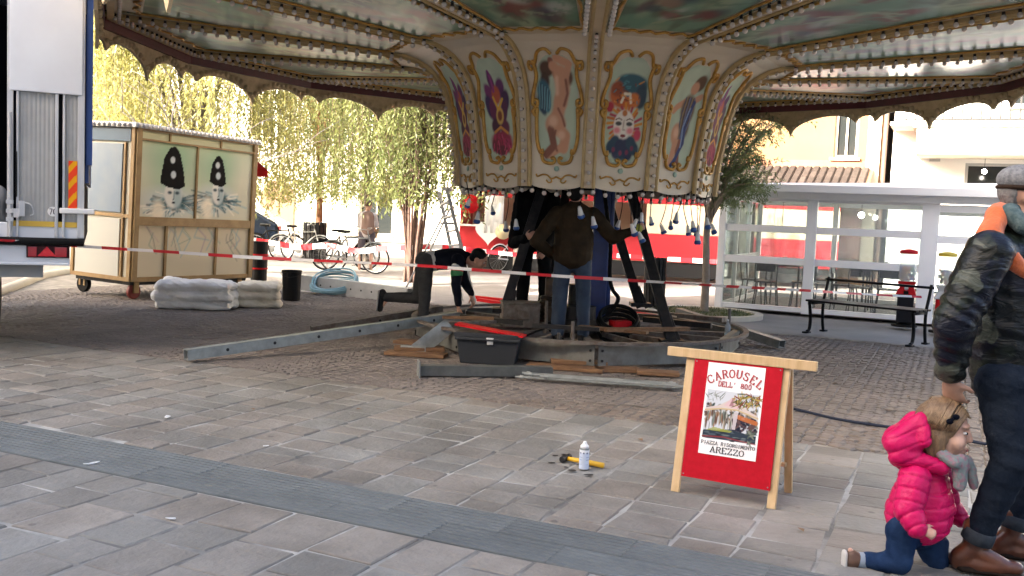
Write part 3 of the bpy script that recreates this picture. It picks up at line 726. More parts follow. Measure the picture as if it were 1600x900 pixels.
# black corrugated hose dropping from the column
b = MB(); hp = spline([rel(at(x, y, Y)) for x, y, Y in ((942, 285, 11.0), (948, 330, 10.9), (954, 380, 10.9), (953, 430, 10.9), (957, 452, 10.9), (966, 466, 10.9), (958, 482, 10.9), (946, 492, 10.9))], 10)
b.tube(hp, [.022 + .003 * (i % 2) for i in range(len(hp))], 8); b.build('corrugated_hose', blackr, car, smooth=True)
b = MB(); P = rel(at(966, 508, 10.75)); P.z = .30
for i in range(4):
    rr = .23 - .018 * (i % 2); b.tube([P + Vector((rr * math.cos(t), rr * .75 * math.sin(t), .05 * i + .12 * math.sin(t) - .08)) for t in np.linspace(0, 2 * PI, 33)[:-1]], .022, 8, closed=True)
b.build('hose_coil', blackr, car, smooth=True)
b = MB(); b.box(P + Vector((.02, -.02, .0)), (.22, .16, .08), rz=.3); b.build('red_pump_cover', redp, car, bevel=.01)
# lamp-holder bells hanging on leads below the column
bellw = mat('white plastic', (.72, .72, .70), rough=.35); bellb = mat('blue plastic', (.02, .08, .28), rough=.35)
bell = MB(); bell.lathe([(.012, .0), (.02, -.02), (.03, -.09), (.036, -.10)], 12); bell.lathe([(.036, -.098), (.04, -.125), (.028, -.14), (0, -.14)], 12, mi=1); bell_me = bell.mesh('lamp_bell', [bellw, bellb], True)
spots = [(734, 310, 10.2), (748, 330, 10.4), (768, 322, 10.8), (790, 345, 11.4), (806, 342, 10.3), (905, 322, 9.95), (926, 338, 10.0), (968, 344, 10.6), (986, 350, 9.9), (995, 342, 10.05), (998, 362, 9.95), (1003, 332, 10.2), (1016, 338, 10.5), (1032, 350, 10.4), (1048, 345, 10.6), (1058, 332, 10.9), (1074, 352, 10.3), (1082, 345, 10.1), (1092, 352, 10.5), (1090, 362, 10.2), (1104, 340, 10.3), (1112, 350, 10.6)]
for i, (x, y, Y) in enumerate(spots):
    p = rel(at(x, y, Y)); top = p.copy(); top.z = 1.80; top.x += rnd.uniform(-.05, .05)
    o = link('lamp_bell', bell_me, car); o.location = p; o.rotation_euler = (rnd.uniform(-.5, .5), rnd.uniform(-.5, .5), 0); o.scale = (rnd.uniform(.75, 1),) * 3
    b = MB(); b.tube(spline([top, top.lerp(p, .5) + Vector((rnd.uniform(-.03, .03), 0, 0)), p], 4), .005, 5); lead = b.build('lead', blackr, o); lead.matrix_parent_inverse = Matrix.LocRotScale(o.location, o.rotation_euler, o.scale).inverted()

# ---------------------------------------------------------------- loose steel, timber and tools round the base
def channel(name, label, p, q, w_=.10, h=.12, m=galv, cat='beam', group=None, holes=0, plate=False):
    p, q = Vector(p), Vector(q); t = thing(name, label, cat, p, 0, group); d = q - p; L = d.length; z = d / L
    x = Vector((0, 0, 1)).cross(z).normalized(); y = z.cross(x)
    b = MB(); o0 = Vector((0, 0, 0))
    b.bar(o0 - x * (w_ / 2 - .004), d - x * (w_ / 2 - .004), .008, h); b.bar(o0 + y * (h / 2 - .005), d + y * (h / 2 - .005), w_ - .017, .008); b.bar(o0 - y * (h / 2 - .005), d - y * (h / 2 - .005), w_ - .017, .008); b.bar(o0 + x * (w_ / 2 - .004), d + x * (w_ / 2 - .004), .008, h)
    b.build('web', m, t)
    if holes:
        hb = MB()
        for i in range(holes): hb.lathe([(.016, 0), (.016, .003), (0, .003)], 10, z * (L * (.12 + .76 * i / max(holes - 1, 1))) + x * (w_ / 2), X=Matrix((z, y, x)).transposed())
        for i in range(holes): hb.lathe([(.016, 0), (.016, .003), (0, .003)], 10, z * (L * (.12 + .76 * i / max(holes - 1, 1))) - x * (w_ / 2), X=Matrix((z, y, -x)).transposed())
        tag(hb.build('bolt_hole', darkst, t), kind='stuff')
    if plate:
        pb = MB(); pb.box(-z * .005, (.20, .17, .012), X=Matrix((x, y, z)).transposed()); pb.build('end_plate', galv, t)
    return t
P0 = gnd(290, 566); P0.z = .07
channel('steel_outrigger', 'long galvanised beam running from the left paving up to the ring', P0, at(716, 494, 10.95), .09, .10, holes=6, group='steel outriggers')
channel('steel_outrigger', 'shorter grey beam lying behind the long galvanised one, under the bending worker', at(487, 517, 11.2), at(690, 484, 11.9), .12, .11, m=rust, holes=3, group='steel outriggers')
channel('steel_outrigger', 'galvanised beam reaching the ground right of the ring', at(1060, 487, 12.8), gnd(1222, 538, .06), .12, .10, group='steel outriggers')
channel('steel_beam', 'dark steel beam with end plate lying on cobbles before the ring', gnd(655, 578, .055), gnd(862, 580, .055), .10, .09, m=mat('dull grey steel', (.13, .14, .135), (.085, .09, .088), rough=.55, metal=.4, scale=8), plate=True)
b = MB()
p, q = at(703, 508, 10.0), at(650, 549, 9.75); b.bar(p, q, .16, .03, up=(0, 1, 0)); b.bar(q + Vector((.1, 0, -.02)), q - Vector((.16, 0, .02)), .16, .02, up=(0, 1, 0))
tag(b.build('steel_bracket', galv), 'bent flat steel bracket standing on the timber packing', 'bracket')
def board(label, c, d, rz, m=woodr, grp='timber packing on the cobbles', tilt=0):
    b = MB(); b.box((0, 0, 0), d); o = b.build('timber_board', m, bevel=.004); o.location = c; o.rotation_euler = (0, tilt, rz); return tag(o, label, 'board', grp)
for i, (x, y, L, z, rz) in enumerate(((650, 556, .62, .02, -.15), (655, 553, .52, .058, .1), (648, 549, .42, .095, -.3))):
    P = gnd(x, y); board(('lowest', 'middle', 'topmost')[i] + ' board of the timber packing beside the toolbox', (P.x, P.y, z), (L, .20, .035), rz)
for i, (x, y, L, z, rz, lab) in enumerate(((885, 580, .75, .02, -.25, 'wide brown board lying under the front of the ring'), (905, 577, .55, .06, .05, 'brown board stacked crosswise below the ring front'), (965, 583, .45, .02, .15, 'short board end beside the steel rods'), (1030, 590, .4, .03, -.1, 'dark board behind the poster stand top'), (835, 566, .35, .06, .6, 'dark board leaning between toolbox and ring'))):
    P = gnd(x, y); board(lab, (P.x, P.y + .1, z), (L, .18, .035), rz)
P, Q = gnd(826, 590, .03), gnd(1068, 607, .03)
rods = []
for i in range(6):
    off = W * (.035 * (i % 3) - .03) + Vector((0, 0, .028 * (i // 3))); sh = U * rnd.uniform(-.12, .12)
    b = MB(); b.tube([Vector((0, 0, 0)), Q - P], .011, 7)
    for e in (0, 1): b.lathe([(.02, 0), (.02, .03), (.012, .03)], 6, (Q - P) * (.03 + .93 * e), X=(Q - P).to_track_quat('Z', 'Y').to_matrix())
    o = b.build('steel_rod', galv); o.location = P + off + sh; tag(o, 'thin galvanised rod in the bundle lying before the ring', 'rod', 'bundle of steel rods')
# more gear lying over the ring
rb_ = random.Random(33)
for i, (x0, y0, Y0, x1, y1, Y1, wd, th, m_, nm, lab) in enumerate((
    (700, 528, 10.1, 800, 512, 10.6, .07, .03, rust, 'steel_flat', 'long flat bar lying over the ring behind the toolbox'), (720, 505, 10.7, 815, 522, 10.3, .05, .05, darkst, 'steel_flat', 'dark square bar laid askew over the left of the ring'),
    (905, 528, 10.1, 1010, 545, 9.8, .10, .03, woodr, 'timber_board', 'plank lying inside the ring by the hose coil'), (945, 540, 9.8, 1075, 530, 10.2, .07, .04, woodr, 'timber_board', 'thin plank crossing the right of the ring'),
    (1005, 515, 10.9, 1110, 535, 10.5, .06, .06, darkst, 'steel_flat', 'black square tube inside the right of the ring'), (1060, 505, 11.4, 1130, 517, 11.1, .12, .05, rust, 'steel_flat', 'short rusty channel at the right end of the ring'),
    (830, 548, 9.6, 935, 552, 9.5, .05, .04, darkst, 'steel_flat', 'dark bar resting on the front of the ring'), (690, 540, 9.9, 770, 532, 10.0, .05, .03, woodr, 'timber_board', 'thin lath behind the toolbox'))):
    p, q = at(x0, y0, Y0), at(x1, y1, Y1); p.z = max(p.z, .22); q.z = max(q.z, .22); p.z = q.z = .30 + .012 * i; b = MB(); b.bar(p - p, q - p, wd, th); o = b.build(nm, m_); o.location = p; tag(o, lab, 'board' if m_ is woodr else 'bar', 'gear lying over the ring')
for i, (pts, lab) in enumerate((([(845, 545, 9.7), (905, 560, 9.5), (960, 548, 9.8), (1000, 560, 9.6), (1060, 545, 9.9)], 'black lead draped over the front of the ring'), ([(760, 510, 10.6), (800, 530, 10.3), (850, 515, 10.5), (880, 530, 10.2)], 'black lead lying by the gear box'))):
    b = MB(); b.tube(spline([at(x, y, Y) for x, y, Y in pts], 8), .012, 7); tag(b.build('rubber_lead', blackr, smooth=True), lab, 'cable', 'leads on the ring')
# tool box
tb = thing('tool_box', 'dark grey plastic tool box against the ring', 'tool box', gnd(764, 566), -.12)
greyp = mat('charcoal plastic', (.045, .05, .058), rough=.5, bump=.05, bscale=120)
b = MB(); F = lambda x, y, z: (x, y, z)
b.add([(-.27, -.15, 0), (.27, -.15, 0), (.27, .15, 0), (-.27, .15, 0), (-.31, -.18, .26), (.31, -.18, .26), (.31, .18, .26), (-.31, .18, .26)], [(3, 2, 1, 0), (4, 5, 6, 7), (0, 1, 5, 4), (1, 2, 6, 5), (2, 3, 7, 6), (3, 0, 4, 7)]); b.build('body', greyp, tb, bevel=.012)
b = MB(); b.box((0, 0, .285), (.66, .40, .05)); b.box((0, -.2, .25), (.64, .02, .03)); b.build('lid', greyp, tb, bevel=.012)
b = MB(); b.box((.03, -.19, .235), (.06, .02, .07)); b.box((.03, -.2, .26), (.07, .02, .02)); b.build('latch', mat('bright latch', (.6, .6, .58), rough=.3, metal=.6), tb, bevel=.004)
b = MB(); b.bar((-.33, -.05, .375), (.36, -.12, .295), .17, .02); o = b.build('red_board', redp); o.location = gnd(764, 566); o.rotation_euler = (0, 0, -.12); tag(o, 'red painted board lying across the tool box lid', 'board')
# red painted bars on the sunlit ground behind
for i, (x0, y0, x1, y1) in enumerate(((742, 464, 800, 470), (748, 468, 812, 478), (962, 484, 1030, 495))):
    p, q = gnd(x0, y0, .03), gnd(x1, y1, .03); b = MB(); b.bar(p - p, q - p, .09, .05); o = b.build('red_bar', redp); o.location = p; tag(o, ('red steel bar on the bright ground behind the bending worker', 'nearer red steel bar on the bright ground behind the ring', 'red steel bar on the ground right of the hose coil')[i], 'bar', 'red bars behind the ring')
# bottle on the ring
bt = thing('water_bottle', 'clear plastic water bottle standing on the ring rail', 'bottle', at(1136, 530, 11.0))
clear = mat('clear plastic', (.8, .86, .9), rough=.08, alpha=.35)
b = MB(); b.lathe([(.03, 0), (.034, .01), (.034, .08), (.030, .085), (.034, .09), (.034, .15), (.014, .20), (.014, .215), (0, .216)], 14); b.build('bottle_body', clear, bt, smooth=True)
b = MB(); b.lathe([(.016, .213), (.016, .23), (0, .231)], 10); b.build('cap', bellw, bt); b = MB(); b.lathe([(.0345, .03), (.0345, .07)], 14); b.build('label_band', mat('pale blue label', (.35, .5, .65), rough=.5), bt)
# cable on the ground
b = MB(); cp_ = spline([gnd(x, y, .012) for x, y in ((1160, 628), (1236, 638), (1310, 655), (1388, 667), (1440, 676), (1500, 686), (1545, 694), (1620, 702))], 6); b.tube(cp_, .011, 8)
tag(b.build('power_cable', mat('dark blue cable', (.02, .03, .06), rough=.5), smooth=True), 'dark blue power cable snaking over the cobbles behind the poster stand', 'cable')
# ---------------------------------------------------------------- lettering in thin solid strokes with serifs
GLY = {
 'C': ([(.92, .78), (.80, .95), (.52, 1), (.22, .88), (.08, .5), (.22, .12), (.52, 0), (.80, .05), (.95, .24)],), 'A': ([(.12, 0), (.5, 1), (.88, 0)], [(.27, .36), (.73, .36)]), 'R': ([(.2, 0), (.2, 1), (.62, 1), (.82, .88), (.82, .64), (.62, .52), (.2, .52)], [(.55, .52), (.92, 0)]),
 'O': ([(.5, 1), (.2, .88), (.07, .5), (.2, .12), (.5, 0), (.8, .12), (.93, .5), (.8, .88), (.5, 1)],), 'U': ([(.15, 1), (.15, .3), (.28, .07), (.5, 0), (.72, .07), (.85, .3), (.85, 1)],), 'S': ([(.82, .80), (.70, .96), (.45, 1), (.22, .90), (.20, .68), (.40, .55), (.66, .46), (.84, .30), (.78, .08), (.5, 0), (.25, .05), (.14, .22)],),
 'E': ([(.85, 1), (.2, 1), (.2, 0), (.87, 0)], [(.2, .52), (.68, .52)], [(.85, 1), (.85, .82)], [(.87, 0), (.87, .18)]), 'L': ([(.22, 1), (.22, 0), (.86, 0), (.86, .2)],), 'D': ([(.18, 0), (.18, 1), (.55, 1), (.84, .84), (.92, .5), (.84, .16), (.55, 0), (.18, 0)],), "'": ([(.5, 1), (.42, .72)],),
 '8': ([(.5, 1), (.24, .9), (.24, .64), (.5, .53), (.76, .64), (.76, .9), (.5, 1)], [(.5, .53), (.16, .4), (.16, .12), (.5, 0), (.84, .12), (.84, .4), (.5, .53)]), '0': ([(.5, 1), (.24, .85), (.16, .5), (.24, .15), (.5, 0), (.76, .15), (.84, .5), (.76, .85), (.5, 1)],),
 '7': ([(.14, 1), (.86, 1), (.4, 0)],), '3': ([(.2, .9), (.5, 1), (.78, .86), (.72, .6), (.45, .53), (.8, .4), (.82, .14), (.5, 0), (.18, .1)],), 'P': ([(.2, 0), (.2, 1), (.62, 1), (.84, .86), (.84, .62), (.62, .48), (.2, .48)],), 'I': ([(.5, 0), (.5, 1)],), 'Z': ([(.14, .84), (.14, 1), (.86, 1), (.12, 0), (.88, 0), (.88, .18)],),
 'G': ([(.9, .78), (.78, .95), (.5, 1), (.2, .88), (.08, .5), (.2, .12), (.5, 0), (.8, .08), (.86, .22), (.86, .42), (.58, .42)],), 'M': ([(.1, 0), (.14, 1), (.5, .2), (.86, 1), (.9, 0)],), 'N': ([(.14, 0), (.14, 1), (.86, 0), (.86, 1)],), 'T': ([(.5, 0), (.5, 1)], [(.1, .82), (.1, 1), (.9, 1), (.9, .82)])}
SERIF = {'A': [(.12, 0), (.88, 0)], 'R': [(.2, 0), (.92, 0), (.2, 1)], 'P': [(.2, 0), (.2, 1)], 'I': [(.5, 0), (.5, 1)], 'M': [(.1, 0), (.9, 0), (.14, 1), (.86, 1)], 'N': [(.14, 0), (.14, 1), (.86, 1)], 'T': [(.5, 0)], 'U': [(.15, 1), (.85, 1)], 'L': [(.22, 1), (.22, 0)], 'E': [(.2, 1), (.2, 0)], 'D': [(.18, 0), (.18, 1)]}
def glyph(b, ch, T, w_=.13, th=.001, serif=True):
    "strokes of one letter; T maps glyph x, y, z to a point"
    def seg(x0, y0, x1, y1, wd):
        d = math.hypot(x1 - x0, y1 - y0)
        if d < 1e-6: return
        nx, ny = -(y1 - y0) / d * wd / 2, (x1 - x0) / d * wd / 2; ex, ey = (x1 - x0) / d * wd * .3, (y1 - y0) / d * wd * .3
        b.prism([(x0 - ex + nx, y0 - ey + ny), (x0 - ex - nx, y0 - ey - ny), (x1 + ex - nx, y1 + ey - ny), (x1 + ex + nx, y1 + ey + ny)], th, T)
    for st in GLY.get(ch, ()):
        for (x0, y0), (x1, y1) in zip(st[:-1], st[1:]):
            steep = abs(y1 - y0) / (abs(x1 - x0) + abs(y1 - y0) + 1e-6); seg(x0, y0, x1, y1, w_ * (.55 + .75 * steep))
    if serif:
        for x, y in SERIF.get(ch, ()): seg(x - .15, y + (.03 if y == 0 else -.03), x + .15, y + (.03 if y == 0 else -.03), .06)

# ---------------------------------------------------------------- poster stand
FL, FR = gnd(1055, 768), gnd(1205, 795); ex = (FR - FL); WID = ex.length; ex.normalize(); ey = Vector((-ex.y, ex.x, 0))
ps = thing('poster_stand', 'red poster board on a pale wooden A-frame stand', 'poster stand', FL, math.atan2(ex.y, ex.x))
LEAN, HT = .16, .735
def pp(x, z, off=0): return Vector((x, LEAN * z / HT - off * .97, z + off * -.2 * 0))
for x in (0, WID):
    b = MB(); b.bar(pp(x, 0), pp(x, HT), .045, .028, up=(0, 1, 0)); b.build('front_leg', woody, ps, bevel=.003)
    b = MB(); b.bar((x + .005, .38, 0), (x + .005, LEAN + .035, HT - .02), .042, .026, up=(0, 1, 0)); b.build('rear_leg', woody, ps, bevel=.003)
b = MB(); b.bar((-.13, LEAN - .022, HT + .015), (WID + .16, LEAN - .022, HT + .015), .05, .03, up=(0, 1, 0)); b.build('top_bar', woody, ps, bevel=.003)
b = MB(); b.bar((0, .30, .17), (WID, .30, .17), .03, .02); b.build('stretcher', woody, ps)
PX0, PX1, PZ0, PZ1 = .03, WID - .012, .095, HT - .012
b = MB(); b.add([pp(x, z, o) for o in (.030, .017) for x, z in ((PX0, PZ0), (PX1, PZ0), (PX1, PZ1), (PX0, PZ1))], [(0, 1, 2, 3), (7, 6, 5, 4), (1, 0, 4, 5), (2, 1, 5, 6), (3, 2, 6, 7), (0, 3, 7, 4)])
rb = b.build('red_board', mat('red sheet board', (.46, .006, .018), (.39, .005, .014), rough=.6, spec=.12, scale=30, detail=8, bump=.06, bscale=120), ps)
SX0, SX1, SZ0, SZ1 = PX0 + .165 * (PX1 - PX0), PX0 + .815 * (PX1 - PX0), PZ0 + .215 * (PZ1 - PZ0), PZ0 + .985 * (PZ1 - PZ0)
def sheet(x, y, z=0): return pp(SX0 + (SX1 - SX0) * x, SZ0 + (SZ1 - SZ0) * y, .0325 + z + .0015 * math.sin(x * 9 + y * 4))
ps_p = Paint(170, 232, srgb(236, 234, 232), asp=1.4)
def im(x, y): return (.04 + .92 * x, .175 + .53 * y)
ps_p.poly([im(0, 0), im(1, 0), im(1, 1), im(0, 1)], srgb(196, 200, 205))
r8 = np.random.default_rng(5)
def sp(n, x0, x1, y0, y1, cols, rx=(.01, .04), ry=(.008, .03), rot=None):
    for _ in range(n):
        x, y = im(r8.uniform(x0, x1), r8.uniform(y0, y1)); ps_p.ell(x, y, r8.uniform(*rx), r8.uniform(*ry), srgb(*cols[r8.integers(len(cols))]), rot=r8.uniform(0, 3) if rot is None else rot, soft=.6)
sp(130, .02, .98, .36, .72, [(120, 118, 112), (90, 88, 84), (170, 168, 160), (70, 60, 62), (140, 120, 100), (60, 75, 70)])
sp(80, .55, .98, .22, .48, [(40, 40, 55), (60, 50, 60), (30, 35, 50), (90, 70, 70)])
sp(60, .02, .55, .25, .55, [(110, 120, 112), (80, 85, 78), (150, 110, 80), (170, 170, 160), (95, 70, 60)], rx=(.006, .016), ry=(.03, .07), rot=0)
ps_p.poly([im(.0, .62), im(.25, .69), im(.5, .87), im(.72, .70), im(1, .56), im(1, .48), im(.7, .62), im(.5, .64), im(.2, .6), im(0, .54)], srgb(200, 186, 178))
ps_p.poly([im(.48, .88), im(.52, .88), im(.68, .70), im(.56, .66), im(.34, .70)], srgb(205, 176, 178)); ps_p.poly([im(.50, .88), im(.53, .7), im(.44, .7)], srgb(160, 120, 125))
ps_p.line([im(.0, .57), im(.3, .63), im(.6, .64), im(1, .52)], .012, srgb(190, 170, 130)); ps_p.poly([im(.62, .55), im(1, .46), im(1, .37), im(.62, .46)], srgb(190, 110, 60), k=.8)
ps_p.poly([im(.55, .60), im(.63, .6), im(.60, .24), im(.54, .24)], srgb(198, 188, 190), k=.85)
sp(80, .5, 1.0, .72, .98, [(150, 125, 50), (90, 90, 40), (120, 60, 50), (60, 70, 50), (170, 150, 80)], rx=(.006, .012), ry=(.02, .06))
sp(16, .0, .35, .78, .95, [(110, 120, 110), (90, 100, 90), (140, 145, 135)], rx=(.004, .008), ry=(.02, .05))
ps_p.poly([im(0, 0), im(1, 0), im(1, .16), im(.5, .23), im(0, .15)], srgb(48, 58, 70)); sp(40, .0, 1, .0, .2, [(30, 38, 50), (70, 82, 92), (100, 110, 110), (40, 45, 50)], rx=(.03, .07), ry=(.004, .01), rot=0)
ps_p.poly([im(.05, .16), im(.2, .24), im(.55, .2), im(.5, .16)], srgb(150, 155, 70), k=.8); ps_p.line([im(0, .03), im(.4, .06), im(1, 0)], .012, srgb(150, 60, 60), k=.6)
sp(10, .8, 1, .0, .35, [(120, 125, 110), (80, 90, 80)], rx=(.01, .02), ry=(.02, .04))
sh_o = ps_p.build('poster_sheet', lambda x, y: sheet(x, y), paint_mat('printed paper', .5), rb)
def text_on(name, s, m, x0, x1, yb, h, arc=0.0, w_=.13, wide=None):
    b = MB(); n = len(s); adv = (x1 - x0) / n; asp_ = (SZ1 - SZ0) / (SX1 - SX0)
    for i, ch in enumerate(s):
        if ch == ' ': continue
        c = (i + .5) / n * 2 - 1; cx = x0 + adv * (i + .5); dy = arc * (1 - c * c); sl = -2 * arc * c / ((x1 - x0) / 2) * asp_; a = math.atan(sl)
        gw = adv * .92
        def T(gx, gy, gz):
            lx, ly = (gx - .5) * gw, (gy) * h * asp_
            return sheet(cx + lx * math.cos(a) - ly * math.sin(a), yb + dy + (lx * math.sin(a) + ly * math.cos(a)) / asp_, .002 + gz)
        glyph(b, ch, T, w_)
    return b.build(name, m, rb)
inkr = mat('red ink', (.36, .03, .035), rough=.6); inkk = mat('black ink', (.02, .02, .022), rough=.6)
text_on('poster_title', 'CAROUSEL', inkr, .045, .955, .755, .085, .105, w_=.19)
text_on('poster_subtitle', "DELL' 800", inkr, .21, .80, .765 - .015, .055, 0, w_=.2)
text_on('poster_address', 'PIAZZA RISORGIMENTO', inkk, .03, .97, .112, .036, 0, w_=.15)
text_on('poster_town', 'AREZZO', inkk, .20, .80, .030, .062, 0, w_=.14)
for x, z in ((PX0 + .012, PZ0 + .015), (PX1 - .012, PZ0 + .015), (PX0 + .012, PZ1 - .012), (PX1 - .012, PZ1 - .012)):
    b = MB(); vs_, fs_ = ellipsoid(pp(x, z, .031), (.004, .004, .004), n=8, m=5); b.add(vs_, fs_); b.build('screw', galv, rb)

# ---------------------------------------------------------------- spray can and hammer
c_ = thing('spray_can', 'white spray can standing beside the yellow-handled hammer', 'spray can', gnd(912, 733))
prn = Paint(48, 30, srgb(196, 206, 222)); prn.noise(3, .12, 6)
prn.poly([(0, .86), (1, .86), (1, .97), (0, .97)], srgb(225, 228, 232))
for i in range(9): prn.ell(.06 + i * .11, .84, .025, .05, srgb(60, 70, 110), soft=.3)
for i in range(16): prn.line([(.05 + (i % 4) * .25, .62 - (i // 4) * .13), (.05 + (i % 4) * .25 + .12, .62 - (i // 4) * .13)], .012, srgb(120, 140, 185), k=.8)
b = MB(); b.lathe([(.027, 0), (.0295, .004), (.0295, .006)], 24); b.build('base_rim', galv, c_, smooth=True); b = MB(); b.lathe([(.0292, .118), (.026, .128), (.020, .133)], 24); b.build('shoulder', galv, c_, smooth=True)
prn.build('can_body', lambda x, y: (.0292 * math.cos(2 * PI * x), .0292 * math.sin(2 * PI * x), .005 + .114 * y), paint_mat('printed tin', .3, .3), c_)
b = MB(); b.lathe([(.0255, .126), (.0255, .139), (.017, .147), (.011, .158), (.009, .166), (0, .167)], 20); b.box((0, -.008, .158), (.008, .012, .008)); b.build('spray_cap', bellw, c_, smooth=True)
hA, hB = gnd(884, 716, .022), gnd(943, 728, .016)
h_ = thing('hammer', 'hammer with yellow handle and dark steel head on the paving', 'hammer', hA, math.atan2((hB - hA).y, (hB - hA).x))
Lh = (hB - hA).length
b = MB(); b.tube([(0.0, 0, 0), (.05, 0, 0), (Lh * .6, 0, -.001), (Lh, 0, -.004)], [.012, .014, .016, .0165], 10); b.build('handle', mat('yellow fibreglass', (.75, .42, .02), rough=.4), h_, smooth=True, bevel=0)
b = MB(); b.lathe([(.015, -.055), (.018, -.05), (.018, -.03), (.013, -.022), (.013, .022), (.019, .03), (.019, .052), (.015, .056)], 14, (0, 0, .002), X=Matrix.Rotation(PI / 2, 3, 'X')); b.box((0, 0, .002), (.03, .05, .03)); b.build('hammer_head', darkst, h_)
for i, (x, y) in enumerate(((868, 712), (862, 723), (884, 730), (894, 735), (880, 710), (920, 742))):
    b = MB(); s_ = rnd.uniform(.012, .028); b.prism([(s_ * math.cos(a) * rnd.uniform(.6, 1.3), s_ * .7 * math.sin(a) * rnd.uniform(.6, 1.2)) for a in np.linspace(0, 2 * PI, 9)[:-1]], .002, lambda a, c, z: (a, c, z)); o = b.build('oil_spot', mat('dark oil stain', (.04, .035, .03), rough=.5)); o.location = gnd(x, y, .005); tag(o, 'small dark oil spot on the paving round the hammer', 'stain', 'oil spots by the hammer')

# ---------------------------------------------------------------- box trailer at the left edge
TR = Vector((-4.03, 9.0, 0)); TA = math.atan2(.40, .92)
tr = thing('box_trailer', 'white box trailer with open rear, metal doors and red tail light', 'trailer', TR, TA)
zt = lambda y: at(90, y, 8.85).z
whitep = mat('white painted sheet', (.66, .69, .72), (.60, .62, .65), rough=.4, scale=1.5); alu = mat('brushed aluminium', (.56, .57, .58), (.46, .47, .48), rough=.38, metal=.35, scale=6, stretch=(6, 6, .6)); greyd = mat('grey ribbed door sheet', (.40, .40, .385), (.33, .33, .315), rough=.45, metal=.3, scale=3)
b = MB(); b.box((-.32, -.03, (zt(146) + 3.9) / 2), (.60, .03, 3.9 - zt(146))); b.build('upper_shutter', whitep, tr, bevel=.006)
for x0, x1 in ((-.545, -.255), (-.165, -.06)):
    d_ = MB(); za, zb = zt(349), zt(146); n = max(3, int((x1 - x0) / .036))
    prof = []
    for i in range(n * 2 + 1): prof.append((x0 + (x1 - x0) * i / (2 * n), -.008 if i % 2 else -.005))
    vs = [(x, y, za) for x, y in prof] + [(x, y, zb) for x, y in prof]; k_ = len(prof); d_.add(vs, [(i, i + 1, k_ + i + 1, k_ + i) for i in range(k_ - 1)]); d_.build('door_panel', greyd, tr)
for x, wd in ((-.615, .05), (-.555, .022), (-.235, .03), (-.175, .022), (-.03, .06)):
    b = MB(); b.box((x, -.012, (zt(372) + 3.9) / 2), (wd, .045, 3.9 - zt(372))); b.build('door_post', alu, tr, bevel=.005)
for x in (-.588, -.205):
    b = MB(); b.box((x, .012, (zt(345) + zt(150)) / 2), (.03, .02, zt(150) - zt(345))); b.build('door_gap', mat('dark gap', (.012, .012, .014), rough=.9), tr)
for x in (-.56, -.20):
    b = MB(); b.box((x, -.038, (zt(310) + zt(240)) / 2), (.008, .006, zt(240) - zt(310))); b.build('guide_slot', mat('dark gap', (.012, .012, .014)), tr)
hz = Paint(14, 60, srgb(225, 70, 40), asp=6)
for i in range(-1, 4): hz.poly([(0, .05 + i * .34), (1, .25 + i * .34), (1, .40 + i * .34), (0, .20 + i * .34)], srgb(225, 160, 30))
hz.build('hazard_marking', lambda x, y: (-.135 + .075 * x, -.038, zt(326) + (zt(250) - zt(326)) * y), paint_mat('reflective film', .3), tr)
b = MB(); b.box((-.32, -.016, zt(351)), (.55, .008, .05)); b.build('yellow_strip', mat('yellow reflective strip', (.62, .40, .05), rough=.4), tr)
stk = MB(); stk.lathe([(.045, 0), (.045, .003), (0, .003)], 20, (-.265, -.014, zt(331)), X=Matrix.Rotation(PI / 2, 3, 'X')); st_o = stk.build('speed_sticker', bellw, tr)
b = MB()
for i, ch in enumerate('70'): glyph(b, ch, lambda x, y, z: (-.296 + i * .032 + x * .03, -.0175 - z, zt(331) - .024 + y * .048), .2, serif=False)
b.build('sticker_digits', inkk, st_o)
b = MB(); b.box((-.06, -.05, zt(329)), (.30, .03, .05)); b.build('rope_rail', bellw, tr, bevel=.01)
b = MB(); b.tube([(-.615, -.06, zt(360)), (-.615, -.06, zt(180))], .016, 10); b.tube([(-.615, -.06, zt(372)), (-.615, -.06, zt(358))], .01, 8)
for y in (318, 332, 345): b.box((-.615, -.05, zt(y)), (.06, .05, .035))
b.build('lock_rod', alu, tr)
b = MB(); b.box((-.52, -.06, zt(328)), (.05, .05, .14), rz=.2); b.tube(spline([(-.50, -.07, zt(318)), (-.44, -.08, zt(322)), (-.42, -.07, zt(335)), (-.45, -.06, zt(338))], 5), .007, 6); b.box((-.56, -.055, zt(335)), (.05, .04, .08)); b.build('door_latch', alu, tr, bevel=.006)
b = MB(); b.box((-1.2, .06, zt(362)), (2.4, .14, zt(350) - zt(374))); b.build('floor_sill', whitep, tr, bevel=.01)
b = MB(); b.tube([(-2.4, -.06, zt(378)), (0, -.06, zt(378))], .035, 10); b.box((-1.2, -.02, zt(378)), (2.4, .06, .06)); b.build('rubber_buffer', blackr, tr)
b = MB(); b.box((-1.25, .0, zt(398)), (2.26, .06, zt(384) - zt(411))); b.box((-1.25, -.01, zt(413)), (2.26, .10, .025)); b.build('rear_bumper', whitep, tr, bevel=.008)
b = MB(); b.box((-1.35, .14, zt(424)), (2.0, .10, .14)); b.build('rear_crossmember', mat('grey chassis paint', (.28, .29, .29), rough=.6), tr)
lampred = mat('red lens', (.36, .008, .014), rough=.15, coat=.6)
b = MB(); b.box((-.30, -.04, zt(394)), (.36, .025, .11)); tl = b.build('tail_light', mat('tail light housing', (.06, .01, .012), rough=.3), tr, bevel=.006)
b = MB(); b.prism([(-.09, -.04), (.07, -.04), (-.01, .05)], .01, lambda x, y, z: (-.30 + x, -.054 - z, zt(394) + y)); b.build('triangle_reflector', mat('bright red reflector', (.60, .02, .03), rough=.2), tl)
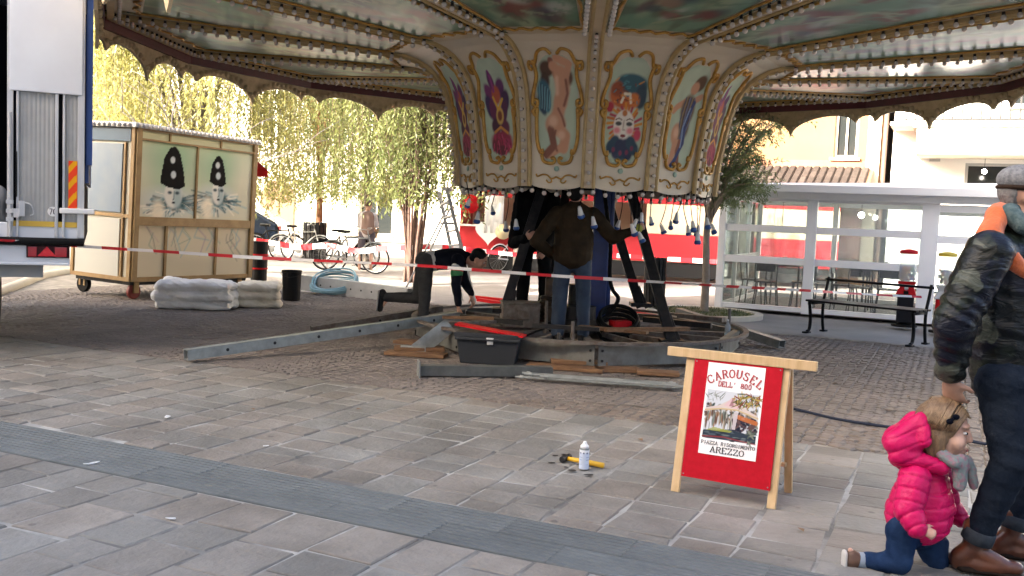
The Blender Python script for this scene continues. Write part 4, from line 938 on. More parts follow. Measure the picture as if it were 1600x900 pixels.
b = MB(); b.box((-.195, -.056, zt(394)), (.10, .01, .09)); b.box((-.43, -.056, zt(394)), (.07, .01, .09)); b.build('lens', lampred, tl, bevel=.003)
b = MB(); b.box((-.96, -.036, zt(397)), (.52, .01, .11)); pl = b.build('number_plate', bellw, tr)
b = MB()
for i, ch in enumerate('3C'): glyph(b, ch, lambda x, y, z: (-.90 + i * .085 + .05 + x * .055, -.042 - z, zt(397) - .04 + y * .08), .2, serif=False)
b.build('plate_letters', inkk, pl)
blu = mat('blue side curtain', (.02, .07, .26), (.016, .055, .20), rough=.5, scale=2)
b = MB(); b.box((.02, 2.3, 2.75), (.03, 4.5, 2.3)); b.build('side_curtain', blu, tr)
b = MB(); b.box((.04, .05, (zt(255) + 3.9) / 2), (.05, .10, 3.9 - zt(255))); b.build('curtain_edge', blu, tr)
inn = mat('dark trailer lining', (.035, .035, .037), rough=.8)
b = MB(); b.box((-2.38, 2.3, 2.45), (.03, 4.5, 3.0)); b.box((-1.2, 4.55, 2.45), (2.36, .03, 3.0)); b.box((-.02, 2.3, 1.3), (.03, 4.4, .6)); b.build('body_walls', inn, tr)
b = MB(); b.box((-1.2, 2.3, 3.95), (2.4, 4.6, .06)); b.build('roof', whitep, tr)
b = MB(); b.box((-1.2, 2.3, zt(365)), (2.3, 4.4, .06)); b.build('floor', inn, tr)
for x in (-.95, -2.1):
    b = MB(); b.lathe([(.24, -.12), (.40, -.13), (.44, -.08), (.44, .08), (.40, .13), (.24, .12)], 26, (x, 1.3, .44), X=Matrix.Rotation(PI / 2, 3, 'Y')); wh = b.build('wheel', blackr, tr, smooth=True)
    b = MB(); b.lathe([(.24, -.10), (.12, -.05), (.0, -.05)], 20, (x, 1.3, .44), X=Matrix.Rotation(PI / 2, 3, 'Y')); b.build('rim', alu, wh)
o = blob('grey_dust_sheet', [capsule((-.85, .25, 1.25), .16, (-.75, .3, 1.45), .10), ellipsoid((-.95, .3, 1.2), (.3, .22, .2))], .02, mat('grey canvas', (.30, .30, .29), (.24, .24, .23), rough=.9, scale=5, bump=.3, bscale=12), smooth=2, fn=lambda c, n_: c + n_ * (vnoise(c, 22, 1) * .014)[:, None]); o.location = TR; o.rotation_euler = (0, 0, TA); tag(o, 'grey dust sheet heaped inside the open trailer', 'sheet')

# ---------------------------------------------------------------- painted booth on castors
bo = thing('ticket_booth', 'wheeled wooden booth painted with two clowns in tall black hats', 'booth', Vector((-5.56, 13.9, 0)))
bo.rotation_euler = (Matrix.Rotation(.030, 3, 'Y') @ Matrix.Rotation(1.107, 3, 'Z')).to_euler()
BW, BD, Z0, Z1 = 2.52, 1.25, .27, 2.50
frm = mat('ochre booth frame', (.30, .19, .07), (.22, .13, .045), rough=.55, scale=6)
bwall = mat('booth wall ply', (.42, .40, .32), rough=.6); pale = mat('pale blue grey door', (.13, .18, .245), (.18, .22, .25), rough=.5, scale=1.5); bluet = mat('blue trim', (.045, .09, .14), rough=.5)
b = MB(); b.box((BW / 2, BD / 2, (Z0 + Z1) / 2), (BW - .02, BD - .02, Z1 - Z0 - .02)); b.build('wall', bwall, bo)
def fbar(x0, z0, x1, z1, wd, t=.03): 
    b = MB(); cx, cz = (x0 + x1) / 2, (z0 + z1) / 2
    b.box((cx, -.004 - t / 2 + .008, cz), (abs(x1 - x0) + (wd if x0 == x1 else 0), t, abs(z1 - z0) + (wd if z0 == z1 else 0))); return b.build('front_batten', frm, bo, bevel=.003)
BX = lambda s: s * BW
for x in (.045, BW - .045): fbar(x, Z0, x, Z1, .09, .045)
fbar(.09, 2.345, BW - .09, 2.345, .03); fbar(.09, 1.16, BW - .09, 1.16, .13, .04); fbar(.09, Z0 + .03, BW - .09, Z0 + .03, .07, .035); fbar(.09, Z1 - .015, BW - .09, Z1 - .015, .03)
fbar(BX(.475), 1.225, BX(.475), 2.33, .035)
for s in (.25, .67): fbar(BX(s), 2.36, BX(s), Z1 - .03, .028)
for s in (.25, .665): fbar(BX(s), Z0 + .065, BX(s), 1.095, .045)
CR = srgb(204, 198, 172)
mu = Paint(150, 76, CR, asp=.43); mu.noise(2, .05, 5)
mu.lay(np.clip((mu.Y - .6) * .9, 0, .28), srgb(160, 188, 150))
def clown(p, cx, hat0, hat1, wd, seed):
    r = np.random.default_rng(seed); A_ = p.asp; hh = hat1 - hat0
    p.ell(cx, (hat0 + hat1) / 2, wd * 1.9, hh * .85, srgb(110, 165, 125), soft=1.2, k=.6)
    p.ell(cx - .01, hat0 - .22, wd * 2.2, .2, srgb(195, 200, 195), soft=.8, k=.8)
    for i in range(150):
        a = r.uniform(-2.9, -.2) if i % 3 else r.uniform(-3.6, .4); L = r.uniform(.06, .26); x0, y0 = cx + r.uniform(-.05, .06), hat0 - .26 + r.uniform(-.06, .08)
        x1, y1 = x0 + L * math.cos(a) * 1.1, y0 + L * math.sin(a) * .9 + .06
        p.line([(x0, y0), ((x0 + x1) / 2, (y0 + y1) / 2 + r.uniform(0, .05)), (x1, y1)], r.uniform(.003, .008), [srgb(60, 90, 95), srgb(90, 130, 135), srgb(40, 50, 55), srgb(150, 175, 175), srgb(235, 225, 205)][r.integers(5)], soft=1, k=.7)
    p.ell(cx + .03, hat0 - .20, wd * .75, .10, srgb(45, 75, 80), soft=.8, k=.9)
    p.ell(cx + .008, hat0 - .10, wd * .72, .19, srgb(216, 212, 200), soft=.2); p.ell(cx + wd * .42, hat0 - .13, wd * .34, .17, srgb(150, 170, 170), soft=.7, k=.8)
    p.ell(cx - .022, hat0 - .08, .018, .022, srgb(70, 84, 88), soft=.8); p.ell(cx + .040, hat0 - .08, .018, .022, srgb(60, 74, 78), soft=.8); p.line([(cx + .012, hat0 - .06), (cx + .016, hat0 - .16), (cx + .006, hat0 - .175)], .004, srgb(110, 120, 120)); p.ell(cx + .012, hat0 - .215, .014, .016, srgb(40, 40, 45), soft=.5)
    p.poly([(cx - wd, hat0 + .04), (cx - wd * .95, hat0 + hh * .3), (cx - wd * .75, hat0 + hh * .7), (cx - wd * .3, hat1 - .02), (cx + wd * .1, hat1), (cx + wd * .5, hat0 + hh * .84), (cx + wd * .85, hat0 + hh * .4), (cx + wd, hat0 + .02), (cx + wd * .5, hat0 - .03), (cx - wd * .4, hat0 - .01)], srgb(6, 7, 8))
    p.ell(cx - .008, hat0 + hh * .66, .019, .045, srgb(196, 200, 196), soft=.3); p.ell(cx + .002, hat0 + hh * .30, .021, .05, srgb(196, 202, 200), soft=.3)
    p.ell(cx - wd * 1.1, hat0 - .34, .05, .16, srgb(240, 226, 200), soft=.8, k=.8)
clown(mu, .275, .42, .97, .105, 1); clown(mu, .675, .50, .92, .078, 4)
mu.build('clown_mural', lambda x, y: (.092 + (BW - .184) * x, -.0, 1.225 + (2.33 - 1.225) * y) , PAINT, bo).location.y = .0035
lo_p = Paint(120, 44, srgb(196, 184, 158), asp=.3); lo_p.noise(8, .05, 4); r7 = np.random.default_rng(12)
for i in range(26):
    x0 = [.1, .25, .33, .55, .62, .78, .86][r7.integers(7)] + r7.uniform(-.06, .06); y0 = 1 - r7.uniform(0, .15); lo_p.line([(x0, y0), (x0 + r7.uniform(-.04, .08), y0 - r7.uniform(.1, .25)), (x0 + r7.uniform(-.05, .12), y0 - r7.uniform(.25, .6))], r7.uniform(.003, .007), [srgb(120, 160, 165), srgb(150, 130, 150), srgb(90, 100, 105), srgb(175, 150, 150), srgb(110, 140, 130)][r7.integers(5)], soft=1.2, k=.6)
lo_p.build('sketched_panel', lambda x, y: (.092 + (BW - .184) * x, .0035, Z0 + .065 + (1.095 - Z0 - .065) * y), PAINT, bo)
tp_ = Paint(40, 6, srgb(186, 186, 154)); tp_.build('top_panel', lambda x, y: (.092 + (BW - .184) * x, .0035, 2.36 + (Z1 - .03 - 2.36) * y), PAINT, bo)
# end wall with the pale blue door
for y, z0, z1, wd, m_ in ((.03, Z0, Z1, .07, frm), (BD - .03, Z0, Z1, .06, frm), (.19, Z0 + .06, 2.28, .035, frm)):
    b = MB(); b.box((-.004, y, (z0 + z1) / 2), (.035, wd, z1 - z0)); b.build('side_batten', m_, bo, bevel=.003)
b = MB(); b.box((-.006, BD / 2 + .02, 2.39), (.03, BD - .12, .18)); b.build('door_header', bluet, bo)
b = MB(); b.box((0, .70, 1.76), (.03, .92, 1.0)); b.build('door', pale, bo, bevel=.006)
b = MB(); b.box((0, .70, .74), (.03, .92, .86)); b.build('lower_door', mat('pale grey ply', (.40, .40, .36), rough=.6), bo, bevel=.006)
b = MB(); b.box((-.004, .62, 1.22), (.03, 1.1, .05)); b.box((-.004, .62, Z0 + .03), (.034, 1.15, .06)); b.build('side_rail', frm, bo)
b = MB(); b.tube([(-.02, .9, 1.22), (-.06, .9, 1.22), (-.06, .9, 1.30)], .014, 8); b.build('door_handle', darkst, bo)
b = MB(); b.box((BW / 2 - .02, BD / 2, Z1 + .035), (BW + .1, BD + .12, .07)); b.build('roof', alu, bo)
vs_, fs_ = ellipsoid((0, 0, 0), (.026, .026, .03), n=8, m=5); rb_ = MB(); rb_.add(vs_, fs_); rb_me = rb_.mesh('roof_bulb', bulbm, True)
for i in range(30):
    o = link('roof_bulb', rb_me, bo); o.location = (.0 + i * (BW / 29), -.075, Z1 + .03)
for i in range(12):
    o = link('roof_bulb', rb_me, bo); o.location = (-.085, .05 + i * .105, Z1 + .03)
for x, y, rr in ((.16, .10, .115), (BW - .2, .1, .115), (.16, BD - .1, .13), (BW - .2, BD - .1, .13)):
    b = MB(); b.lathe([(.02, -.035), (rr - .012, -.035), (rr, -.02), (rr, .02), (rr - .012, .035), (.02, .035)], 20, (x, y, rr), X=Matrix.Rotation(PI / 2, 3, 'Y') if y > .5 else Matrix.Rotation(PI / 2, 3, 'X') @ Matrix.Identity(3)); wh = b.build('castor', mat('red castor wheel', (.16, .02, .015), rough=.5) if (y < .5 and x < 1) else blackr, bo)
    b = MB(); b.box((x, y + .05, rr + .09), (.09, .03, .22)); b.box((x, y - .05, rr + .09), (.09, .03, .22)); b.build('castor_fork', frm, wh)
b = MB(); b.box((BW / 2, BD / 2, Z0 - .03), (BW - .1, BD - .1, .06)); b.build('chassis', darkst, bo)
# red awning on the serving side
b = MB(); b.add([(BW, .1, 2.30), (BW, 1.1, 2.30), (BW + .42, .1, 2.10), (BW + .42, 1.1, 2.10), (BW + .42, .1, 1.98), (BW + .42, 1.1, 1.98)], [(0, 1, 3, 2), (2, 3, 5, 4)]); b.build('awning', redp, bo)

# ---------------------------------------------------------------- things on the ground at the left
tarp = mat('white tarpaulin', (.84, .83, .80), (.74, .72, .68), rough=.6, scale=3, bump=.8, bscale=16)
tarp2 = mat('yellowed tarpaulin', (.78, .73, .62), (.66, .60, .48), rough=.65, scale=3, bump=.8, bscale=16)
def bundle(label, c, L, D, H, rz, m, seed, group='folded tarpaulins by the booth'):
    sh = []; r = random.Random(seed); n = 3
    for i in range(n):      # thick folded layers, each sagging over the one below
        z = H * (i + .5) / n; k_ = (1.0, 1.03, .96)[i] + r.uniform(-.03, .03); dx = r.uniform(-.03, .05) * L; hw, hd = L / 2 * k_, D / 2 * k_; t_ = H / n * .62
        for q in (-1, -.33, .33, 1):
            y = q * (hd - t_); sh.append(capsule((-hw + t_ + dx + r.uniform(0, .06) * L, y, z + r.uniform(-.01, .01)), t_, (hw - t_ + dx - r.uniform(0, .08) * L, y, z + r.uniform(-.025, .02)), t_ * r.uniform(.8, 1), side=(0, 1, 0), sx=1.9, sy=1))
    sh.append(ellipsoid((L * .02, 0, H * .86), (L * .44, D * .46, H * .2)))
    def fn(c_, n_):
        fold = vnoise(c_ * np.array([1, 1, 2.5]), 9, seed) * .028 + vnoise(c_ * np.array([1.4, .7, 1]), 23, seed + 1) * .010 + np.abs(np.sin(c_[:, 0] * 7 + c_[:, 2] * 11 + seed)) * .02 - np.abs(vnoise(c_ * np.array([1, 1, 1.6]), 31, seed + 5)) * .016
        c_ = c_ + n_ * fold[:, None]; c_[:, 2] = np.maximum(c_[:, 2], .004); return c_
    o = blob('tarpaulin_bundle', sh, .014, m, smooth=4, fn=fn)
    o.location = c; o.rotation_euler = (0, 0, rz); return tag(o, label, 'tarpaulin', group)
P = gnd(302, 482); bundle('larger folded white tarpaulin bundle in front of the clown booth', (P.x, P.y + .2, 0), 1.14, .66, .36, .12, tarp, 3)
P = gnd(392, 480); bundle('smaller yellowed tarpaulin bundle right of the larger white one', (P.x + .02, P.y + .22, 0), .66, .5, .33, .2, tarp2, 8)
P = gnd(455, 469)
t = thing('black_bucket', 'black plastic bucket left of the pale blue hose coil', 'bucket', P)
b = MB(); b.lathe([(.125, 0), (.135, .01), (.148, .44), (.158, .445), (.158, .47), (.145, .47), (.13, .03), (0, .03)], 24); b.build('bucket_wall', mat('black plastic', (.012, .012, .013), rough=.5), t, smooth=False)
b = MB(); b.tube(spline([(-.155, 0, .43), (-.14, -.1, .40), (0, -.17, .37), (.14, -.1, .40), (.155, 0, .43)], 5), .005, 6); b.build('bail_handle', darkst, t)
P = gnd(404, 446)
t = thing('litter_bin', 'tall black bin standing behind the booth corner', 'bin', P); b = MB(); b.lathe([(.13, 0), (.14, .02), (.16, .78), (.17, .8), (.15, .8), (.0, .7)], 20); b.build('bin_body', mat('black plastic', (.012, .012, .013)), t); b = MB(); b.lathe([(.163, .55), (.163, .58)], 20); b.lathe([(.158, .3), (.158, .33)], 20); b.build('red_band', redp, t)
hose = mat('pale blue hose', (.20, .38, .46), (.28, .46, .52), rough=.4, scale=6)
P = gnd(517, 462); b = MB()
for i in range(9):
    rr = .36 + rnd.uniform(-.04, .03); ph_ = rnd.uniform(0, 6); tilt = .10 + .03 * i; ox, oy = rnd.uniform(-.02, .02), rnd.uniform(-.02, .02)
    b.tube([Vector((ox + rr * math.cos(t_), oy + rr * .8 * math.sin(t_), .03 + .022 * i + tilt * math.sin(t_ + .2) * .5 + .06 + .01 * math.sin(3 * t_ + ph_))) for t_ in np.linspace(0, 2 * PI, 41)[:-1]], .015, 7, closed=True)
o = b.build('hose_coil', hose, smooth=True); o.location = (P.x, P.y + .25, 0); tag(o, 'coil of pale blue hose lying beside the black bucket', 'hose')
b = MB(); 
for i in range(4): b.box((rnd.uniform(-.1, .1), .35 + .1 * i, .05), (.7, .1, .08), rz=rnd.uniform(-.1, .1))
o = b.build('timber_pile', woodr); o.location = (P.x + .1, P.y + .2, 0); tag(o, 'low pile of brown boards behind the blue hose coil', 'boards')
channel('perforated_beam', 'pale perforated steel box beam behind the blue hose coil', at(472, 441, 16.6), at(640, 463, 15.4), .16, .26, m=mat('pale zinc', (.55, .56, .55), (.46, .47, .46), rough=.5, metal=.2, scale=6), holes=9)
# step ladder
lad = thing('step_ladder', 'aluminium step ladder standing behind the bending worker', 'ladder', gnd(712, 476))
LB = gnd(712, 476)
def lp(x, y, Y): return at(x, y, Y) - LB
for (x0, y0, Y0, x1, y1, Y1, wd) in ((698, 293, 15.0, 742, 474, 14.6, .055), (686, 300, 15.35, 722, 470, 14.9, .055)):
    b = MB(); b.bar(lp(x0, y0, Y0), lp(x1, y1, Y1), wd, .028, up=(0, 1, 0)); b.build('stile', alu, lad)
for i in range(7):
    t_ = .12 + i * .125; p = lp(698, 293, 15.0).lerp(lp(742, 474, 14.6), t_); q = lp(686, 300, 15.35).lerp(lp(722, 470, 14.9), t_); b = MB(); b.bar(p, q, .07, .025); b.build('tread', alu, lad)
for (x0, y0, Y0, x1, y1, Y1) in ((703, 326, 15.1, 672, 392, 15.9), (697, 328, 15.4, 664, 392, 16.1)):
    p, q = lp(x0, y0, Y0), lp(x1, y1, Y1); q = p + (q - p) * ((p.z) / (p.z - q.z)) * .98; b = MB(); b.tube([p, q], .016, 8); b.build('rear_stay', alu, lad)
b = MB(); b.box(lp(700, 296, 15.15), (.12, .34, .05)); b.build('top_cap', bellw, lad); b = MB(); b.bar(lp(690, 349, 15.5), lp(710, 349, 15.1), .05, .03); b.build('spreader', blackr, lad)

# ---------------------------------------------------------------- barrier tape
tapew = mat('white tape film', (.74, .73, .72), rough=.4, trans=.25); taper = mat('red tape film', (.52, .02, .03), rough=.4, trans=.25)
def tape(label, ctrl, width, stripe, seed, group, tw=1.2):
    pts = spline(ctrl, 14); r = random.Random(seed); b = MB()
    acc = 0; step = .05; dense = [pts[0]]
    for p, q in zip(pts[:-1], pts[1:]):
        L = (q - p).length; n = max(1, int(L / step)); dense += [p.lerp(q, (i + 1) / n) for i in range(n)]
    s = 0; prev = None
    for i, p in enumerate(dense):
        if i: s += (p - dense[i - 1]).length
        t_ = (dense[min(i + 1, len(dense) - 1)] - dense[max(i - 1, 0)]).normalized()
        an = tw * math.sin(s * .9 + seed) * .5 + .25 * math.sin(s * 2.7 + seed * 2); d = Vector((0, 0, 1)) * math.cos(an) + t_.cross(Vector((0, 0, 1))).normalized() * math.sin(an)
        a_, c_ = p + d * width / 2, p - d * width / 2
        if prev:
            b.add([prev[1], c_, a_, prev[0]], [(0, 1, 2, 3)], int(s / stripe) % 2)
        prev = (a_, c_)
    return tag(b.build('barrier_tape', [tapew, taper], smooth=True), label, 'tape', group)
tape('thin red and white tape strung across the middle, from trailer past the bench', [at(-60, 372, 8.3), at(0, 375, 8.6), at(130, 385, 9.0), at(270, 394, 9.0), at(410, 403, 9.1), at(640, 414, 9.2), at(760, 423, 9.2), at(870, 431, 9.25), at(1000, 439, 9.4), at(1130, 447, 10.2), at(1260, 454, 11.4), at(1340, 459, 12.0), at(1440, 464, 12.2)], .032, .25, 1, 'barrier tapes', 1.5)
tape('broad red and white tape at the back by the parked bicycles', [at(380, 373, 21), at(420, 379, 21), at(470, 386, 20.6), at(512, 384, 20.3), at(560, 392, 20.0), at(600, 388, 19.9), at(640, 387, 19.7)], .12, .30, 2, 'barrier tapes', .6)
tape('broad red and white tape below the red stall', [at(640, 387, 19.7), at(700, 386, 20.2), at(760, 393, 20.4), at(860, 402, 20.6), at(950, 399, 20.8), at(1050, 405, 20.8), at(1140, 410, 20.5), at(1250, 415, 19.5)], .10, .26, 3, 'barrier tapes', .7)

# ---------------------------------------------------------------- bench
ba, bb = gnd(1263, 520), gnd(1424, 541); bd = (bb - ba); BL = bd.length; bd.normalize()
be = thing('street_bench', 'black metal bench with open back in front of the glass pavilion', 'bench', ba, math.atan2(bd.y, bd.x))
iron = mat('black cast iron', (.014, .015, .018), rough=.4, metal=.3)
for i, x in enumerate((0.0, BL)):
    b = MB()
    b.tube(spline([(x, -.04, .02), (x, .02, .06), (x, .03, .2), (x, 0, .36), (x, -.02, .43)], 5), .024, 8); b.tube(spline([(x, .40, .02), (x, .36, .2), (x, .36, .43), (x, .42, .62), (x, .47, .78)], 5), .022, 8)
    b.bar((x, -.04, .42), (x, .38, .42), .03, .04); b.box((x, -.05, .012), (.06, .14, .024)); b.box((x, .41, .012), (.06, .12, .024)); b.build('side_frame', iron, be, smooth=True)
for y in (.0, .115, .23, .345):
    b = MB(); b.bar((-.05, y, .455), (BL + .05, y, .455), .10, .028); b.build('seat_slat', iron, be, bevel=.006)
for z, y in ((.745, .455),):
    b = MB(); b.tube([(-.04, y, z), (BL + .04, y, z)], .018, 8); b.build('back_rail', iron, be, smooth=True)

# ---------------------------------------------------------------- sweet machines
def machine(label, P, capm, basem, body_h, hue):
    t = thing('sweet_machine', label, 'vending machine', P, -.4, 'sweet machines outside the pavilion')
    b = MB(); b.lathe([(.19, 0), (.19, .03), (.05, .05), (.045, .1)], 20); b.build('foot', blackr, t); 
    b = MB(); b.box((0, 0, .28), (.24, .24, .44)); b.build('cabinet', mat('dark cabinet', (.02, .022, .03), rough=.5) if basem is redp else redp, t, bevel=.02)
    b = MB(); b.add([(-.15, -.15, .50), (.15, -.15, .50), (.15, .15, .50), (-.15, .15, .50), (-.10, -.10, .62), (.10, -.10, .62), (.10, .10, .62), (-.10, .10, .62), (-.14, -.14, .70), (.14, -.14, .70), (.14, .14, .70), (-.14, .14, .70)], [(3, 2, 1, 0)] + [(i + 4 * k, (i + 1) % 4 + 4 * k, (i + 1) % 4 + 4 + 4 * k, i + 4 + 4 * k) for k in (0, 1) for i in range(4)] + [(8, 9, 10, 11)]); b.build('dispenser', basem, t, bevel=.012)
    b = MB(); b.lathe([(.03, 0), (.03, .02), (0, .022)], 14, (0, -.115, .60), X=Matrix.Rotation(PI / 2, 3, 'X')); b.box((0, -.14, .60), (.06, .012, .014)); b.build('crank', alu, t); b = MB(); b.box((0, -.15, .535), (.07, .03, .05)); b.build('chute_flap', blackr, t)
    b = MB(); b.lathe([(.115, .70), (.125, .72), (.125, 1.12), (.115, 1.14)], 20); b.build('globe', clear, t, smooth=True)
    b = MB(); b.lathe([(.13, 1.13), (.135, 1.15), (.12, 1.18), (.03, 1.20), (0, 1.2)], 20); b.build('lid', capm, t, smooth=True)
    cols = [mat('sweet %d' % i, c, rough=.3) for i, c in enumerate(((.6, .05, .04), (.65, .4, .05), (.1, .4, .08), (.6, .58, .5), (.08, .15, .5)))]
    b = MB()
    for i in range(90):
        a, rr, z = rnd.uniform(0, 6.28), .105 * math.sqrt(rnd.random()), .725 + .2 * rnd.random() ** 1.2
        vs_, fs_ = ellipsoid((rr * math.cos(a), rr * math.sin(a), z), (.02, .02, .018), n=7, m=5); b.add(vs_, fs_, (i + hue) % 5)
    tag(b.build('sweets', cols, t, smooth=True), kind='stuff')
P = gnd(1412, 510); machine('red sweet machine with clear globe beside the black bench', P, redp, redp, .6, 0)
P = gnd(1472, 520); machine('sweet machine with yellow lid half hidden behind the camouflage jacket', P, mat('yellow lid plastic', (.65, .45, .03), rough=.35), mat('white enamel', (.6, .6, .58), rough=.35), .6, 2)
# ---------------------------------------------------------------- people
skin = mat('skin', (.50, .29, .20), (.44, .24, .165), rough=.5, scale=14, spec=.4)
skin_c = mat('child skin', (.58, .36, .27), (.52, .29, .21), rough=.45, scale=10, spec=.4)
def V(*a): return Vector(a)
def hand(wr, d, pn, s=1.0, curl=.5, thumb=None, spread=.12):
    "palm and five fingers; d = direction of the fingers, pn = palm side normal, thumb = side the thumb leaves"
    d = Vector(d).normalized(); pn = Vector(pn); pn = (pn - d * pn.dot(d)).normalized(); sd = d.cross(pn)
    if thumb is not None and sd.dot(Vector(thumb)) < 0: sd = -sd
    wr = Vector(wr); sh = [capsule(wr, .026 * s, wr + d * .05 * s, .036 * s, side=sd, sx=1.1, sy=.55), capsule(wr + d * .04 * s, .036 * s, wr + d * .085 * s, .038 * s, side=sd, sx=1.1, sy=.42)]
    for i, L in enumerate((.068, .078, .072, .056)):
        a = 1 - i * .667; base = wr + d * (.088 - .004 * abs(i - 1)) * s + sd * (a * .032 * s); fd = (d + sd * a * spread).normalized()
        k1 = base + (fd * math.cos(curl * .6) + pn * math.sin(curl * .6)) * L * .5 * s
        k2 = k1 + (fd * math.cos(curl * 1.7) + pn * math.sin(curl * 1.7)) * L * .36 * s
        k3 = k2 + (fd * math.cos(curl * 2.5) + pn * math.sin(curl * 2.5)) * L * .28 * s
        sh += [capsule(base - d * .012 * s, .0105 * s, k1, .0098 * s, n=8, m=3), capsule(k1, .0098 * s, k2, .009 * s, n=8, m=3), capsule(k2, .009 * s, k3, .008 * s, n=8, m=3)]
    tb = wr + d * .03 * s + sd * .03 * s; t1 = tb + (d * .6 + sd * .7 + pn * .35).normalized() * .04 * s; t2 = t1 + (d * .9 + sd * .25 + pn * .5).normalized() * .034 * s
    return sh + [capsule(tb, .015 * s, t1, .012 * s, n=8, m=3), capsule(t1, .012 * s, t2, .0095 * s, n=8, m=3)]
def head_shapes(c, f, s=1.0, child=False, up=(0, 0, 1)):
    f = Vector(f).normalized(); up = Vector(up); sd = up.cross(f).normalized(); up = f.cross(sd); c = Vector(c); X = Matrix((sd, f, up)).transposed()
    L = lambda a, b, z: c + X @ Vector((a * s, b * s, z * s))
    sh = [ellipsoid(L(0, -.012, .028), (.076 * s, .096 * s, .092 * s), X), ellipsoid(L(0, .022, -.03), (.064 * s, .068 * s, .085 * s), X), ellipsoid(L(0, .055, -.088), (.034 * s, .03 * s, .026 * s), X)]
    sh += [capsule(L(0, .086, .012), .011 * s, L(0, .103 if not child else .098, -.022), .015 * s, n=8, m=3), ellipsoid(L(0, .086, -.060), (.026 * s, .012 * s, .008 * s), X), ellipsoid(L(0, .083, -.074), (.022 * s, .012 * s, .009 * s), X), ellipsoid(L(0, .074, .032), (.055 * s, .02 * s, .012 * s), X)]
    for q in (-1, 1):
        if child: sh += [ellipsoid(L(q * .036, .056, -.035), (.036 * s, .032 * s, .034 * s), X)]; continue
        sh += [ellipsoid(L(q * .074, -.012, -.012), (.012 * s, .022 * s, .034 * s), X), ellipsoid(L(q * .038, .06, -.035), (.03 * s, .024 * s, .028 * s), X)]
    return sh, L, X
def body_shapes(J, f, s=1.0, child=False, hup=(0, 0, 1)):
    side = J['sr'] - J['sl']; sh, L, X = head_shapes(J['head'], f, s * (1 if not child else .98), child, hup)
    hb = L(0, -.02, -.07); sh.append(capsule(J['neck'], .058 * s, hb, .052 * s)); ch = (J['sr'] + J['sl']) / 2; pv_ = (J['hr'] + J['hl']) / 2
    sh += [capsule(ch.lerp(pv_, .12), .085 * s, ch.lerp(pv_, .5), .088 * s, side=side, sx=1.35, sy=.9), capsule(ch.lerp(pv_, .5), .086 * s, pv_, .09 * s, side=side, sx=1.3, sy=.9), capsule(J['sr'].lerp(ch, .25), .055 * s, J['sl'].lerp(ch, .25), .055 * s), capsule(J['neck'], .055 * s, ch.lerp(pv_, .15), .075 * s)]
    for q in 'rl':
        sh += [capsule(J['s' + q], .052 * s, J['e' + q], .04 * s), capsule(J['e' + q], .04 * s, J['w' + q], .027 * s), capsule(J['h' + q], .078 * s, J['k' + q], .054 * s), capsule(J['k' + q], .055 * s, J['a' + q], .036 * s), capsule(J['a' + q] - V(0, 0, .03 * s), .026 * s, J['t' + q], .018 * s)]
    return sh, L, X
def eyes(L, parent, base, s=1.0, soft=False):
    for q in (-1, 1):
        b = MB(); vs_, fs_ = ellipsoid(L(q * .031, .0765, .006), (.011 * s, .009 * s, .007 * s), n=10, m=6); b.add(vs_, fs_); o = b.build('eye', mat('eye white', (.7, .68, .65), rough=.2), parent, smooth=True); o.location = -base
        b = MB(); vs_, fs_ = ellipsoid(L(q * .031, .083, .006), (.0068 * s, .004 * s, .0066 * s), n=10, m=6); b.add(vs_, fs_); o2 = b.build('iris', mat('dark iris', (.02, .012, .008), rough=.15), o, smooth=True)
        b = MB(); b.tube([L(q * .014, .088, .029), L(q * .032, .089, .034), L(q * .050, .079, .029)], .0042 * s if not soft else .0022, 6); o3 = b.build('eyebrow', mat('brow hair', (.06, .045, .035), rough=.8) if not soft else mat('fair brow hair', (.25, .16, .10), rough=.8), parent, smooth=True); o3.location = -base
def put(o, base): o.location = -Vector(base); return o
def wrinkle(amp, sc, seed, ani=(1, 1, 1)):
    return lambda c, n_: c + n_ * ((vnoise(c * np.array(ani), sc, seed) + .5 * vnoise(c * np.array(ani), sc * 2.1, seed + 2)) * amp)[:, None]
def shoe(an, toe, s, h=.045, wd=.042):
    "a foot-long shoe from ankle to toe"
    an, toe = Vector(an), Vector(toe); d = (toe - an); d.z = 0; d.normalize(); heel = V(an.x, an.y, toe.z) - d * .045 * s
    return [capsule(heel, h * s, toe, (h - .008) * s, side=d.cross(V(0, 0, 1)), sx=.9, sy=.85), capsule(heel + V(0, 0, .02 * s), .042 * s, V(an.x, an.y, an.z), .042 * s), capsule(heel.lerp(toe, .3), .045 * s, heel.lerp(toe, .7), .042 * s)]

def hairline(c, L, X, f0, slope, k, u0=-.04, u1=.08):
    "sink the hair inside the skull in front of a line from ear to forehead"
    o = np.array(L(0, 0, 0)); loc = (c - o) @ np.array(X); f_, u_ = loc[:, 1], loc[:, 2]
    lim = f0 + np.clip((u_ - u0) / (u1 - u0), 0, 2) * (.085 - f0); m_ = np.clip((f_ - lim) / .012, 0, 1) * (u_ < u1 + .03)
    if slope: m_ = np.maximum(m_, (f_ > f0 - .02) * (u_ < slope))
    loc = loc * (1 - (1 - k) * m_)[:, None]; return o + loc @ np.array(X).T
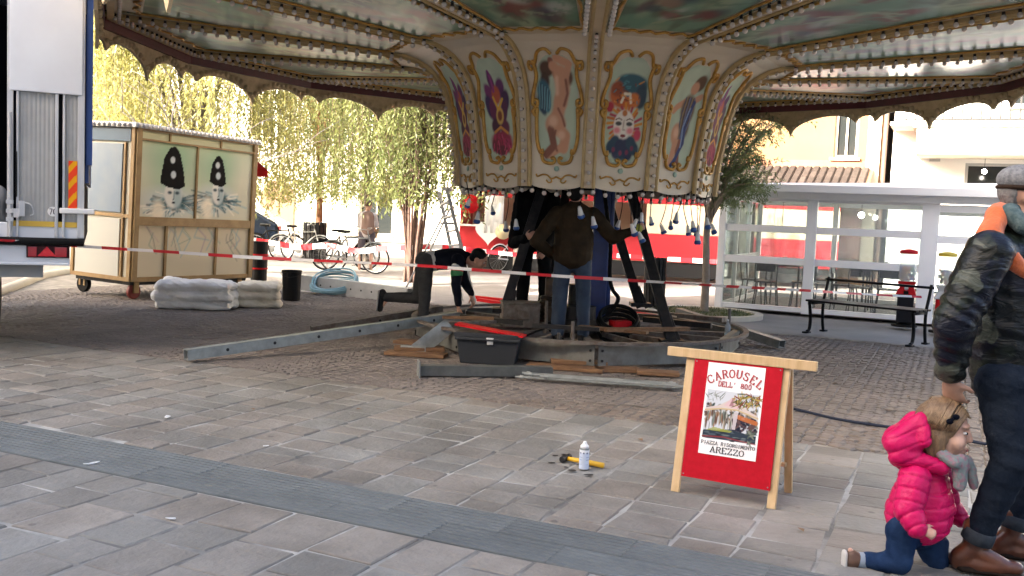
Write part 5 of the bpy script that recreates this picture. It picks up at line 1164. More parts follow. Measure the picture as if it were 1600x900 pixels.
# --- man in camouflage jacket, walking right, hand on the child's head
Yc = 4.16
J = dict(head=at(1600, 306, 4.18), neck=at(1580, 352, 4.16), sr=at(1545, 395, 3.99), sl=at(1598, 392, 4.34), er=at(1492, 505, 3.97), wr=at(1484, 592, 4.05), el=at(1640, 500, 4.42), wl=at(1660, 590, 4.38), hr=at(1572, 600, 4.08), hl=at(1585, 600, 4.26), kr=at(1580, 720, 4.02), kl=at(1615, 725, 4.30), ar=at(1522, 842, 4.10), al=at(1578, 862, 4.30))
J['ar'].z = .11; J['al'].z = .11; J['tr'] = J['ar'] + V(.16, -.05, -.07); J['tl'] = J['al'] + V(.17, -.05, -.07)
fr = V(1, -.06, -.05); base = V(J['ar'].x, J['ar'].y, 0)
man = thing('person', 'person in camouflage jacket with orange hood and grey flat cap, walking right', 'person', base)
sh, L, X = body_shapes(J, fr)
sh += hand(J['wr'], at(1492, 632, 4.10) - J['wr'], V(.5, .5, -.6), 1.05, .45, thumb=V(.6, .6, 0)) + hand(J['wl'], V(.1, 0, -1), V(0, -1, 0), 1.0, .5, thumb=V(1, 0, 0))
put(blob('body', sh, .0075, skin, man, 2), base); eyes(L, man, base)
camo = bpy.data.materials.new('camouflage nylon'); camo.use_nodes = True; n_, l_ = camo.node_tree.nodes, camo.node_tree.links; pb = n_['Principled BSDF']; pb.inputs['Roughness'].default_value = .36; pb.inputs['Coat Weight'].default_value = .0; pb.inputs['Specular IOR Level'].default_value = .28
tc = n_.new('ShaderNodeTexCoord'); prev = None
for i, (sc_, thr, colr) in enumerate(((0, 0, (.004, .006, .007)), (3.6, .53, (.011, .016, .011)), (4.2, .555, (.004, .005, .012)), (4.4, .565, (.060, .066, .050)), (7.0, .58, (.006, .007, .005)))):
    if i == 0: prev = (*colr, 1); continue
    nz = n_.new('ShaderNodeTexNoise'); nz.inputs['Scale'].default_value = sc_; nz.inputs['Detail'].default_value = 2.5; nz.inputs['Distortion'].default_value = .8; mp = n_.new('ShaderNodeMapping'); mp.inputs['Location'].default_value = (i * 7.3, i * 3.1, i * 5); l_.new(tc.outputs['Object'], mp.inputs[0]); l_.new(mp.outputs[0], nz.inputs['Vector'])
    rp = n_.new('ShaderNodeMapRange'); rp.inputs[1].default_value = thr - .012; rp.inputs[2].default_value = thr + .012; l_.new(nz.outputs[0], rp.inputs[0]); mx = n_.new('ShaderNodeMix'); mx.data_type = 'RGBA'; l_.new(rp.outputs[0], mx.inputs[0])
    if isinstance(prev, tuple): mx.inputs[6].default_value = prev
    else: l_.new(prev, mx.inputs[6])
    mx.inputs[7].default_value = (*colr, 1); prev = mx.outputs[2]
l_.new(prev, pb.inputs['Base Color'])
nz = n_.new('ShaderNodeTexNoise'); nz.inputs['Scale'].default_value = 9; nz.inputs['Detail'].default_value = 4; nz.inputs['Distortion'].default_value = 1.2; mp = n_.new('ShaderNodeMapping'); mp.inputs['Scale'].default_value = (1, 1, 2.4); l_.new(tc.outputs['Object'], mp.inputs[0]); l_.new(mp.outputs[0], nz.inputs['Vector']); bp = n_.new('ShaderNodeBump'); bp.inputs['Strength'].default_value = .5; bp.inputs['Distance'].default_value = .03; l_.new(nz.outputs[0], bp.inputs['Height']); l_.new(bp.outputs[0], pb.inputs['Normal'])
side = J['sr'] - J['sl']; ch, pv_ = (J['sr'] + J['sl']) / 2, (J['hr'] + J['hl']) / 2
jk = [capsule(ch.lerp(pv_, .10), .135, ch.lerp(pv_, .55), .155, side=side, sx=1.25, sy=1.12), capsule(ch.lerp(pv_, .5), .155, pv_ + V(.0, 0, .03), .15, side=side, sx=1.2, sy=1.1), capsule(J['sr'].lerp(ch, .1), .092, J['sl'].lerp(ch, .1), .092), capsule(J['sr'], .098, J['er'], .088), capsule(J['er'], .088, J['wr'] + V(0, 0, .035), .062), capsule(J['sl'], .09, J['el'], .075), capsule(J['el'], .075, J['wl'], .055), capsule(J['neck'] + V(.02, 0, -.02), .085, ch, .12)]
s0, e0, w0 = map(np.array, (J['sr'], J['er'], J['wr']))
def jfn(c, n_):
    t1, d1 = segpar(c, s0, e0); t2, d2 = segpar(c, e0, w0); arm = np.minimum(d1, d2) < .11; t = np.where(d1 < d2, t1, t1.max() * 0 + np.linalg.norm(e0 - s0) + t2)
    rip = np.sin(t * 88 + 7 * vnoise(c, 12, 2)) * .0045 * np.clip((t - .08) * 6, 0, 1)
    body = vnoise(c * np.array([1, 1, 2.2]), 17, 4) * .011 + vnoise(c * np.array([1, 1, 1.5]), 38, 1) * .004
    return c + n_ * np.where(arm, rip + .5 * body, body)[:, None]
jo = put(blob('jacket', jk, .0095, camo, man, 4, jfn), base)
org = mat('orange fleece', (.62, .13, .025), (.52, .10, .02), rough=.85, scale=30, bump=.25, bscale=90, sheen=.3)
hd = [capsule(at(1545, 372, 4.05), .055, at(1556, 338, 4.12), .05), capsule(at(1556, 338, 4.12), .05, at(1572, 330, 4.22), .05), capsule(at(1545, 372, 4.05), .055, at(1580, 405, 4.0), .042), capsule(at(1580, 405, 4.0), .042, at(1610, 432, 4.02), .03), capsule(at(1550, 365, 4.2), .06, at(1572, 345, 4.28), .055)]
put(blob('orange_hood', hd, .010, org, man, 3, wrinkle(.006, 26, 3)), base)
scf = mat('grey teal scarf', (.05, .095, .10), (.12, .17, .17), rough=.9, scale=40, bump=.3, bscale=120)
put(blob('scarf', [capsule(at(1578, 332, 4.10), .042, at(1598, 352, 4.06), .04), capsule(at(1598, 352, 4.06), .036, at(1625, 372, 4.10), .032), capsule(at(1578, 332, 4.10), .04, at(1585, 330, 4.24), .04)], .009, scf, man, 3, wrinkle(.004, 40, 1)), base)
put(blob('hair', [ellipsoid(L(0, -.016, .024), (.079, .098, .094), X), ellipsoid(L(0, -.045, -.015), (.062, .05, .05), X)], .007, mat('grey hair', (.22, .21, .20), (.12, .115, .11), rough=.8, scale=60, bump=.4, bscale=90), man, 2, lambda c, n_: hairline(c, L, X, -.04, .03, .90)), base)
capm = mat('grey tweed', (.22, .22, .22), (.12, .12, .125), rough=.9, scale=55, detail=2, bump=.4, bscale=110)
put(blob('flat_cap', [ellipsoid(L(0, -.016, .066), (.090, .107, .068), X), ellipsoid(L(0, .05, .092), (.085, .08, .034), X), ellipsoid(L(0, .118, .066), (.066, .045, .012), X)], .009, capm, man, 3), base)
put(blob('cap_band', [ellipsoid(L(0, -.014, .030), (.091, .109, .024), X)], .007, mat('dark brown band', (.05, .03, .02), rough=.7), man, 1), base)
den = mat('dark denim', (.014, .022, .038), (.026, .036, .055), rough=.85, scale=9, detail=8, bump=.5, bscale=22)
tz = [capsule(J['hr'], .125, J['hl'], .125), capsule(J['hr'], .115, J['kr'], .082), capsule(J['kr'], .082, J['ar'] + (J['kr'] - J['ar']).normalized() * .10, .062), capsule(J['hl'], .115, J['kl'], .08), capsule(J['kl'], .08, J['al'] + (J['kl'] - J['al']).normalized() * .10, .062)]
put(blob('jeans', tz, .011, den, man, 3, wrinkle(.007, 21, 5, (1, 1, 1.7))), base)
den2 = mat('turned up denim', (.055, .065, .078), (.04, .048, .06), rough=.9, scale=40)
for a_ in ('ar', 'al'): kn_ = J['k' + a_[1]]; dk_ = (kn_ - J[a_]).normalized(); tu_ = MB(); tu_.tube([J[a_] + dk_ * q for q in (.030, .034, .085, .090)], [.060, .067, .066, .058], 22); put(tu_.build('turn_up', den2, man, smooth=True), base)
dsole = mat('dark boot sole', (.03, .02, .015), rough=.7)
lea = mat('brown leather', (.13, .042, .018), (.075, .022, .010), rough=.35, scale=8, coat=.2)
for a_, t_ in (('ar', 'tr'), ('al', 'tl')): put(blob('boot', shoe(J[a_] + V(0, 0, .0), J[t_], 1.05, .044) + [capsule(J[a_], .044, J[a_] + V(-.005, 0, .09), .046), capsule(J[a_] + V(.02, -.01, -.02), .040, J[t_] + V(-.04, .01, .0), .038)], .007, lea, man, 2), base); put(blob('boot_sole', [capsule(J[t_] + V(-.205, .06, -.026), .016, J[t_] + V(.015, 0, -.026), .016, side=(0, 1, 0), sx=3.0, sy=.9), capsule(J[t_] + V(-.205, .06, -.02), .024, J[t_] + V(-.16, .045, -.02), .024, side=(0, 1, 0), sx=1.7, sy=.9)], .006, dsole, man, 1), base)

# --- little girl in a pink padded jacket
cs = .72
J = dict(head=at(1475, 671, 4.10), neck=at(1455, 722, 4.13), sr=at(1428, 748, 4.04), sl=at(1468, 746, 4.24), er=at(1420, 798, 3.99), wr=at(1436, 826, 3.94), el=at(1482, 790, 4.28), wl=at(1500, 810, 4.26), hr=at(1410, 832, 4.08), hl=at(1446, 834, 4.20), kr=at(1404, 880, 4.05), ar=at(1347, 876, 4.12), kl=at(1462, 876, 4.18), al=at(1462, 918, 4.2))
J['tr'] = J['ar'] + V(-.055, 0, .045); J['al'].z = .06; J['tl'] = J['al'] + V(.09, -.02, -.035)
base = V(J['al'].x, J['al'].y, 0); kid = thing('person', 'small child in a pink padded jacket, grey scarf and blue jeans', 'person', base)
f_c = V(.91, -.40, -.08); sh, L, X = body_shapes(J, f_c, cs * .9, True)
# bigger toddler head
hs2, L, X = head_shapes(J['head'], f_c, 1.06, True); sh += hs2
sh += hand(J['wr'], at(1452, 832, 3.92) - J['wr'], V(.1, .6, -.4), .55, 1.0, thumb=V(.4, -.4, .8)) + hand(J['wl'], V(.6, -.2, -.6), V(0, -1, 0), .52, .8, thumb=V(0, 0, 1))
put(blob('body', sh, .0058, skin_c, kid, 2), base); eyes(L, kid, base, .95, True)
b = MB(); b.tube([L(-.018, .094, -.066), L(0, .099, -.066), L(.018, .094, -.066)], .0045, 6); put(b.build('lips', mat('lips', (.42, .13, .12), rough=.4), kid, smooth=True), base)
pink = mat('pink padded nylon', (.60, .006, .105), (.52, .005, .085), rough=.36, scale=5, coat=.0, bump=.4, bscale=24, spec=.22)
side = J['sr'] - J['sl']; ch, pv_ = (J['sr'] + J['sl']) / 2, (J['hr'] + J['hl']) / 2
jk = [capsule(ch + V(-.005, 0, .0), .088, ch.lerp(pv_, .45) + V(.005, 0, 0), .128, side=side, sx=1.05, sy=1.12), capsule(ch.lerp(pv_, .4), .125, ch.lerp(pv_, .66), .134, side=side, sx=1.02, sy=1.08), capsule(J['sr'], .070, J['er'], .064), capsule(J['er'], .064, J['wr'] + V(-.01, 0, .004), .046), capsule(J['sl'], .07, J['el'], .06), capsule(J['el'], .06, J['wl'], .045), capsule(J['neck'], .07, ch, .085)]
s0, e0, w0 = map(np.array, (J['sr'], J['er'], J['wr'])); t0, p0_ = np.array(ch), np.array(pv_)
def quilt(c, n_):
    t1, d1 = segpar(c, s0, e0); t2, d2 = segpar(c, e0, w0); tb, db = segpar(c, t0, p0_)
    arm = np.minimum(d1, d2) < .078; t = np.where(d1 < d2, t1, np.linalg.norm(e0 - s0) + t2)
    tb = tb + c[:, 0] * .25 - .25 * t0[0]; t = t + vnoise(c, 12, 1) * .006; q = np.where(arm, np.abs(np.sin(t * PI / .055)), np.abs(np.sin((tb + .012) * PI / .055)))
    return c + n_ * (-.0085 * np.clip(1 - q / .42, 0, 1) ** 1.3 + vnoise(c * np.array([1, 1, .6]), 30, 3) * .005 + vnoise(c * np.array([1, 1, .5]), 90, 5) * .002)[:, None]
put(blob('padded_jacket', jk, .0075, pink, kid, 2, quilt), base)
hd = [ellipsoid(at(1413, 688, 4.12), (.085, .105, .072)), capsule(at(1400, 692, 4.08), .056, at(1436, 662, 4.09), .044), capsule(at(1398, 690, 4.15), .056, at(1428, 658, 4.18), .046), capsule(at(1405, 712, 4.06), .045, at(1470, 730, 4.04), .036), capsule(at(1410, 712, 4.15), .06, at(1455, 728, 4.12), .05), capsule(at(1440, 655, 4.08), .034, at(1445, 690, 4.03), .03)]
def hq(c, n_): return c + n_ * (vnoise(c, 26, 6) * .005 + vnoise(c, 70, 2) * .002 - .007 * np.clip(1 - np.abs(np.sin((c[:, 2] - c[:, 0] * .5) * PI / .06)) / .3, 0, 1))[:, None]
put(blob('hood', hd, .008, pink, kid, 3, hq), base)
hairm = mat('light brown hair', (.145, .085, .045), (.26, .165, .085), rough=.5, scale=14, detail=5, bump=.5, bscale=60, stretch=(6, 6, 1.2))
hr_ = put(blob('hair', [ellipsoid(L(0, -.016, .028), (.089, .110, .106), X), ellipsoid(L(0, -.045, -.03), (.087, .078, .105), X), ellipsoid(L(.064, -.022, -.045), (.028, .048, .075), X), ellipsoid(L(-.064, -.022, -.045), (.028, .048, .075), X)], .006, hairm, kid, 2, lambda c, n_: hairline(c + n_ * (np.sin((c[:, 0] * 2.2 + c[:, 1] * 2.6) * 120 + c[:, 2] * 25) * .0015)[:, None], L, X, .012, 0, .80, -.06, .085)), base)
rs = random.Random(6); hm2 = mat('fair hair strand', (.30, .195, .105), (.16, .095, .05), rough=.45, scale=30); b = MB()
for i in range(170):      # single locks lying over the head from the parting
    q = 1 if i % 2 else -1; u0 = rs.uniform(-.09, .06); pts = []
    for j in range(7):
        t_ = j / 6; a_ = t_ * 1.75; back = u0 - .03 * t_ - .02 * t_ * t_; x_ = .088 * math.sin(a_) * q; z_ = .03 + .104 * math.cos(a_); lim = .012 + (max(z_, -.06) + .06) / .145 * .072; y_ = min(back + .03, lim - .008)
        k_ = math.sqrt(max(0, 1 - ((y_ + .016) / .108) ** 2)); pts.append(L(x_ * max(k_, .35) + rs.gauss(0, .001), y_, .03 + (z_ - .03) * max(k_, .35) if z_ > .03 else z_))
    b.tube(pts, [.003, .0034, .0034, .003, .0028, .0022, .0012], 5)
tag(put(b.build('hair_locks', hm2, kid, smooth=True), base), kind='stuff')
b = MB(); cb_ = at(1489, 655, 4.005)
for q in (-1, 1): vs_, fs_ = ellipsoid(cb_ + V(q * .012, 0, q * .010), (.016, .008, .012)); b.add(vs_, fs_)
vs_, fs_ = ellipsoid(cb_, (.007, .009, .007)); b.add(vs_, fs_); put(b.build('hair_bow', mat('navy felt', (.008, .010, .02), rough=.9), kid, smooth=True), base)
scc = bpy.data.materials.get('flowered scarf') or mat('flowered scarf', (.20, .24, .23), (.30, .17, .20), rough=.9, scale=48, detail=3, bump=.3, bscale=90, contrast=(.45, .6))
put(blob('scarf', [capsule(at(1458, 700, 4.06), .026, at(1490, 722, 4.01), .03), capsule(at(1490, 722, 4.01), .03, at(1508, 722, 4.06), .034), capsule(at(1500, 722, 4.02), .036, at(1500, 758, 4.02), .028, side=(1, 0, 0), sx=1.1, sy=.6), capsule(at(1515, 730, 4.06), .026, at(1522, 758, 4.06), .02), capsule(at(1460, 706, 4.10), .04, at(1500, 720, 4.14), .04)], .007, scc, kid, 2, wrinkle(.004, 60, 4)), base)
jd = mat('blue denim', (.010, .026, .075), (.03, .065, .15), rough=.85, scale=9, detail=7, bump=.12, bscale=150)
put(blob('jeans', [capsule(J['hr'], .072, J['hl'], .072), capsule(J['hr'], .066, J['kr'], .054), capsule(J['kr'], .053, J['ar'] + V(.02, 0, 0), .040), capsule(J['hl'], .066, J['kl'], .053), capsule(J['kl'], .052, J['al'] + V(0, 0, .03), .042)], .008, jd, kid, 2, wrinkle(.005, 38, 6)), base)
put(blob('sock_cuff', [capsule(J['ar'] + V(.012, 0, 0), .037, J['ar'] + V(-.008, 0, .002), .036)], .006, mat('pale denim cuff', (.25, .30, .36), rough=.9), kid, 1), base)
wsh = mat('white shoe', (.5, .48, .45), rough=.6)
dirk = (J['tr'] - J['ar'])
put(blob('shoe', [capsule(J['ar'] + V(-.025, 0, .005), .034, J['ar'] + V(-.05, .0, .0), .034), capsule(J['ar'] + V(-.045, 0, .015), .033, J['ar'] + V(-.05, 0, -.055), .03, side=(0, 1, 0), sx=.9, sy=1)], .006, mat('brown toddler shoe', (.13, .07, .045), rough=.6), kid, 2), base)
put(blob('shoe_sole', [capsule(J['ar'] + V(-.078, 0, .028), .018, J['ar'] + V(-.078, 0, -.06), .018, side=(0, 1, 0), sx=1.6, sy=.6)], .005, wsh, kid, 1), base)
put(blob('shoe', shoe(J['al'], J['tl'], .62), .006, mat('brown toddler shoe', (.13, .07, .045), rough=.6), kid, 2), base)

# --- worker bending over the ring
J = dict(head=at(748, 406, 11.1), neck=at(728, 402, 11.15), sr=at(716, 406, 11.0), sl=at(716, 400, 11.38), er=at(712, 442, 10.95), wr=at(716, 478, 10.95), el=at(725, 440, 11.4), wl=at(736, 462, 11.3), hr=at(664, 410, 11.08), hl=at(664, 408, 11.28), kr=at(664, 462, 11.05), ar=at(660, 512, 11.05), kl=at(652, 466, 11.3), al=at(604, 464, 11.35))
J['ar'].z = max(J['ar'].z, .1); J['tr'] = J['ar'] + V(.16, -.04, -.07); J['tl'] = J['al'] + V(-.06, 0, -.13)
base = V(J['ar'].x, J['ar'].y, 0); bm2 = thing('person', 'worker bending over the ring in dark tracksuit top and grey trousers, one leg raised', 'person', base)
sh, L, X = body_shapes(J, V(.86, -.1, -.5), hup=(.5, 0, .86)); sh += hand(J['wr'], V(.1, -.05, -1), V(.8, .2, 0), 1, .6, thumb=V(0, -1, 0)) + hand(J['wl'], V(.35, -.1, -.9), V(-.6, .2, 0), 1, .7, thumb=V(0, -1, .2))
put(blob('body', sh, .010, skin, bm2, 2), base); eyes(L, bm2, base)
navy = mat('navy tracksuit', (.010, .012, .022), (.018, .02, .032), rough=.75, scale=10)
side = J['sr'] - J['sl']; ch, pv_ = (J['sr'] + J['sl']) / 2, (J['hr'] + J['hl']) / 2
put(blob('track_top', [capsule(ch, .12, ch.lerp(pv_, .75), .12, side=side, sx=1.4, sy=1.0), capsule(J['sr'], .075, J['er'], .062), capsule(J['er'], .062, J['wr'] + V(0, 0, .03), .045), capsule(J['sl'], .075, J['el'], .062), capsule(J['el'], .062, J['wl'] + V(0, 0, .03), .045), capsule(J['neck'], .07, ch, .1)], .014, navy, bm2, 2, wrinkle(.008, 19, 2)), base)
put(blob('white_shirt_hem', [capsule(ch.lerp(pv_, .76), .124, ch.lerp(pv_, .86), .124, side=side, sx=1.4, sy=1.0)], .013, mat('white cotton', (.55, .55, .54), rough=.8), bm2, 1), base)
b = MB()
for i, c_ in enumerate(((.6, .6, .58), (.45, .03, .03), (.04, .3, .08))): pass
for i, mm in enumerate((mat('white cotton', (.55, .55, .54)), redp, mat('green stripe', (.03, .2, .06)))):
    q = blob('chest_stripe', [capsule(J['sr'].lerp(J['er'], .32 + .11 * i), .074 - .0, J['sr'].lerp(J['er'], .37 + .11 * i), .073)], .010, mm, bm2, 1); put(q, base)
gtr = mat('grey work trousers', (.075, .075, .075), (.055, .055, .056), rough=.85, scale=12)
put(blob('trousers', [capsule(J['hr'], .118, J['hl'], .118), capsule(J['hr'], .102, J['kr'], .074), capsule(J['kr'], .074, J['ar'] + V(0, 0, .05), .062), capsule(J['hl'], .102, J['kl'], .074), capsule(J['kl'], .074, J['al'], .056), capsule(pv_, .12, ch.lerp(pv_, .85), .122, side=side, sx=1.3, sy=1)], .014, gtr, bm2, 2, wrinkle(.009, 17, 3)), base)
dsh = mat('dark trainer', (.018, .018, .02), rough=.5)
put(blob('shoe', shoe(J['ar'], J['tr'], 1.05), .010, dsh, bm2, 2), base)
dl = V(-.12, 0, -1).normalized(); hl_ = J['al'] + V(-.05, 0, .05)
put(blob('shoe', [capsule(hl_, .045, hl_ + dl * .20, .036, side=(0, 1, 0), sx=.95, sy=1), capsule(J['al'], .05, hl_ + dl * .03, .045)], .010, dsh, bm2, 2), base)
put(blob('sole', [capsule(hl_ + V(-.042, 0, .01), .02, hl_ + V(-.036, 0, 0) + dl * .21, .018, side=(0, 1, 0), sx=2.1, sy=.7)], .008, mat('pale rubber sole', (.35, .34, .32), rough=.7), bm2, 1), base)
put(blob('hair', [ellipsoid(L(0, -.025, .045), (.086, .098, .085), X), ellipsoid(L(0, -.06, -.0), (.075, .06, .07), X)], .010, mat('black hair', (.012, .010, .009), rough=.5, bump=.4, bscale=90), bm2, 1), base)

# --- worker standing inside the ring, seen from behind
def standing(label, px, Y, elbow_l, wrist_l, elbow_r, wrist_r, jm, tm, hairmat, face, foot_z, glove=None, hat=None, headpx=None):
    xh, yt, yb = px
    J = {}; ft = at(xh, yb, Y)
    Z = lambda h: ft.z + h
    cx = ft.x
    J['head'] = V(cx + .0, Y, Z(1.60)); J['neck'] = V(cx, Y, Z(1.46)); J['sr'] = V(cx + .19, Y, Z(1.38)); J['sl'] = V(cx - .19, Y, Z(1.38))
    J['hr'] = V(cx + .10, Y, Z(.92)); J['hl'] = V(cx - .10, Y, Z(.92)); J['kr'] = V(cx + .125, Y - .03, Z(.50)); J['kl'] = V(cx - .12, Y - .03, Z(.50)); J['ar'] = V(cx + .14, Y, Z(.10)); J['al'] = V(cx - .13, Y, Z(.10)); J['tr'] = J['ar'] + V(.04, .17, -.065); J['tl'] = J['al'] + V(-.03, .17, -.065)
    J['el'], J['wl'], J['er'], J['wr'] = elbow_l, wrist_l, elbow_r, wrist_r
    base = V(cx, Y, ft.z); p = thing('person', label, 'person', base)
    sh, L, X = body_shapes(J, face); sh += hand(J['wr'], (J['wr'] - J['er']).normalized() + V(0, .2, .1), V(0, 1, -.2), 1, .8, thumb=V(0, 0, 1)) + hand(J['wl'], (J['wl'] - J['el']).normalized() + V(0, .3, 0), V(0, 1, 0), 1, .7, thumb=V(0, 0, 1))
    put(blob('body', sh, .011, skin, p, 2), base)
    ch, pv_ = (J['sr'] + J['sl']) / 2, (J['hr'] + J['hl']) / 2; side = V(1, 0, 0)
    put(blob('jacket', [capsule(ch, .125, ch.lerp(pv_, .55), .135, side=side, sx=1.5, sy=1.05), capsule(ch.lerp(pv_, .5), .135, pv_ + V(0, 0, -.01), .135, side=side, sx=1.58, sy=1.12), capsule(pv_ + V(-.1, 0, .0), .10, pv_ + V(.1, 0, .0), .10), capsule(J['sr'], .085, J['er'], .072), capsule(J['er'], .072, J['wr'], .05), capsule(J['sl'], .085, J['el'], .072), capsule(J['el'], .072, J['wl'], .05), capsule(J['neck'], .08, ch, .11)], .014, jm, p, 2, wrinkle(.009, 17, 4, (1, 1, 1.6))), base)
    put(blob('trousers', [capsule(J['hr'], .095, J['hl'], .095), capsule(pv_ + V(0, 0, .04), .115, pv_ - V(0, 0, .07), .10, side=side, sx=1.35, sy=1.0), capsule(J['hr'], .098, J['kr'], .082), capsule(J['kr'], .085, J['ar'] + V(0, 0, .02), .07), capsule(J['hl'], .098, J['kl'], .082), capsule(J['kl'], .082, J['al'] + V(0, 0, .02), .07)], .014, tm, p, 2, wrinkle(.008, 19, 1)), base)
    for q in 'rl': put(blob('shoe', shoe(J['a' + q], J['t' + q], 1.02), .011, dsh, p, 2), base)
    put(blob('hair', [ellipsoid(L(0, -.02, .04), (.086, .102, .088), X), ellipsoid(L(0, -.055, -.01), (.078, .06, .08), X)], .011, hairmat, p, 1), base)
    if glove: put(blob('work_glove', [capsule(J['wr'] - (J['wr'] - J['er']).normalized() * .03, .042, J['wr'] + (J['wr'] - J['er']).normalized() * .05, .05)], .010, glove, p, 1), base)
brown = mat('brown padded jacket', (.062, .042, .022), (.04, .027, .015), rough=.7, scale=8, bump=.2, bscale=20)
wjean = mat('worn jeans', (.04, .066, .11), (.016, .03, .06), rough=.85, scale=5, detail=7, contrast=(.3, .7))
ykn = at(832, 384, 10.15)
standing('worker in brown jacket and jeans seen from behind, one arm stretched to the strut', (889, 300, 536), 10.2, at(838, 378, 10.1), at(868, 400, 10.35), at(958, 372, 10.2), at(990, 360, 10.15), brown, wjean, mat('black hair', (.012, .010, .009)), V(.25, 1, .05), 0, glove=mat('yellow green glove', (.30, .32, .05), rough=.8))
blkc = mat('black work jacket', (.012, .012, .013), (.02, .02, .02), rough=.8, scale=8)
standing('worker all in black standing by the left strut behind the brown-jacketed one', (832, 320, 492), 11.35, at(803, 380, 11.3), at(822, 372, 11.0), at(858, 385, 11.4), at(850, 395, 11.1), blkc, blkc, mat('black hair', (.012, .010, .009)), V(.3, -1, -.2), 0)
# ---------------------------------------------------------------- glass pavilion
PA = Vector((3.65, 16.88, 0)); pav = thing('glass_pavilion', 'white framed glass pavilion with low white roof', 'pavilion', PA, U_ANG)
wframe = mat('white aluminium frame', (.86, .87, .88), (.82, .83, .84), rough=.4, scale=2)
glass = bpy.data.materials.new('window glass'); glass.use_nodes = True
n_, l_ = glass.node_tree.nodes, glass.node_tree.links; n_.remove(n_['Principled BSDF']); gl = n_.new('ShaderNodeBsdfGlossy'); gl.inputs['Roughness'].default_value = .02; gl.inputs[0].default_value = (.9, .95, .95, 1); tp = n_.new('ShaderNodeBsdfTransparent'); tp.inputs[0].default_value = (.84, .88, .88, 1); fz = n_.new('ShaderNodeFresnel'); fz.inputs[0].default_value = 1.75; mx = n_.new('ShaderNodeMixShader'); l_.new(fz.outputs[0], mx.inputs[0]); l_.new(tp.outputs[0], mx.inputs[1]); l_.new(gl.outputs[0], mx.inputs[2]); df = n_.new('ShaderNodeBsdfDiffuse'); df.inputs[0].default_value = (.8, .82, .82, 1); m2_ = n_.new('ShaderNodeMixShader'); m2_.inputs[0].default_value = .10; l_.new(mx.outputs[0], m2_.inputs[1]); l_.new(df.outputs[0], m2_.inputs[2]); l_.new(m2_.outputs[0], n_['Material Output'].inputs[0])
posts = [0, 1.5, 3.33, 4.65, 6.1, 7.6, 9.1]; PD = 3.4; PH_ = 2.02
for i, x in enumerate(posts):
    b = MB(); b.box((x, 0, PH_ / 2), ((.12, .17, .26)[min(i, 2)], .12, PH_)); b.build('post', wframe, pav, bevel=.006)
    b = MB(); b.box((x, PD, PH_ / 2), (.10, .10, PH_)); b.build('post', wframe, pav)
for (x0, x1) in zip(posts[:-1], posts[1:]):
    zs = (.06, .88, 1.42, 1.95) if x0 < 3 else (.06, 1.36, 1.86)
    for y in (0, PD):
        for z in zs:
            if y and z == .88: continue
            b = MB(); b.box(((x0 + x1) / 2, y, z), (x1 - x0 - .11, .075, .12 if z > .1 else .08)); b.build('rail', wframe, pav, bevel=.004)
    for z0, z1 in zip(zs[:-1], zs[1:]):
        b = MB(); b.box(((x0 + x1) / 2, 0, (z0 + z1) / 2), (x1 - x0 - .12, .008, z1 - z0 - .10)); b.build('pane', glass, pav)
    if x0 < 3:
        b = MB(); b.box(((x0 + x1) / 2, PD, 1.2), (x1 - x0 - .12, .008, 1.4)); b.build('pane', glass, pav)
for y0, y1 in ((0, 1.15), (1.15, 2.3), (2.3, PD)):
    for z in (.06, .88, 1.42, 1.95):
        b = MB(); b.box((0, (y0 + y1) / 2, z), (.06, y1 - y0 - .09, .07)); b.build('rail', wframe, pav)
    if y1 < PD: b = MB(); b.box((0, y1, PH_ / 2), (.08, .08, PH_)); b.build('post', wframe, pav)
    b = MB(); b.box((0, (y0 + y1) / 2, 1.0), (.008, y1 - y0 - .09, 1.8)); b.build('pane', glass, pav)
b = MB(); b.add([(-.25, -.28, 2.05), (9.4, -.28, 2.05), (9.4, PD + .2, 2.05), (-.25, PD + .2, 2.05), (-.25, -.28, 2.17), (9.4, -.28, 2.17), (9.4, PD + .2, 2.22), (-.25, PD + .2, 2.20), (4.5, 1.2, 2.34)], [(3, 2, 1, 0), (0, 1, 5, 4), (4, 5, 8), (5, 6, 8), (6, 7, 8), (7, 4, 8), (1, 2, 6, 5), (2, 3, 7, 6), (3, 0, 4, 7)]); b.build('roof', mat('white roof membrane', (.80, .80, .79), rough=.6), pav)
b = MB(); b.box((4.7, PD / 2, .012), (9.2, PD - .1, .03)); b.build('floor', mat('grey decking', (.20, .19, .18), (.16, .15, .145), rough=.8, scale=3), pav)
b = MB(); b.box((4.6, -.09, 2.02), (9.5, .06, .18)); b.build('fascia', wframe, pav, bevel=.01)
lampm = mat('lit lamp globe', (1, .93, .82), emit=14)
for x, y, Y in ((1222, 359, 18.3), (1346, 336, 17.6), (1538, 268, 22.6)):
    P = at(x, y, Y)
    t = thing('hanging_lamp', {1222: 'small lit globe lamp inside the left bay of the pavilion', 1346: 'larger lit globe lamp inside the middle bay of the pavilion', 1538: 'small lit lamp behind the dark upper window at right'}[x], 'lamp', P, group='lit globe lamps')
    b = MB(); vs_, fs_ = ellipsoid((0, 0, 0), (.055, .055, .055)); b.add(vs_, fs_); b.build('globe', lampm, t, smooth=True); b = MB(); b.tube([(0, 0, .05), (0, 0, max(.06, min(2.03 - P.z, .6)) if Y < 20 else .3)], .006, 6); b.build('cord', blackr, t)
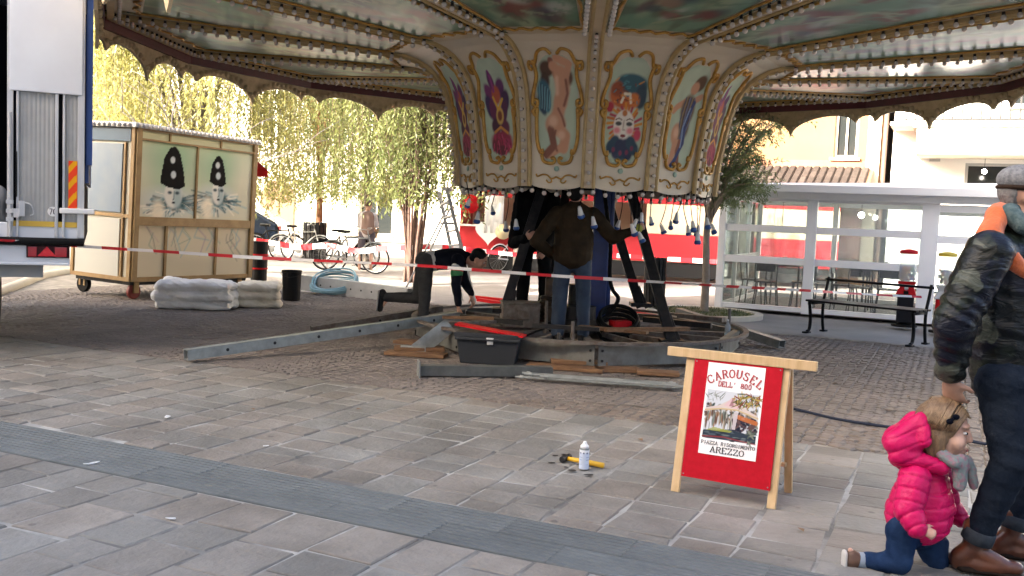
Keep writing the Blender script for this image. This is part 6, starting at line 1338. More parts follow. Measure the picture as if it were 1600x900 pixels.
def cafe_chair(label, loc, rz, grp):
    t = thing('cafe_chair', label, 'chair', loc, rz, grp)
    b = MB(); b.box((0, 0, .45), (.40, .40, .025)); b.build('seat', iron, t, bevel=.008)
    for x in (-.18, .18):
        for y in (-.18, .18):
            b = MB(); b.tube([(x * .9, y * .9, .44), (x * 1.15, y * 1.15, 0)], .012, 7); b.build('leg', iron, t)
    b = MB(); b.tube(spline([(-.18, .18, .45), (-.19, .22, .75), (-.12, .235, .86), (.12, .235, .86), (.19, .22, .75), (.18, .18, .45)], 5), .012, 7); b.build('back_frame', iron, t, smooth=True)
    b = MB(); b.box((0, .225, .72), (.34, .015, .16)); b.build('backrest', iron, t, bevel=.006); return t
def cafe_table(label, loc, rz):
    t = thing('cafe_table', label, 'table', loc, rz, 'cafe tables in the pavilion')
    b = MB(); b.box((0, 0, .74), (.65, .65, .03)); b.build('tabletop', mat('dark wood top', (.06, .04, .03), rough=.4), t, bevel=.006)
    for x in (-.28, .28):
        for y in (-.28, .28): b = MB(); b.tube([(x, y, .73), (x, y, 0)], .016, 8); b.build('leg', iron, t)
    return t
def pv2(x, y, z=.03): return PA + U * x + W * y + V(0, 0, z)
cafe_table('dark cafe table in the left bay of the pavilion', pv2(.95, 1.0), U_ANG); cafe_table('dark cafe table in the middle bay of the pavilion', pv2(2.65, 1.1), U_ANG); cafe_table('dark cafe table further back in the pavilion', pv2(1.9, 2.4), U_ANG + .1)
for x, y, a, lab in ((.42, .95, 1.5, 'black metal chair left of the table in the left bay'), (.72, .5, .1 + PI, 'black metal chair in front of the table in the left bay'), (1.28, 1.0, -1.5, 'black metal chair right of the table in the left bay'), (2.0, 1.0, 1.5, 'black metal chair at the left end of the middle bay row'), (2.3, .6, PI, 'black metal chair second along the middle bay row'), (2.75, .55, PI + .1, 'black metal chair third along the middle bay row'), (3.15, 1.1, -1.4, 'black metal chair right of the middle bay table'), (1.5, 2.3, 1.5, 'black metal chair beside the table further back')):
    cafe_chair(lab, pv2(x, y), U_ANG + a, 'cafe chairs in the pavilion')
for x, y, lab in ((.95, 1.0, 'white napkin holder on the left bay table'), (2.65, 1.1, 'white napkin holder on the middle bay table')):
    b = MB(); b.box((0, 0, .06), (.09, .07, .12)); b.box((0, 0, .13), (.06, .03, .04)); o = b.build('napkin_holder', bellw, bevel=.006); o.location = pv2(x, y, .785); tag(o, lab, 'napkin holder', 'napkin holders')

# ---------------------------------------------------------------- buildings
def building(name, label, O, rz, x0, x1, H, D, wallm, wins, framem, shut=None, roofm=None, extra=None, cat='building', z0=0):
    t = thing(name, label, cat, O, rz)
    # facade wall with real window openings
    xs = sorted({x0, x1, *[q for w_ in wins for q in (w_[0], w_[1])]}); zs = sorted({z0, H, *[q for w_ in wins for q in (w_[2], w_[3])]}); b = MB()
    def hole(cx, cz): return any(a < cx < c and d < cz < e for a, c, d, e in [w_[:4] for w_ in wins])
    for xa, xb in zip(xs[:-1], xs[1:]):
        for za, zb in zip(zs[:-1], zs[1:]):
            if not hole((xa + xb) / 2, (za + zb) / 2): b.add([(xa, 0, za), (xb, 0, za), (xb, 0, zb), (xa, 0, zb)], [(0, 1, 2, 3)])
    for a, c, d, e in [w_[:4] for w_ in wins]:
        b.add([(a, 0, d), (c, 0, d), (c, .22, d), (a, .22, d), (a, 0, e), (c, 0, e), (c, .22, e), (a, .22, e)], [(0, 3, 2, 1), (4, 5, 6, 7), (0, 4, 7, 3), (1, 2, 6, 5)])
    b.add([(x0, 0, z0), (x0, D, z0), (x0, D, H), (x0, 0, H)], [(0, 3, 2, 1)]); b.add([(x1, 0, z0), (x1, D, z0), (x1, D, H), (x1, 0, H)], [(0, 1, 2, 3)]); b.add([(x0, D, z0), (x1, D, z0), (x1, D, H), (x0, D, H)], [(3, 2, 1, 0)])
    b.build('wall', wallm, t)
    for a, c, d, e in [w_[:4] for w_ in wins]:
        b = MB(); fw = .07
        b.box(((a + c) / 2, .15, d + fw / 2), (c - a, .06, fw)); b.box(((a + c) / 2, .15, e - fw / 2), (c - a, .06, fw)); b.box((a + fw / 2, .15, (d + e) / 2), (fw, .06, e - d - 2 * fw)); b.box((c - fw / 2, .15, (d + e) / 2), (fw, .06, e - d - 2 * fw)); b.box(((a + c) / 2, .15, (d + e) / 2), (.05, .05, e - d - 2 * fw))
        w_o = b.build('window', framem, t); b = MB(); b.add([(a, .19, d), (c, .19, d), (c, .19, e), (a, .19, e)], [(0, 1, 2, 3)]); b.build('pane', mat('dark window glass', (.03, .035, .035), rough=.08, spec=.7), w_o)
        b = MB(); b.box(((a + c) / 2, -.05, d - .04), (c - a + .16, .18, .07)); b.build('sill', framem, w_o)
        if shut:
            for q in (a - (c - a) * .26, c + (c - a) * .26):
                b = MB(); b.box((q, -.03, (d + e) / 2), ((c - a) * .48, .04, e - d)); b.build('shutter', shut, w_o)
    b = MB(); b.add([(x0 - .4, -.5, H), (x1 + .4, -.5, H), (x1 + .4, D / 2, H + 1.6), (x0 - .4, D / 2, H + 1.6), (x1 + .4, D + .4, H), (x0 - .4, D + .4, H), (x0 - .4, -.5, H - .15), (x1 + .4, -.5, H - .15)], [(0, 1, 2, 3), (3, 2, 4, 5), (6, 7, 1, 0), (0, 5, 4, 1)]); b.build('roof', roofm or mat('terracotta roof', (.30, .13, .07), (.22, .09, .05), scale=4, bump=.5, bscale=10), t)
    return t
yel = mat('yellow ochre render', (.215, .115, .045), (.19, .098, .038), rough=.85, scale=1.2, detail=7, bump=.1, bscale=30)
ter = mat('terracotta render', (.25, .105, .06), (.22, .09, .05), rough=.85, scale=2); stonec = mat('cream stone', (.62, .56, .45), (.54, .48, .38), rough=.8, scale=2, detail=6); whiter = mat('white render', (.72, .70, .66), (.66, .64, .60), rough=.85, scale=1)
greyf = mat('grey window frame', (.30, .30, .29), rough=.5)
YB = at(1120, 400, 27); YB.z = 0
yb = building('yellow_building', 'yellow ochre building behind the pavilion with one tall narrow window', YB, U_ANG, -7, 4.1, 9.5, 7, yel, [(2.95, 3.55, 3.35, 5.1), (-.5, .2, 3.4, 5.1), (-4, -3.2, 3.4, 5.1)], stonec)
b = MB(); b.box((-1.4, -.02, 2.75), (10.9, .04, 1.05)); b.build('terracotta_band', ter, yb)
b = MB(); b.box((3.95, -.04, 4.8), (.32, .08, 9.3)); b.build('corner_pilaster', stonec, yb)
b = MB(); b.tube([(4.22, -.1, .1), (4.22, -.1, 9.3)], .06, 10); b.build('drain_pipe', mat('brown drain pipe', (.12, .07, .05), rough=.5), yb)
# pent roof with single tiles
tile = mat('grey roof tile', (.06, .05, .046), (.10, .08, .07), rough=.85, scale=8, var=.25); til = MB(); til.add([(-.10, 0, 0), (.10, 0, 0), (.10, .42, .17), (-.10, .42, .17), (-.06, 0, .05), (.06, 0, .05), (.06, .42, .22), (-.06, .42, .22)], [(0, 1, 5, 4), (1, 2, 6, 5), (4, 5, 6, 7), (3, 0, 4, 7), (2, 3, 7, 6), (0, 3, 2, 1)]); til_me = til.mesh('roof_tile', tile)
pr = MB(); pr.add([(.4, -1.35, 2.55), (4.0, -1.35, 2.55), (4.0, -.05, 3.06), (.4, -.05, 3.06), (.4, -1.35, 2.48), (4.0, -1.35, 2.48)], [(0, 1, 2, 3), (4, 5, 1, 0), (4, 0, 3), (5, 2, 1)]); pr_o = pr.build('pent_roof', ter, yb)
for j in range(3):
    for i in range(17):
        o = link('roof_tile', til_me, pr_o); o.location = (.52 + i * .205, -1.38 + j * .42, 2.555 + j * .166)
b = MB()
for i in range(24): b.box((.5 + i * .14, -1.2, 2.2), (.03, .03, .5))
b.box((2.1, -1.2, 2.45), (3.4, .05, .05)); b.build('slatted_screen', mat('dark brown slats', (.05, .03, .022), rough=.7), yb)
pst = [mat('faded poster %d' % i, c, c2, rough=.8, scale=4) for i, (c, c2) in enumerate((((.45, .38, .28), (.35, .30, .22)), ((.42, .18, .14), (.5, .3, .25)), ((.35, .38, .36), (.45, .42, .36))))]
for i, x in enumerate((-.6, .5, 1.6, 2.6, 3.4)):
    b = MB(); b.box((x, -.06, 1.25), (.7, .02, 1.1)); b.build('wall_poster', pst[i % 3], yb)
WB = YB + U * 4.45 - W * .6
wb = building('white_building', 'white building at right with railed balcony and dark strip window', WB, U_ANG, 0, 16, 9.5, 9, whiter, [(1.7, 3.9, 2.45, 3.22), (4.1, 6.3, 2.45, 3.22), (2.6, 4.2, 4.6, 6.6), (6.0, 7.6, 4.6, 6.6)], greyf)
b = MB(); b.box((8.0, -.75, 3.62), (14.8, 1.5, .62)); b.box((8.0, -.75, 3.97), (15.0, 1.6, .08)); b.build('balcony_slab', mat('beige balcony stone', (.34, .30, .235), (.28, .245, .19), rough=.85, scale=1.5, detail=6), wb, bevel=.01)
for i in range(3): b = MB(); b.box((2.4 + i * 2.6, -1.505, 3.62), (.012, .012, .6)); b.build('slab_joint', greyf, wb)
b = MB(); b.box((8.2, -1.45, 4.98), (15.8, .05, .05)); b.box((8.2, -1.45, 4.12), (15.8, .04, .04)); b.build('handrail', mat('dark balcony iron', (.05, .05, .05), rough=.5), wb)
for i in range(60): b = MB() if i == 0 else b; 
bar_me = MB().box((0, 0, .43), (.036, .036, .86)).mesh('baluster', mat('dark balcony iron', (.05, .05, .05)))
for i in range(70): o = link('baluster', bar_me, wb); o.location = (.35 + i * .2, -1.45, 4.12)
b = MB(); b.box((.8, -.75, 4.03), (1.6, 1.5, .08)); b.build('balcony_return', stonec, wb); b = MB(); b.box((1.0, -.03, 3.3), (.25, .05, .12)); b.build('wall_lamp', greyf, wb)

cream_f = mat('pale cream render', (.80, .75, .66), (.76, .70, .61), rough=.85, scale=.8, detail=6); rosef = mat('rose render', (.62, .42, .32), (.56, .37, .28), rough=.85, scale=.8)
wl = [(x, x + 1.1, z, z + 1.9) for x in (2, 5.2, 8.4, 11.6, 14.8, 18) for z in (4.6, 8.2)] + [(x, x + 1.6, .3, 2.7) for x in (3, 12.5, 17)]
building('cream_building', 'long pale cream building behind the willows with green shuttered windows', V(-24, 47, 0), U_ANG + .28, 0, 22, 12.5, 8, cream_f, wl, stonec, shut=mat('faded green shutter', (.42, .47, .38), rough=.7))
cb = building('rose_building', 'rose coloured building behind the red stall', V(-2.5, 44.5, 0), U_ANG + .30, 0, 20, 11, 8, mat('pale rose render', (.74, .60, .50), (.68, .54, .45), rough=.85, scale=.8), [(x, x + 1.1, z, z + 1.8) for x in (1.5, 4.6, 7.7, 10.8, 14) for z in (4.2, 7.6)], stonec)
# arched doorway in the cream building
hc = at(433, 330, 40); t = thing('arched_portal', 'small arched doorway seen beyond the parked car', 'doorway', V(hc.x, 40, 0)); 
b = MB(); arc = [(-.7, 0), (-.7, 1.7)] + [(.7 * -math.cos(a), 1.7 + .8 * math.sin(a)) for a in np.linspace(.15, PI - .15, 9)] + [(.7, 1.7), (.7, 0)]; b.prism([(x * 1.25, z * 1.08) for x, z in arc], .3, lambda x, y, z: (x, z, y)); b.build('stone_surround', stonec, t); b = MB(); b.prism(arc, .05, lambda x, y, z: (x, z - .06, y)); b.build('door_leaf', mat('brown door', (.16, .09, .05), rough=.6), t)
# houses across the street behind the viewer: they throw the shade that covers the near half of the square
st = building('street_house', 'plain house row across the street that shades the near paving', U * -30 - W * 6.0, U_ANG, 0, 66, 9.7, 9, cream_f, [(x, x + 1.1, z, z + 1.9) for x in range(3, 64, 4) for z in (3.6, 6.6)] , stonec)
for ch_ in st.children: pass
st.rotation_euler = (0, 0, U_ANG + PI); st.location = U * 36 - W * 5.4

# ---------------------------------------------------------------- red stall
S0 = at(716, 400, 25.0); S0.z = 0; stl = thing('red_stall', 'long red and cream market stall behind the carousel', 'stall', S0, -.10)
SL = 9.6; creamp = mat('cream stall panel', (.74, .62, .44), (.68, .56, .38), rough=.55, scale=1.2); redst = mat('red stall panel', (.58, .02, .03), (.52, .016, .024), rough=.5, scale=1.5)
def sbox(nm, x0, x1, z0, z1, m, y0=0, y1=.05): b = MB(); b.box(((x0 + x1) / 2, (y0 + y1) / 2, (z0 + z1) / 2), (x1 - x0, y1 - y0, z1 - z0)); return b.build(nm, m, stl, bevel=.006)
for i in range(6): sbox('lower_panel', i * 1.6 + .004, (i + 1) * 1.6 - .004, .44, 1.14, redst)
for i in range(3, 6): sbox('middle_panel', i * 1.6 + .004, (i + 1) * 1.6 - .004, 1.15, 1.90, creamp, .006, .05)
for i in range(6): sbox('upper_panel', i * 1.6 + .004, (i + 1) * 1.6 - .004, 1.91, 2.30, redst)
sbox('counter', 0, 4.8, 1.14, 1.19, bellw, -.25, .1); sbox('skirt', .1, SL - .1, .05, .43, mat('dark stall skirt', (.05, .05, .05), rough=.8), .05, .1); sbox('back_wall', 0, SL, .1, 2.3, creamp, 2.0, 2.05); sbox('roof', -.1, SL + .1, 2.31, 2.37, redst, -.5, 2.1); sbox('end_wall', -.0, .05, .1, 2.3, redst, .06, 2.0)
for x in (1.2, 6.5):
    b = MB(); b.lathe([(.16, -.08), (.28, -.08), (.3, -.04), (.3, .04), (.28, .08), (.16, .08)], 20, (x, .3, .3), X=Matrix.Rotation(PI / 2, 3, 'X')); b.build('wheel', blackr, stl)
# goods hanging at the open end
def heart(s_):
    o_ = []
    for a in np.linspace(0, 2 * PI, 28)[:-1]: o_.append((s_ * 16 * math.sin(a) ** 3 / 17, s_ * (13 * math.cos(a) - 5 * math.cos(2 * a) - 2 * math.cos(3 * a) - math.cos(4 * a)) / 17))
    return o_
for i, (x, y, s_, m_, nm, lab, shp) in enumerate(((763, 362, .36, bellw, 'heart_cushion', 'white heart-shaped cushion hanging on the red stall', 'h'), (786, 362, .20, mat('pale straw', (.65, .55, .35), rough=.8), 'straw_hat', 'pale round hat hanging on the red stall', 'o'), (733, 318, .26, redp, 'red_cushion', 'red cushion hanging at the stall end', 'o'), (772, 335, .24, bellw, 'white_cloth', 'white cloth hanging above the heart cushion', 'r'))):
    P = at(x, y, 24.6)
    if shp == 'h': b = MB(); b.prism(heart(s_), .10, lambda a, c, z: (a, z, c)); o = b.build(nm, m_, bevel=.03)
    elif shp == 'o': b = MB(); b.lathe([(0, -.02), (s_, 0), (s_ * .98, .015), (s_ * .55, .03), (s_ * .5, .12), (0, .14)], 18, X=Matrix.Rotation(PI / 2, 3, 'X')); o = b.build(nm, m_, smooth=True)
    else: b = MB(); b.add([(x_ * s_, .03 * math.sin(x_ * 9), z_ * s_ * 2) for z_ in (-1, 0, 1) for x_ in np.linspace(-1, 1, 9)], [(j * 9 + k, j * 9 + k + 1, (j + 1) * 9 + k + 1, (j + 1) * 9 + k) for j in range(2) for k in range(8)]); o = b.build(nm, m_, smooth=True); o.modifiers.new('s', 'SOLIDIFY').thickness = .01
    o.location = P; tag(o, lab, 'stall goods')
# ---------------------------------------------------------------- bicycles, car, bins
tyre = blackr; spoke = mat('dull spokes', (.25, .25, .25), rough=.4, metal=.5)
def bike(label, P, rz, fm, lean=.08, basket=False):
    t = thing('bicycle', label, 'bicycle', P, rz, 'bicycles at the back of the square'); t.rotation_euler = (lean, 0, rz); r = .34
    for x in (-.52, .52):
        b = MB(); b.tube([(x + r * math.cos(a), 0, r + r * math.sin(a)) for a in np.linspace(0, 2 * PI, 33)[:-1]], .019, 7, closed=True); wh = b.build('wheel', tyre, t, smooth=True)
        b = MB()
        for a in np.linspace(0, PI, 8)[:-1]: b.tube([(x + (r - .02) * math.cos(a), 0, r + (r - .02) * math.sin(a)), (x - (r - .02) * math.cos(a), 0, r - (r - .02) * math.sin(a))], .003, 4)
        b.tube([(x + (r - .022) * math.cos(a), 0, r + (r - .022) * math.sin(a)) for a in np.linspace(0, 2 * PI, 25)[:-1]], .010, 5, closed=True); b.build('spokes', spoke, wh)
        b = MB(); b.tube([(x + (r + .035) * math.cos(a), 0, r + (r + .035) * math.sin(a)) for a in np.linspace(.5 if x < 0 else 1.1, 3.0 if x < 0 else 2.4 + .6, 10)], .016, 5); b.build('mudguard', fm, t)
    b = MB(); bb_ = (-.06, 0, .30); st_ = (-.2, 0, .78); hd_ = (.36, 0, .80)
    for p, q in ((bb_, st_), (st_, hd_), (bb_, (.38, 0, .70)), ((-.52, 0, .34), bb_), ((-.52, 0, .34), st_), ((.36, 0, .88), (.52, 0, .34))): b.tube([p, q], .019, 8)
    b.build('frame', fm, t); b = MB(); b.tube([(-.2, 0, .78), (-.225, 0, .90)], .014, 7); b.box((-.24, 0, .93), (.26, .15, .06)); b.build('saddle', blackr, t, bevel=.02)
    b = MB(); b.tube([(.36, 0, .88), (.34, 0, .98)], .014, 7); b.tube(spline([(.22, -.28, 1.0), (.34, -.24, 1.02), (.36, 0, .99), (.34, .24, 1.02), (.22, .28, 1.0)], 5), .013, 7); b.build('handlebar', spoke, t, smooth=True)
    b = MB(); b.lathe([(.09, -.01), (.09, .01)], 16, (-.06, -.05, .30), X=Matrix.Rotation(PI / 2, 3, 'X')); b.bar((-.06, -.07, .30), (.04, -.07, .18), .02, .015); b.box((.05, -.11, .17), (.09, .06, .02)); b.build('crankset', spoke, t)
    if basket: b = MB(); b.add([(.42, -.14, .78), (.70, -.14, .78), (.70, .14, .78), (.42, .14, .78), (.40, -.18, 1.0), (.74, -.18, 1.0), (.74, .18, 1.0), (.40, .18, 1.0)], [(3, 2, 1, 0), (0, 1, 5, 4), (1, 2, 6, 5), (2, 3, 7, 6), (3, 0, 4, 7)]); b.build('basket', mat('wicker', (.3, .2, .1), (.2, .12, .06), scale=20, bump=.5), t)
bike('dark bicycle in front of the parked car', gnd(428, 406), .1, blackr, .1)
bike('pale bicycle between the car and the slatted bin', gnd(470, 408), .0, mat('dull silver paint', (.22, .22, .21), rough=.4), .06)
bike('bicycle with black frame, left of the willow pair', gnd(540, 421), .55, blackr, .05, True)
bike('grey bicycle in front of the person with a backpack', gnd(553, 425), -.25, mat('grey bike paint', (.12, .13, .14), rough=.4), .07)
bike('white bicycle leaning before the red stall', gnd(800, 424), .75, mat('white bike paint', (.75, .75, .74), rough=.3), .1)
t = thing('slatted_bin', 'dark slatted litter bin beside the pale bicycle', 'bin', gnd(491, 408)); 
for i in range(16): b = MB(); a = i * 2 * PI / 16; b.box((.3 * math.cos(a), .3 * math.sin(a), .55), (.035, .09, 1.0), rz=a); b.build('slat', darkst, t)
b = MB(); b.lathe([(.27, .05), (.27, .98), (.2, .98), (.0, .3)], 18); b.build('liner', blackr, t)
t = thing('slatted_bin', 'dark slatted bin standing under the right side of the column', 'bin', gnd(1021, 482))
for i in range(16): b = MB(); a = i * 2 * PI / 16; b.box((.17 * math.cos(a), .17 * math.sin(a), .45), (.02, .05, .82), rz=a); b.build('slat', darkst, t)
b = MB(); b.lathe([(.15, .05), (.15, .8), (.12, .8), (0, .3)], 16); b.build('liner', blackr, t)
# parked car, mostly hidden by the booth
CP_ = at(402, 396, 27.5); ct = thing('parked_car', 'dark blue hatchback partly hidden behind the booth', 'car', V(CP_.x - 1.1, 27.5, 0), 0)
cpaint = mat('dark blue car paint', (.03, .045, .08), rough=.25, coat=.8, metal=.3)
prof = [(-1.9, .35), (-1.95, .75), (-1.75, .95), (-1.1, 1.02), (-.55, 1.42), (.9, 1.46), (1.55, 1.1), (1.85, .95), (1.9, .6), (1.85, .35)]
b = MB(); b.prism([(x, z) for x, z in prof], 1.6, lambda x, y, z: (x, z - .8, y)); b.build('body', cpaint, ct, bevel=.08)
b = MB(); b.prism([(-.98, 1.02), (-.52, 1.36), (.2, 1.39), (.2, 1.02)], .01, lambda x, y, z: (x, -.81 + z, y)); b.prism([(.26, 1.02), (.26, 1.39), (.86, 1.39), (1.35, 1.08), (1.3, 1.02)], .01, lambda x, y, z: (x, -.81 + z, y)); b.build('side_window', mat('car glass', (.06, .08, .09), rough=.05), ct)
for x in (-1.2, 1.2): b = MB(); b.lathe([(.18, -.1), (.3, -.1), (.32, -.06), (.32, .06), (.3, .1), (.18, .1)], 22, (x, -.72, .32), X=Matrix.Rotation(PI / 2, 3, 'X')); wh = b.build('wheel', blackr, ct, smooth=True); b = MB(); b.lathe([(.19, 0), (.19, .02), (.05, .05), (0, .05)], 16, (x, -.8, .32), X=Matrix.Rotation(PI / 2, 3, 'X')); b.build('rim', alu, wh)
b = MB(); b.box((1.86, -.6, .82), (.06, .25, .14)); b.build('tail_lamp', redp, ct)
# cyclist with a rucksack
Yk = gnd(575, 424).y; cx = at(572, 400, Yk).x
J = dict(head=V(cx + .02, Yk, 1.55), neck=V(cx, Yk, 1.4), sr=V(cx + .17, Yk, 1.32), sl=V(cx - .17, Yk, 1.32), er=V(cx + .2, Yk + .15, 1.08), wr=V(cx + .12, Yk + .35, 1.0), el=V(cx - .2, Yk + .15, 1.08), wl=V(cx - .14, Yk + .35, 1.0), hr=V(cx + .1, Yk, .88), hl=V(cx - .1, Yk, .88), kr=V(cx + .12, Yk + .05, .48), kl=V(cx - .12, Yk - .05, .48), ar=V(cx + .12, Yk, .09), al=V(cx - .14, Yk - .1, .09)); J['tr'] = J['ar'] + V(0, .16, -.06); J['tl'] = J['al'] + V(0, .16, -.06)
base = V(cx, Yk, 0); pt = thing('person', 'person with a brown rucksack standing by the bicycles', 'person', base); sh, L, X = body_shapes(J, V(.2, 1, 0)); sh += hand(J['wr'], V(0, 1, -.2), V(0, 0, -1), 1, .6, thumb=V(-1, 0, 0)) + hand(J['wl'], V(0, 1, -.2), V(0, 0, -1), 1, .6, thumb=V(1, 0, 0)); put(blob('body', sh, .014, skin, pt, 2), base)
ch, pv_ = (J['sr'] + J['sl']) / 2, (J['hr'] + J['hl']) / 2
put(blob('shirt', [capsule(ch, .12, pv_, .125, side=(1, 0, 0), sx=1.4, sy=1)] + [capsule(J['s' + q], .07, J['e' + q], .06) for q in 'rl'], .016, mat('pale grey shirt', (.5, .46, .46), rough=.8), pt, 2), base)
put(blob('shorts', [capsule(J['h' + q], .105, J['k' + q], .08) for q in 'rl'], .016, mat('dark shorts', (.10, .08, .10), rough=.8), pt, 2), base); put(blob('rucksack', [capsule(V(cx + .05, Yk - .2, 1.3), .13, V(cx + .05, Yk - .2, 1.0), .14, side=(1, 0, 0), sx=1.1, sy=.7)], .016, mat('brown rucksack', (.16, .10, .08), rough=.8), pt, 2), base); put(blob('hair', [ellipsoid(L(0, -.02, .04), (.086, .1, .09), X)], .014, mat('brown hair', (.10, .06, .035), rough=.7), pt, 1), base)

# ---------------------------------------------------------------- trees
bark = mat('grey willow bark', (.17, .145, .12), (.10, .08, .065), rough=.9, scale=10, bump=.5, bscale=18, stretch=(1, 1, .25)); barkr = mat('reddish bark', (.13, .075, .055), (.08, .045, .035), rough=.9, scale=10, bump=.4, bscale=20)
def leafm(name, c1, c2, tr_=.45): return mat(name, c1, c2, rough=.5, scale=1.1, detail=3, trans=tr_, contrast=(.35, .65))
wl1 = leafm('yellow willow leaf', (.32, .31, .10), (.48, .45, .17), .6); wl2 = leafm('green willow leaf', (.24, .27, .09), (.40, .41, .16), .6); wl3 = leafm('dull green leaf', (.11, .14, .04), (.20, .22, .07), .5); ol = leafm('olive green leaf', (.12, .16, .07), (.19, .24, .11), .45)
def leaves(name, P, D, Lf, Wf, m, parent, seed, jit=.5):
    "P leaf points, D leaf directions (n x 3)"
    r = np.random.default_rng(seed); n = len(P); P = np.array(P); D = np.array(D) + r.normal(0, jit, (n, 3)); D /= np.linalg.norm(D, axis=1)[:, None]
    R_ = r.normal(0, 1, (n, 3)); S = np.cross(D, R_); S /= np.linalg.norm(S, axis=1)[:, None]; L_ = Lf * r.uniform(.6, 1.3, n)[:, None]; w_ = Wf * r.uniform(.7, 1.2, n)[:, None]
    vs = np.stack([P, P + D * L_ * .45 + S * w_, P + D * L_, P + D * L_ * .45 - S * w_], 1).reshape(-1, 3); me = bpy.data.meshes.new(name); me.vertices.add(4 * n); me.vertices.foreach_set('co', vs.astype(np.float32).ravel())
    me.loops.add(4 * n); me.loops.foreach_set('vertex_index', np.arange(4 * n, dtype=np.int32)); me.polygons.add(n); me.polygons.foreach_set('loop_start', np.arange(0, 4 * n, 4, dtype=np.int32)); me.update(calc_edges=True); me.materials.append(m); return link(name, me, parent)
def willow(label, loc, H, spread, n_str, slen, lm, seed, trunk_r=.16, stems=1, low=1.2, lean=(0, 0), dens=.045, Lf=.10, barkm=None, splay=.8):
    r = random.Random(seed); t = thing('willow_tree', label, 'tree', loc, 0, 'trees round the square'); tb = MB(); tips = []
    for s_ in range(stems):
        a0 = r.uniform(0, 6.28); o = V(math.cos(a0), math.sin(a0), 0) * (.12 * (stems > 1)) * r.uniform(.3, 1.2); top = V(lean[0], lean[1], H * (.38 if stems == 1 else r.uniform(.5, .8))) + o * (1 if stems == 1 else r.uniform(2, 6)); rr = trunk_r if stems == 1 else trunk_r * r.uniform(.25, .7)
        pts = spline([o, o.lerp(top, .4) + V(r.gauss(0, .08), r.gauss(0, .08), 0), top], 5); tb.tube(pts, [rr * (1 - .45 * i / (len(pts) - 1)) for i in range(len(pts))], 9)
        for k in range(7 if stems == 1 else 3):
            a = r.uniform(0, 6.28) if stems > 1 else k * .9 + r.uniform(-.3, .3); d = spread * r.uniform(.35, .95); e = top + V(math.cos(a) * d, math.sin(a) * d, (H - top.z) * r.uniform(.55, 1.0)); st_ = pts[-1 - r.randrange(0, 3)]
            m_ = st_.lerp(e, .45) + V(0, 0, .25 * (H - top.z)); bp = spline([st_, m_, e], 6); tb.tube(bp, [rr * .42 * (1 - .8 * i / (len(bp) - 1)) for i in range(len(bp))], 6); tips += bp[4:]
            for q in range(2):
                s2 = bp[r.randrange(4, len(bp))]; a2 = a + r.uniform(-1.2, 1.2); e2 = s2 + V(math.cos(a2), math.sin(a2), r.uniform(-.1, .5)) * spread * r.uniform(.2, .45); bp2 = spline([s2, s2.lerp(e2, .5) + V(0, 0, .15), e2], 4); tb.tube(bp2, [rr * .16 * (1 - .7 * i / (len(bp2) - 1)) for i in range(len(bp2))], 5); tips += bp2[2:]
    P_, D_ = [], []
    for i in range(n_str):
        s_ = r.choice(tips) + V(r.gauss(0, .18), r.gauss(0, .18), r.gauss(0, .12)); a = r.uniform(0, 6.28); out = r.uniform(.1, splay) * spread * .3; L_ = slen * r.uniform(.45, 1.15); L_ = min(L_, max(.4, s_.z - low - r.uniform(0, .5)))
        pts = spline([s_, s_ + V(math.cos(a) * out, math.sin(a) * out, -.12 * L_), s_ + V(math.cos(a) * out * 1.25 + r.gauss(0, .04), math.sin(a) * out * 1.25 + r.gauss(0, .04), -.55 * L_), s_ + V(math.cos(a) * out * 1.2 + r.gauss(0, .08), math.sin(a) * out * 1.2 + r.gauss(0, .08), -L_)], 5); tb.tube(pts[::3] + [pts[-1]], .0025, 3, cap=False)
        n = int(L_ / dens)
        for j in range(n):
            f_ = (j + r.random()) / n * (len(pts) - 1.001); k = int(f_); p = pts[k].lerp(pts[k + 1], f_ - k); P_.append(p); D_.append((r.gauss(0, .5), r.gauss(0, .5), -.9))
    tb.build('trunk', barkm or bark, t, smooth=True); leaves('crown', P_, D_, Lf, Lf * .15, lm, t, seed, .42); return t
g0 = gnd(290, 418)
willow('tall yellowing willow rising behind the clown booth', V(-6.9, 20.5, 0), 6.8, 3.0, 560, 4.6, wl1, 3, low=1.2, Lf=.12, splay=.5)
willow('yellow green willow behind the trailer and booth end', V(-10.5, 24, 0), 7.5, 3.2, 460, 5.0, wl1, 9, low=1.2, Lf=.13, splay=.5)
willow('bright willow with orange trunk left of the bicycles', V(-5.6, 27.5, 0), 7.5, 2.3, 330, 5.4, wl2, 5, trunk_r=.12, low=1.5, Lf=.13, splay=.4, barkm=mat('orange bark', (.30, .14, .07), (.20, .09, .05), rough=.9, scale=8, bump=.4))
willow('slender willow behind the person with a rucksack', V(-3.9, 25.5, 0), 7.0, 1.7, 230, 5.2, wl2, 6, trunk_r=.09, low=1.5, Lf=.12, splay=.4)
g1 = gnd(640, 441)
willow('many-stemmed leafy tree behind the bending worker', V(g1.x, g1.y, 0), 5.6, 1.6, 680, 3.2, wl3, 8, trunk_r=.058, stems=18, low=1.3, Lf=.12, splay=.45, barkm=barkr, dens=.05)
willow('green willow hanging behind the ladder and column', V(.1, 24, 0), 7, 2.0, 280, 5.0, wl2, 12, trunk_r=.11, low=2.0, Lf=.12, splay=.4)
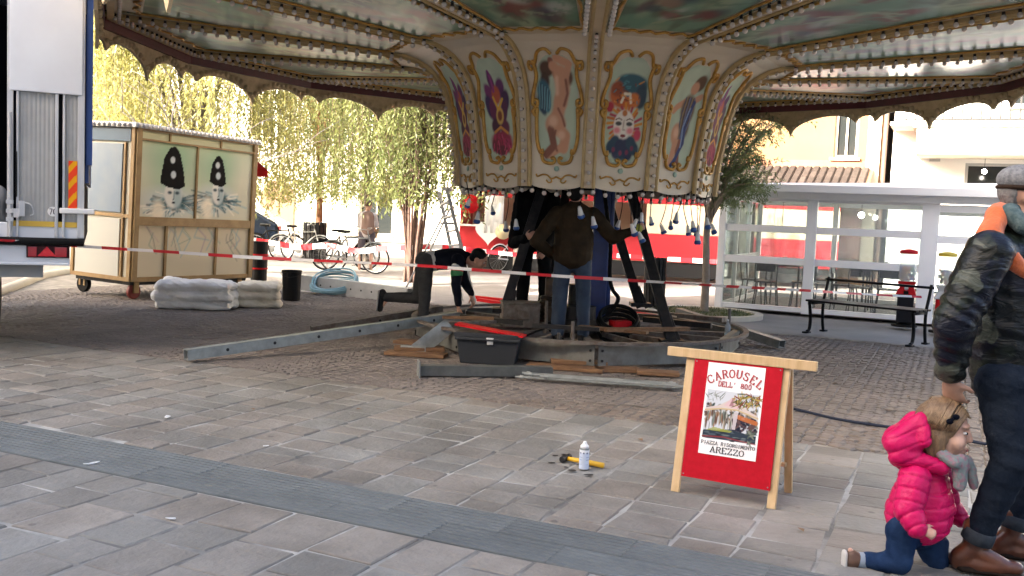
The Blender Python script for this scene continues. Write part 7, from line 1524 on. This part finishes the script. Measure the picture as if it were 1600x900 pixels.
# young tree with a rounded crown in a stone ring
tg = gnd(1100, 488); t = thing('young_tree', 'young tree with thin pale trunk and grey green crown before the pavilion', 'tree', V(tg.x, tg.y, 0), 0, 'trees round the square'); r = random.Random(4); tb = MB()
tb.tube(spline([(0, 0, -.02), (.0, 0, .6), (-.03, 0, 1.3), (.0, 0, 1.9)], 5), [.085, .07, .068, .066, .064, .062, .06, .06, .058, .056, .055, .054, .052, .05, .05, .05], 9); P_, D_ = [], []
for k in range(22):
    a = r.uniform(0, 6.28); e = V(.62 + math.cos(a) * r.uniform(.3, 1.25), math.sin(a) * r.uniform(.3, 1.0), r.uniform(1.85, 3.6)); s_ = V(0, 0, r.uniform(1.45, 1.9)); bp = spline([s_, s_.lerp(e, .5) + V(0, 0, .2), e], 6); tb.tube(bp, [.03 * (1 - .8 * i / (len(bp) - 1)) for i in range(len(bp))], 6)
    for q in range(26):
        s2 = bp[r.randrange(4, len(bp))]; a2 = r.uniform(0, 6.28); e2 = s2 + V(math.cos(a2) * r.uniform(.1, .5), math.sin(a2) * r.uniform(.1, .5), r.uniform(-.35, .3)); d = (e2 - s2)
        for j in range(26): P_.append(s2 + d * (j / 26) + V(r.gauss(0, .02), r.gauss(0, .02), r.gauss(0, .02))); D_.append(tuple(d.normalized() * .5 + V(0, 0, -.4)))
tb.build('trunk', mat('pale smooth bark', (.36, .30, .24), (.26, .21, .165), rough=.85, scale=8, bump=.3), t, smooth=True); leaves('crown', P_, D_, .085, .009, ol, t, 4, .6)
b = MB(); n = 40; ro, rin = .95, .82; vs = [(r_ * math.cos(2 * PI * i / n), r_ * math.sin(2 * PI * i / n), z) for z in (-.05, .025) for r_ in (ro, rin) for i in range(n)]; fs = []
for i in range(n): j = (i + 1) % n; fs += [(2 * n + i, 2 * n + j, 3 * n + j, 3 * n + i), (i, j, 2 * n + j, 2 * n + i), (n + j, n + i, 3 * n + i, 3 * n + j)]
b.add(vs, fs); o = b.build('tree_ring', stonec); o.location = V(tg.x, tg.y, 0); tag(o, 'pale stone ring set round the young tree', 'kerb ring')
b = MB(); b.lathe([(.82, -.03), (.82, .0), (0, .02)], 28); o = b.build('planting_soil', mat('grassy soil', (.10, .09, .05), (.12, .14, .05), rough=.95, scale=14, bump=.6)); o.location = V(tg.x, tg.y, 0); tag(o, kind='structure')
Pg, Dg = [], []
for i in range(900): a, rr = r.uniform(0, 6.28), .8 * math.sqrt(r.random()); Pg.append((rr * math.cos(a), rr * math.sin(a), .0)); Dg.append((0, 0, 1))
o = leaves('grass', Pg, Dg, .05, .006, leafm('grass blade', (.07, .10, .03), (.12, .14, .05), .3), None, 7, .4); o.location = V(tg.x, tg.y, 0); tag(o, 'thin grass growing round the young tree trunk', 'grass', kind='stuff')
# pale kerb at the far left
b = MB(); kp = spline([gnd(x, y, 0) for x, y in ((-10, 462), (30, 446), (70, 432), (130, 424), (200, 420))], 6); b.tube(kp, .10, 8); tag(b.build('stone_kerb', stonec, smooth=True), 'curved pale kerb on the ground under the trailer', 'kerb')

# bare young tree in front of the yellow willow
bt0 = at(292, 410, 18.3); t = thing('bare_tree', 'bare pale-branched tree rising above the booth roof', 'tree', V(bt0.x, 18.3, 0), 0, 'trees round the square'); tb = MB(); r = random.Random(21)
tb.tube([(0, 0, 0), (.02, 0, 1.2), (0, 0, 2.0)], [.07, .055, .05], 8); b2 = MB()
for k in range(7):
    a = (-1.15, -.75, -.3, .0, .28, .7, 1.1)[k]; d = V(math.sin(a), r.uniform(-.3, .3), math.cos(a)); p = V(0, 0, r.uniform(1.4, 2.0)); q = p + d * r.uniform(1.6, 2.6); bp = spline([p, p.lerp(q, .5) + V(r.gauss(0, .1), 0, .1), q], 6); b2.tube(bp, [.02 * (1 - .75 * i / (len(bp) - 1)) for i in range(len(bp))], 6)
    for j in range(5):
        s_ = bp[r.randrange(3, len(bp))]; e = s_ + V(math.sin(a + r.uniform(-.9, .9)), r.uniform(-.4, .4), r.uniform(.2, .9)).normalized() * r.uniform(.4, 1.1); b2.tube([s_, s_.lerp(e, .5) + V(0, 0, .05), e], [.008, .006, .003], 5)
tb.build('trunk', bark, t, smooth=True); b2.build('branches', mat('pale grey twig', (.16, .14, .13), (.11, .095, .09), rough=.9, scale=8), t, smooth=True)

dl = MB(); dl.add([(-.03, 0, .004), (0, -.018, .010), (.032, 0, .006), (0, .018, .012), (0, 0, .003), (.05, .004, .004)], [(0, 1, 4), (1, 2, 4), (2, 3, 4), (3, 0, 4), (2, 5, 4)]); dl_me = dl.mesh('dry_leaf', mat('dry brown leaf', (.20, .12, .06), (.12, .07, .035), rough=.8, scale=20))
for i, (x, y, lab) in enumerate(((1366, 673, 'brown dry leaf on the cobbles beside the dark cable'), (1252, 829, 'brown dry leaf on the paving below the poster stand'), (1305, 600, 'dry leaf on the cobbles in front of the bench'), (1000, 688, 'dry leaf on the paving left of the poster stand'), (560, 640, 'dry leaf at the edge of the paving below the steel beam'), (395, 640, 'dry leaf on the paving below the long galvanised beam'), (1420, 620, 'dry leaf on the cobbles left of the camouflage jacket'))):
    o = link('dry_leaf', dl_me); o.location = gnd(x, y, .004); o.rotation_euler = (0, 0, i * 1.7); o.scale = (.8 + .1 * (i % 4),) * 3; tag(o, lab, 'leaf', 'dry leaves on the ground')
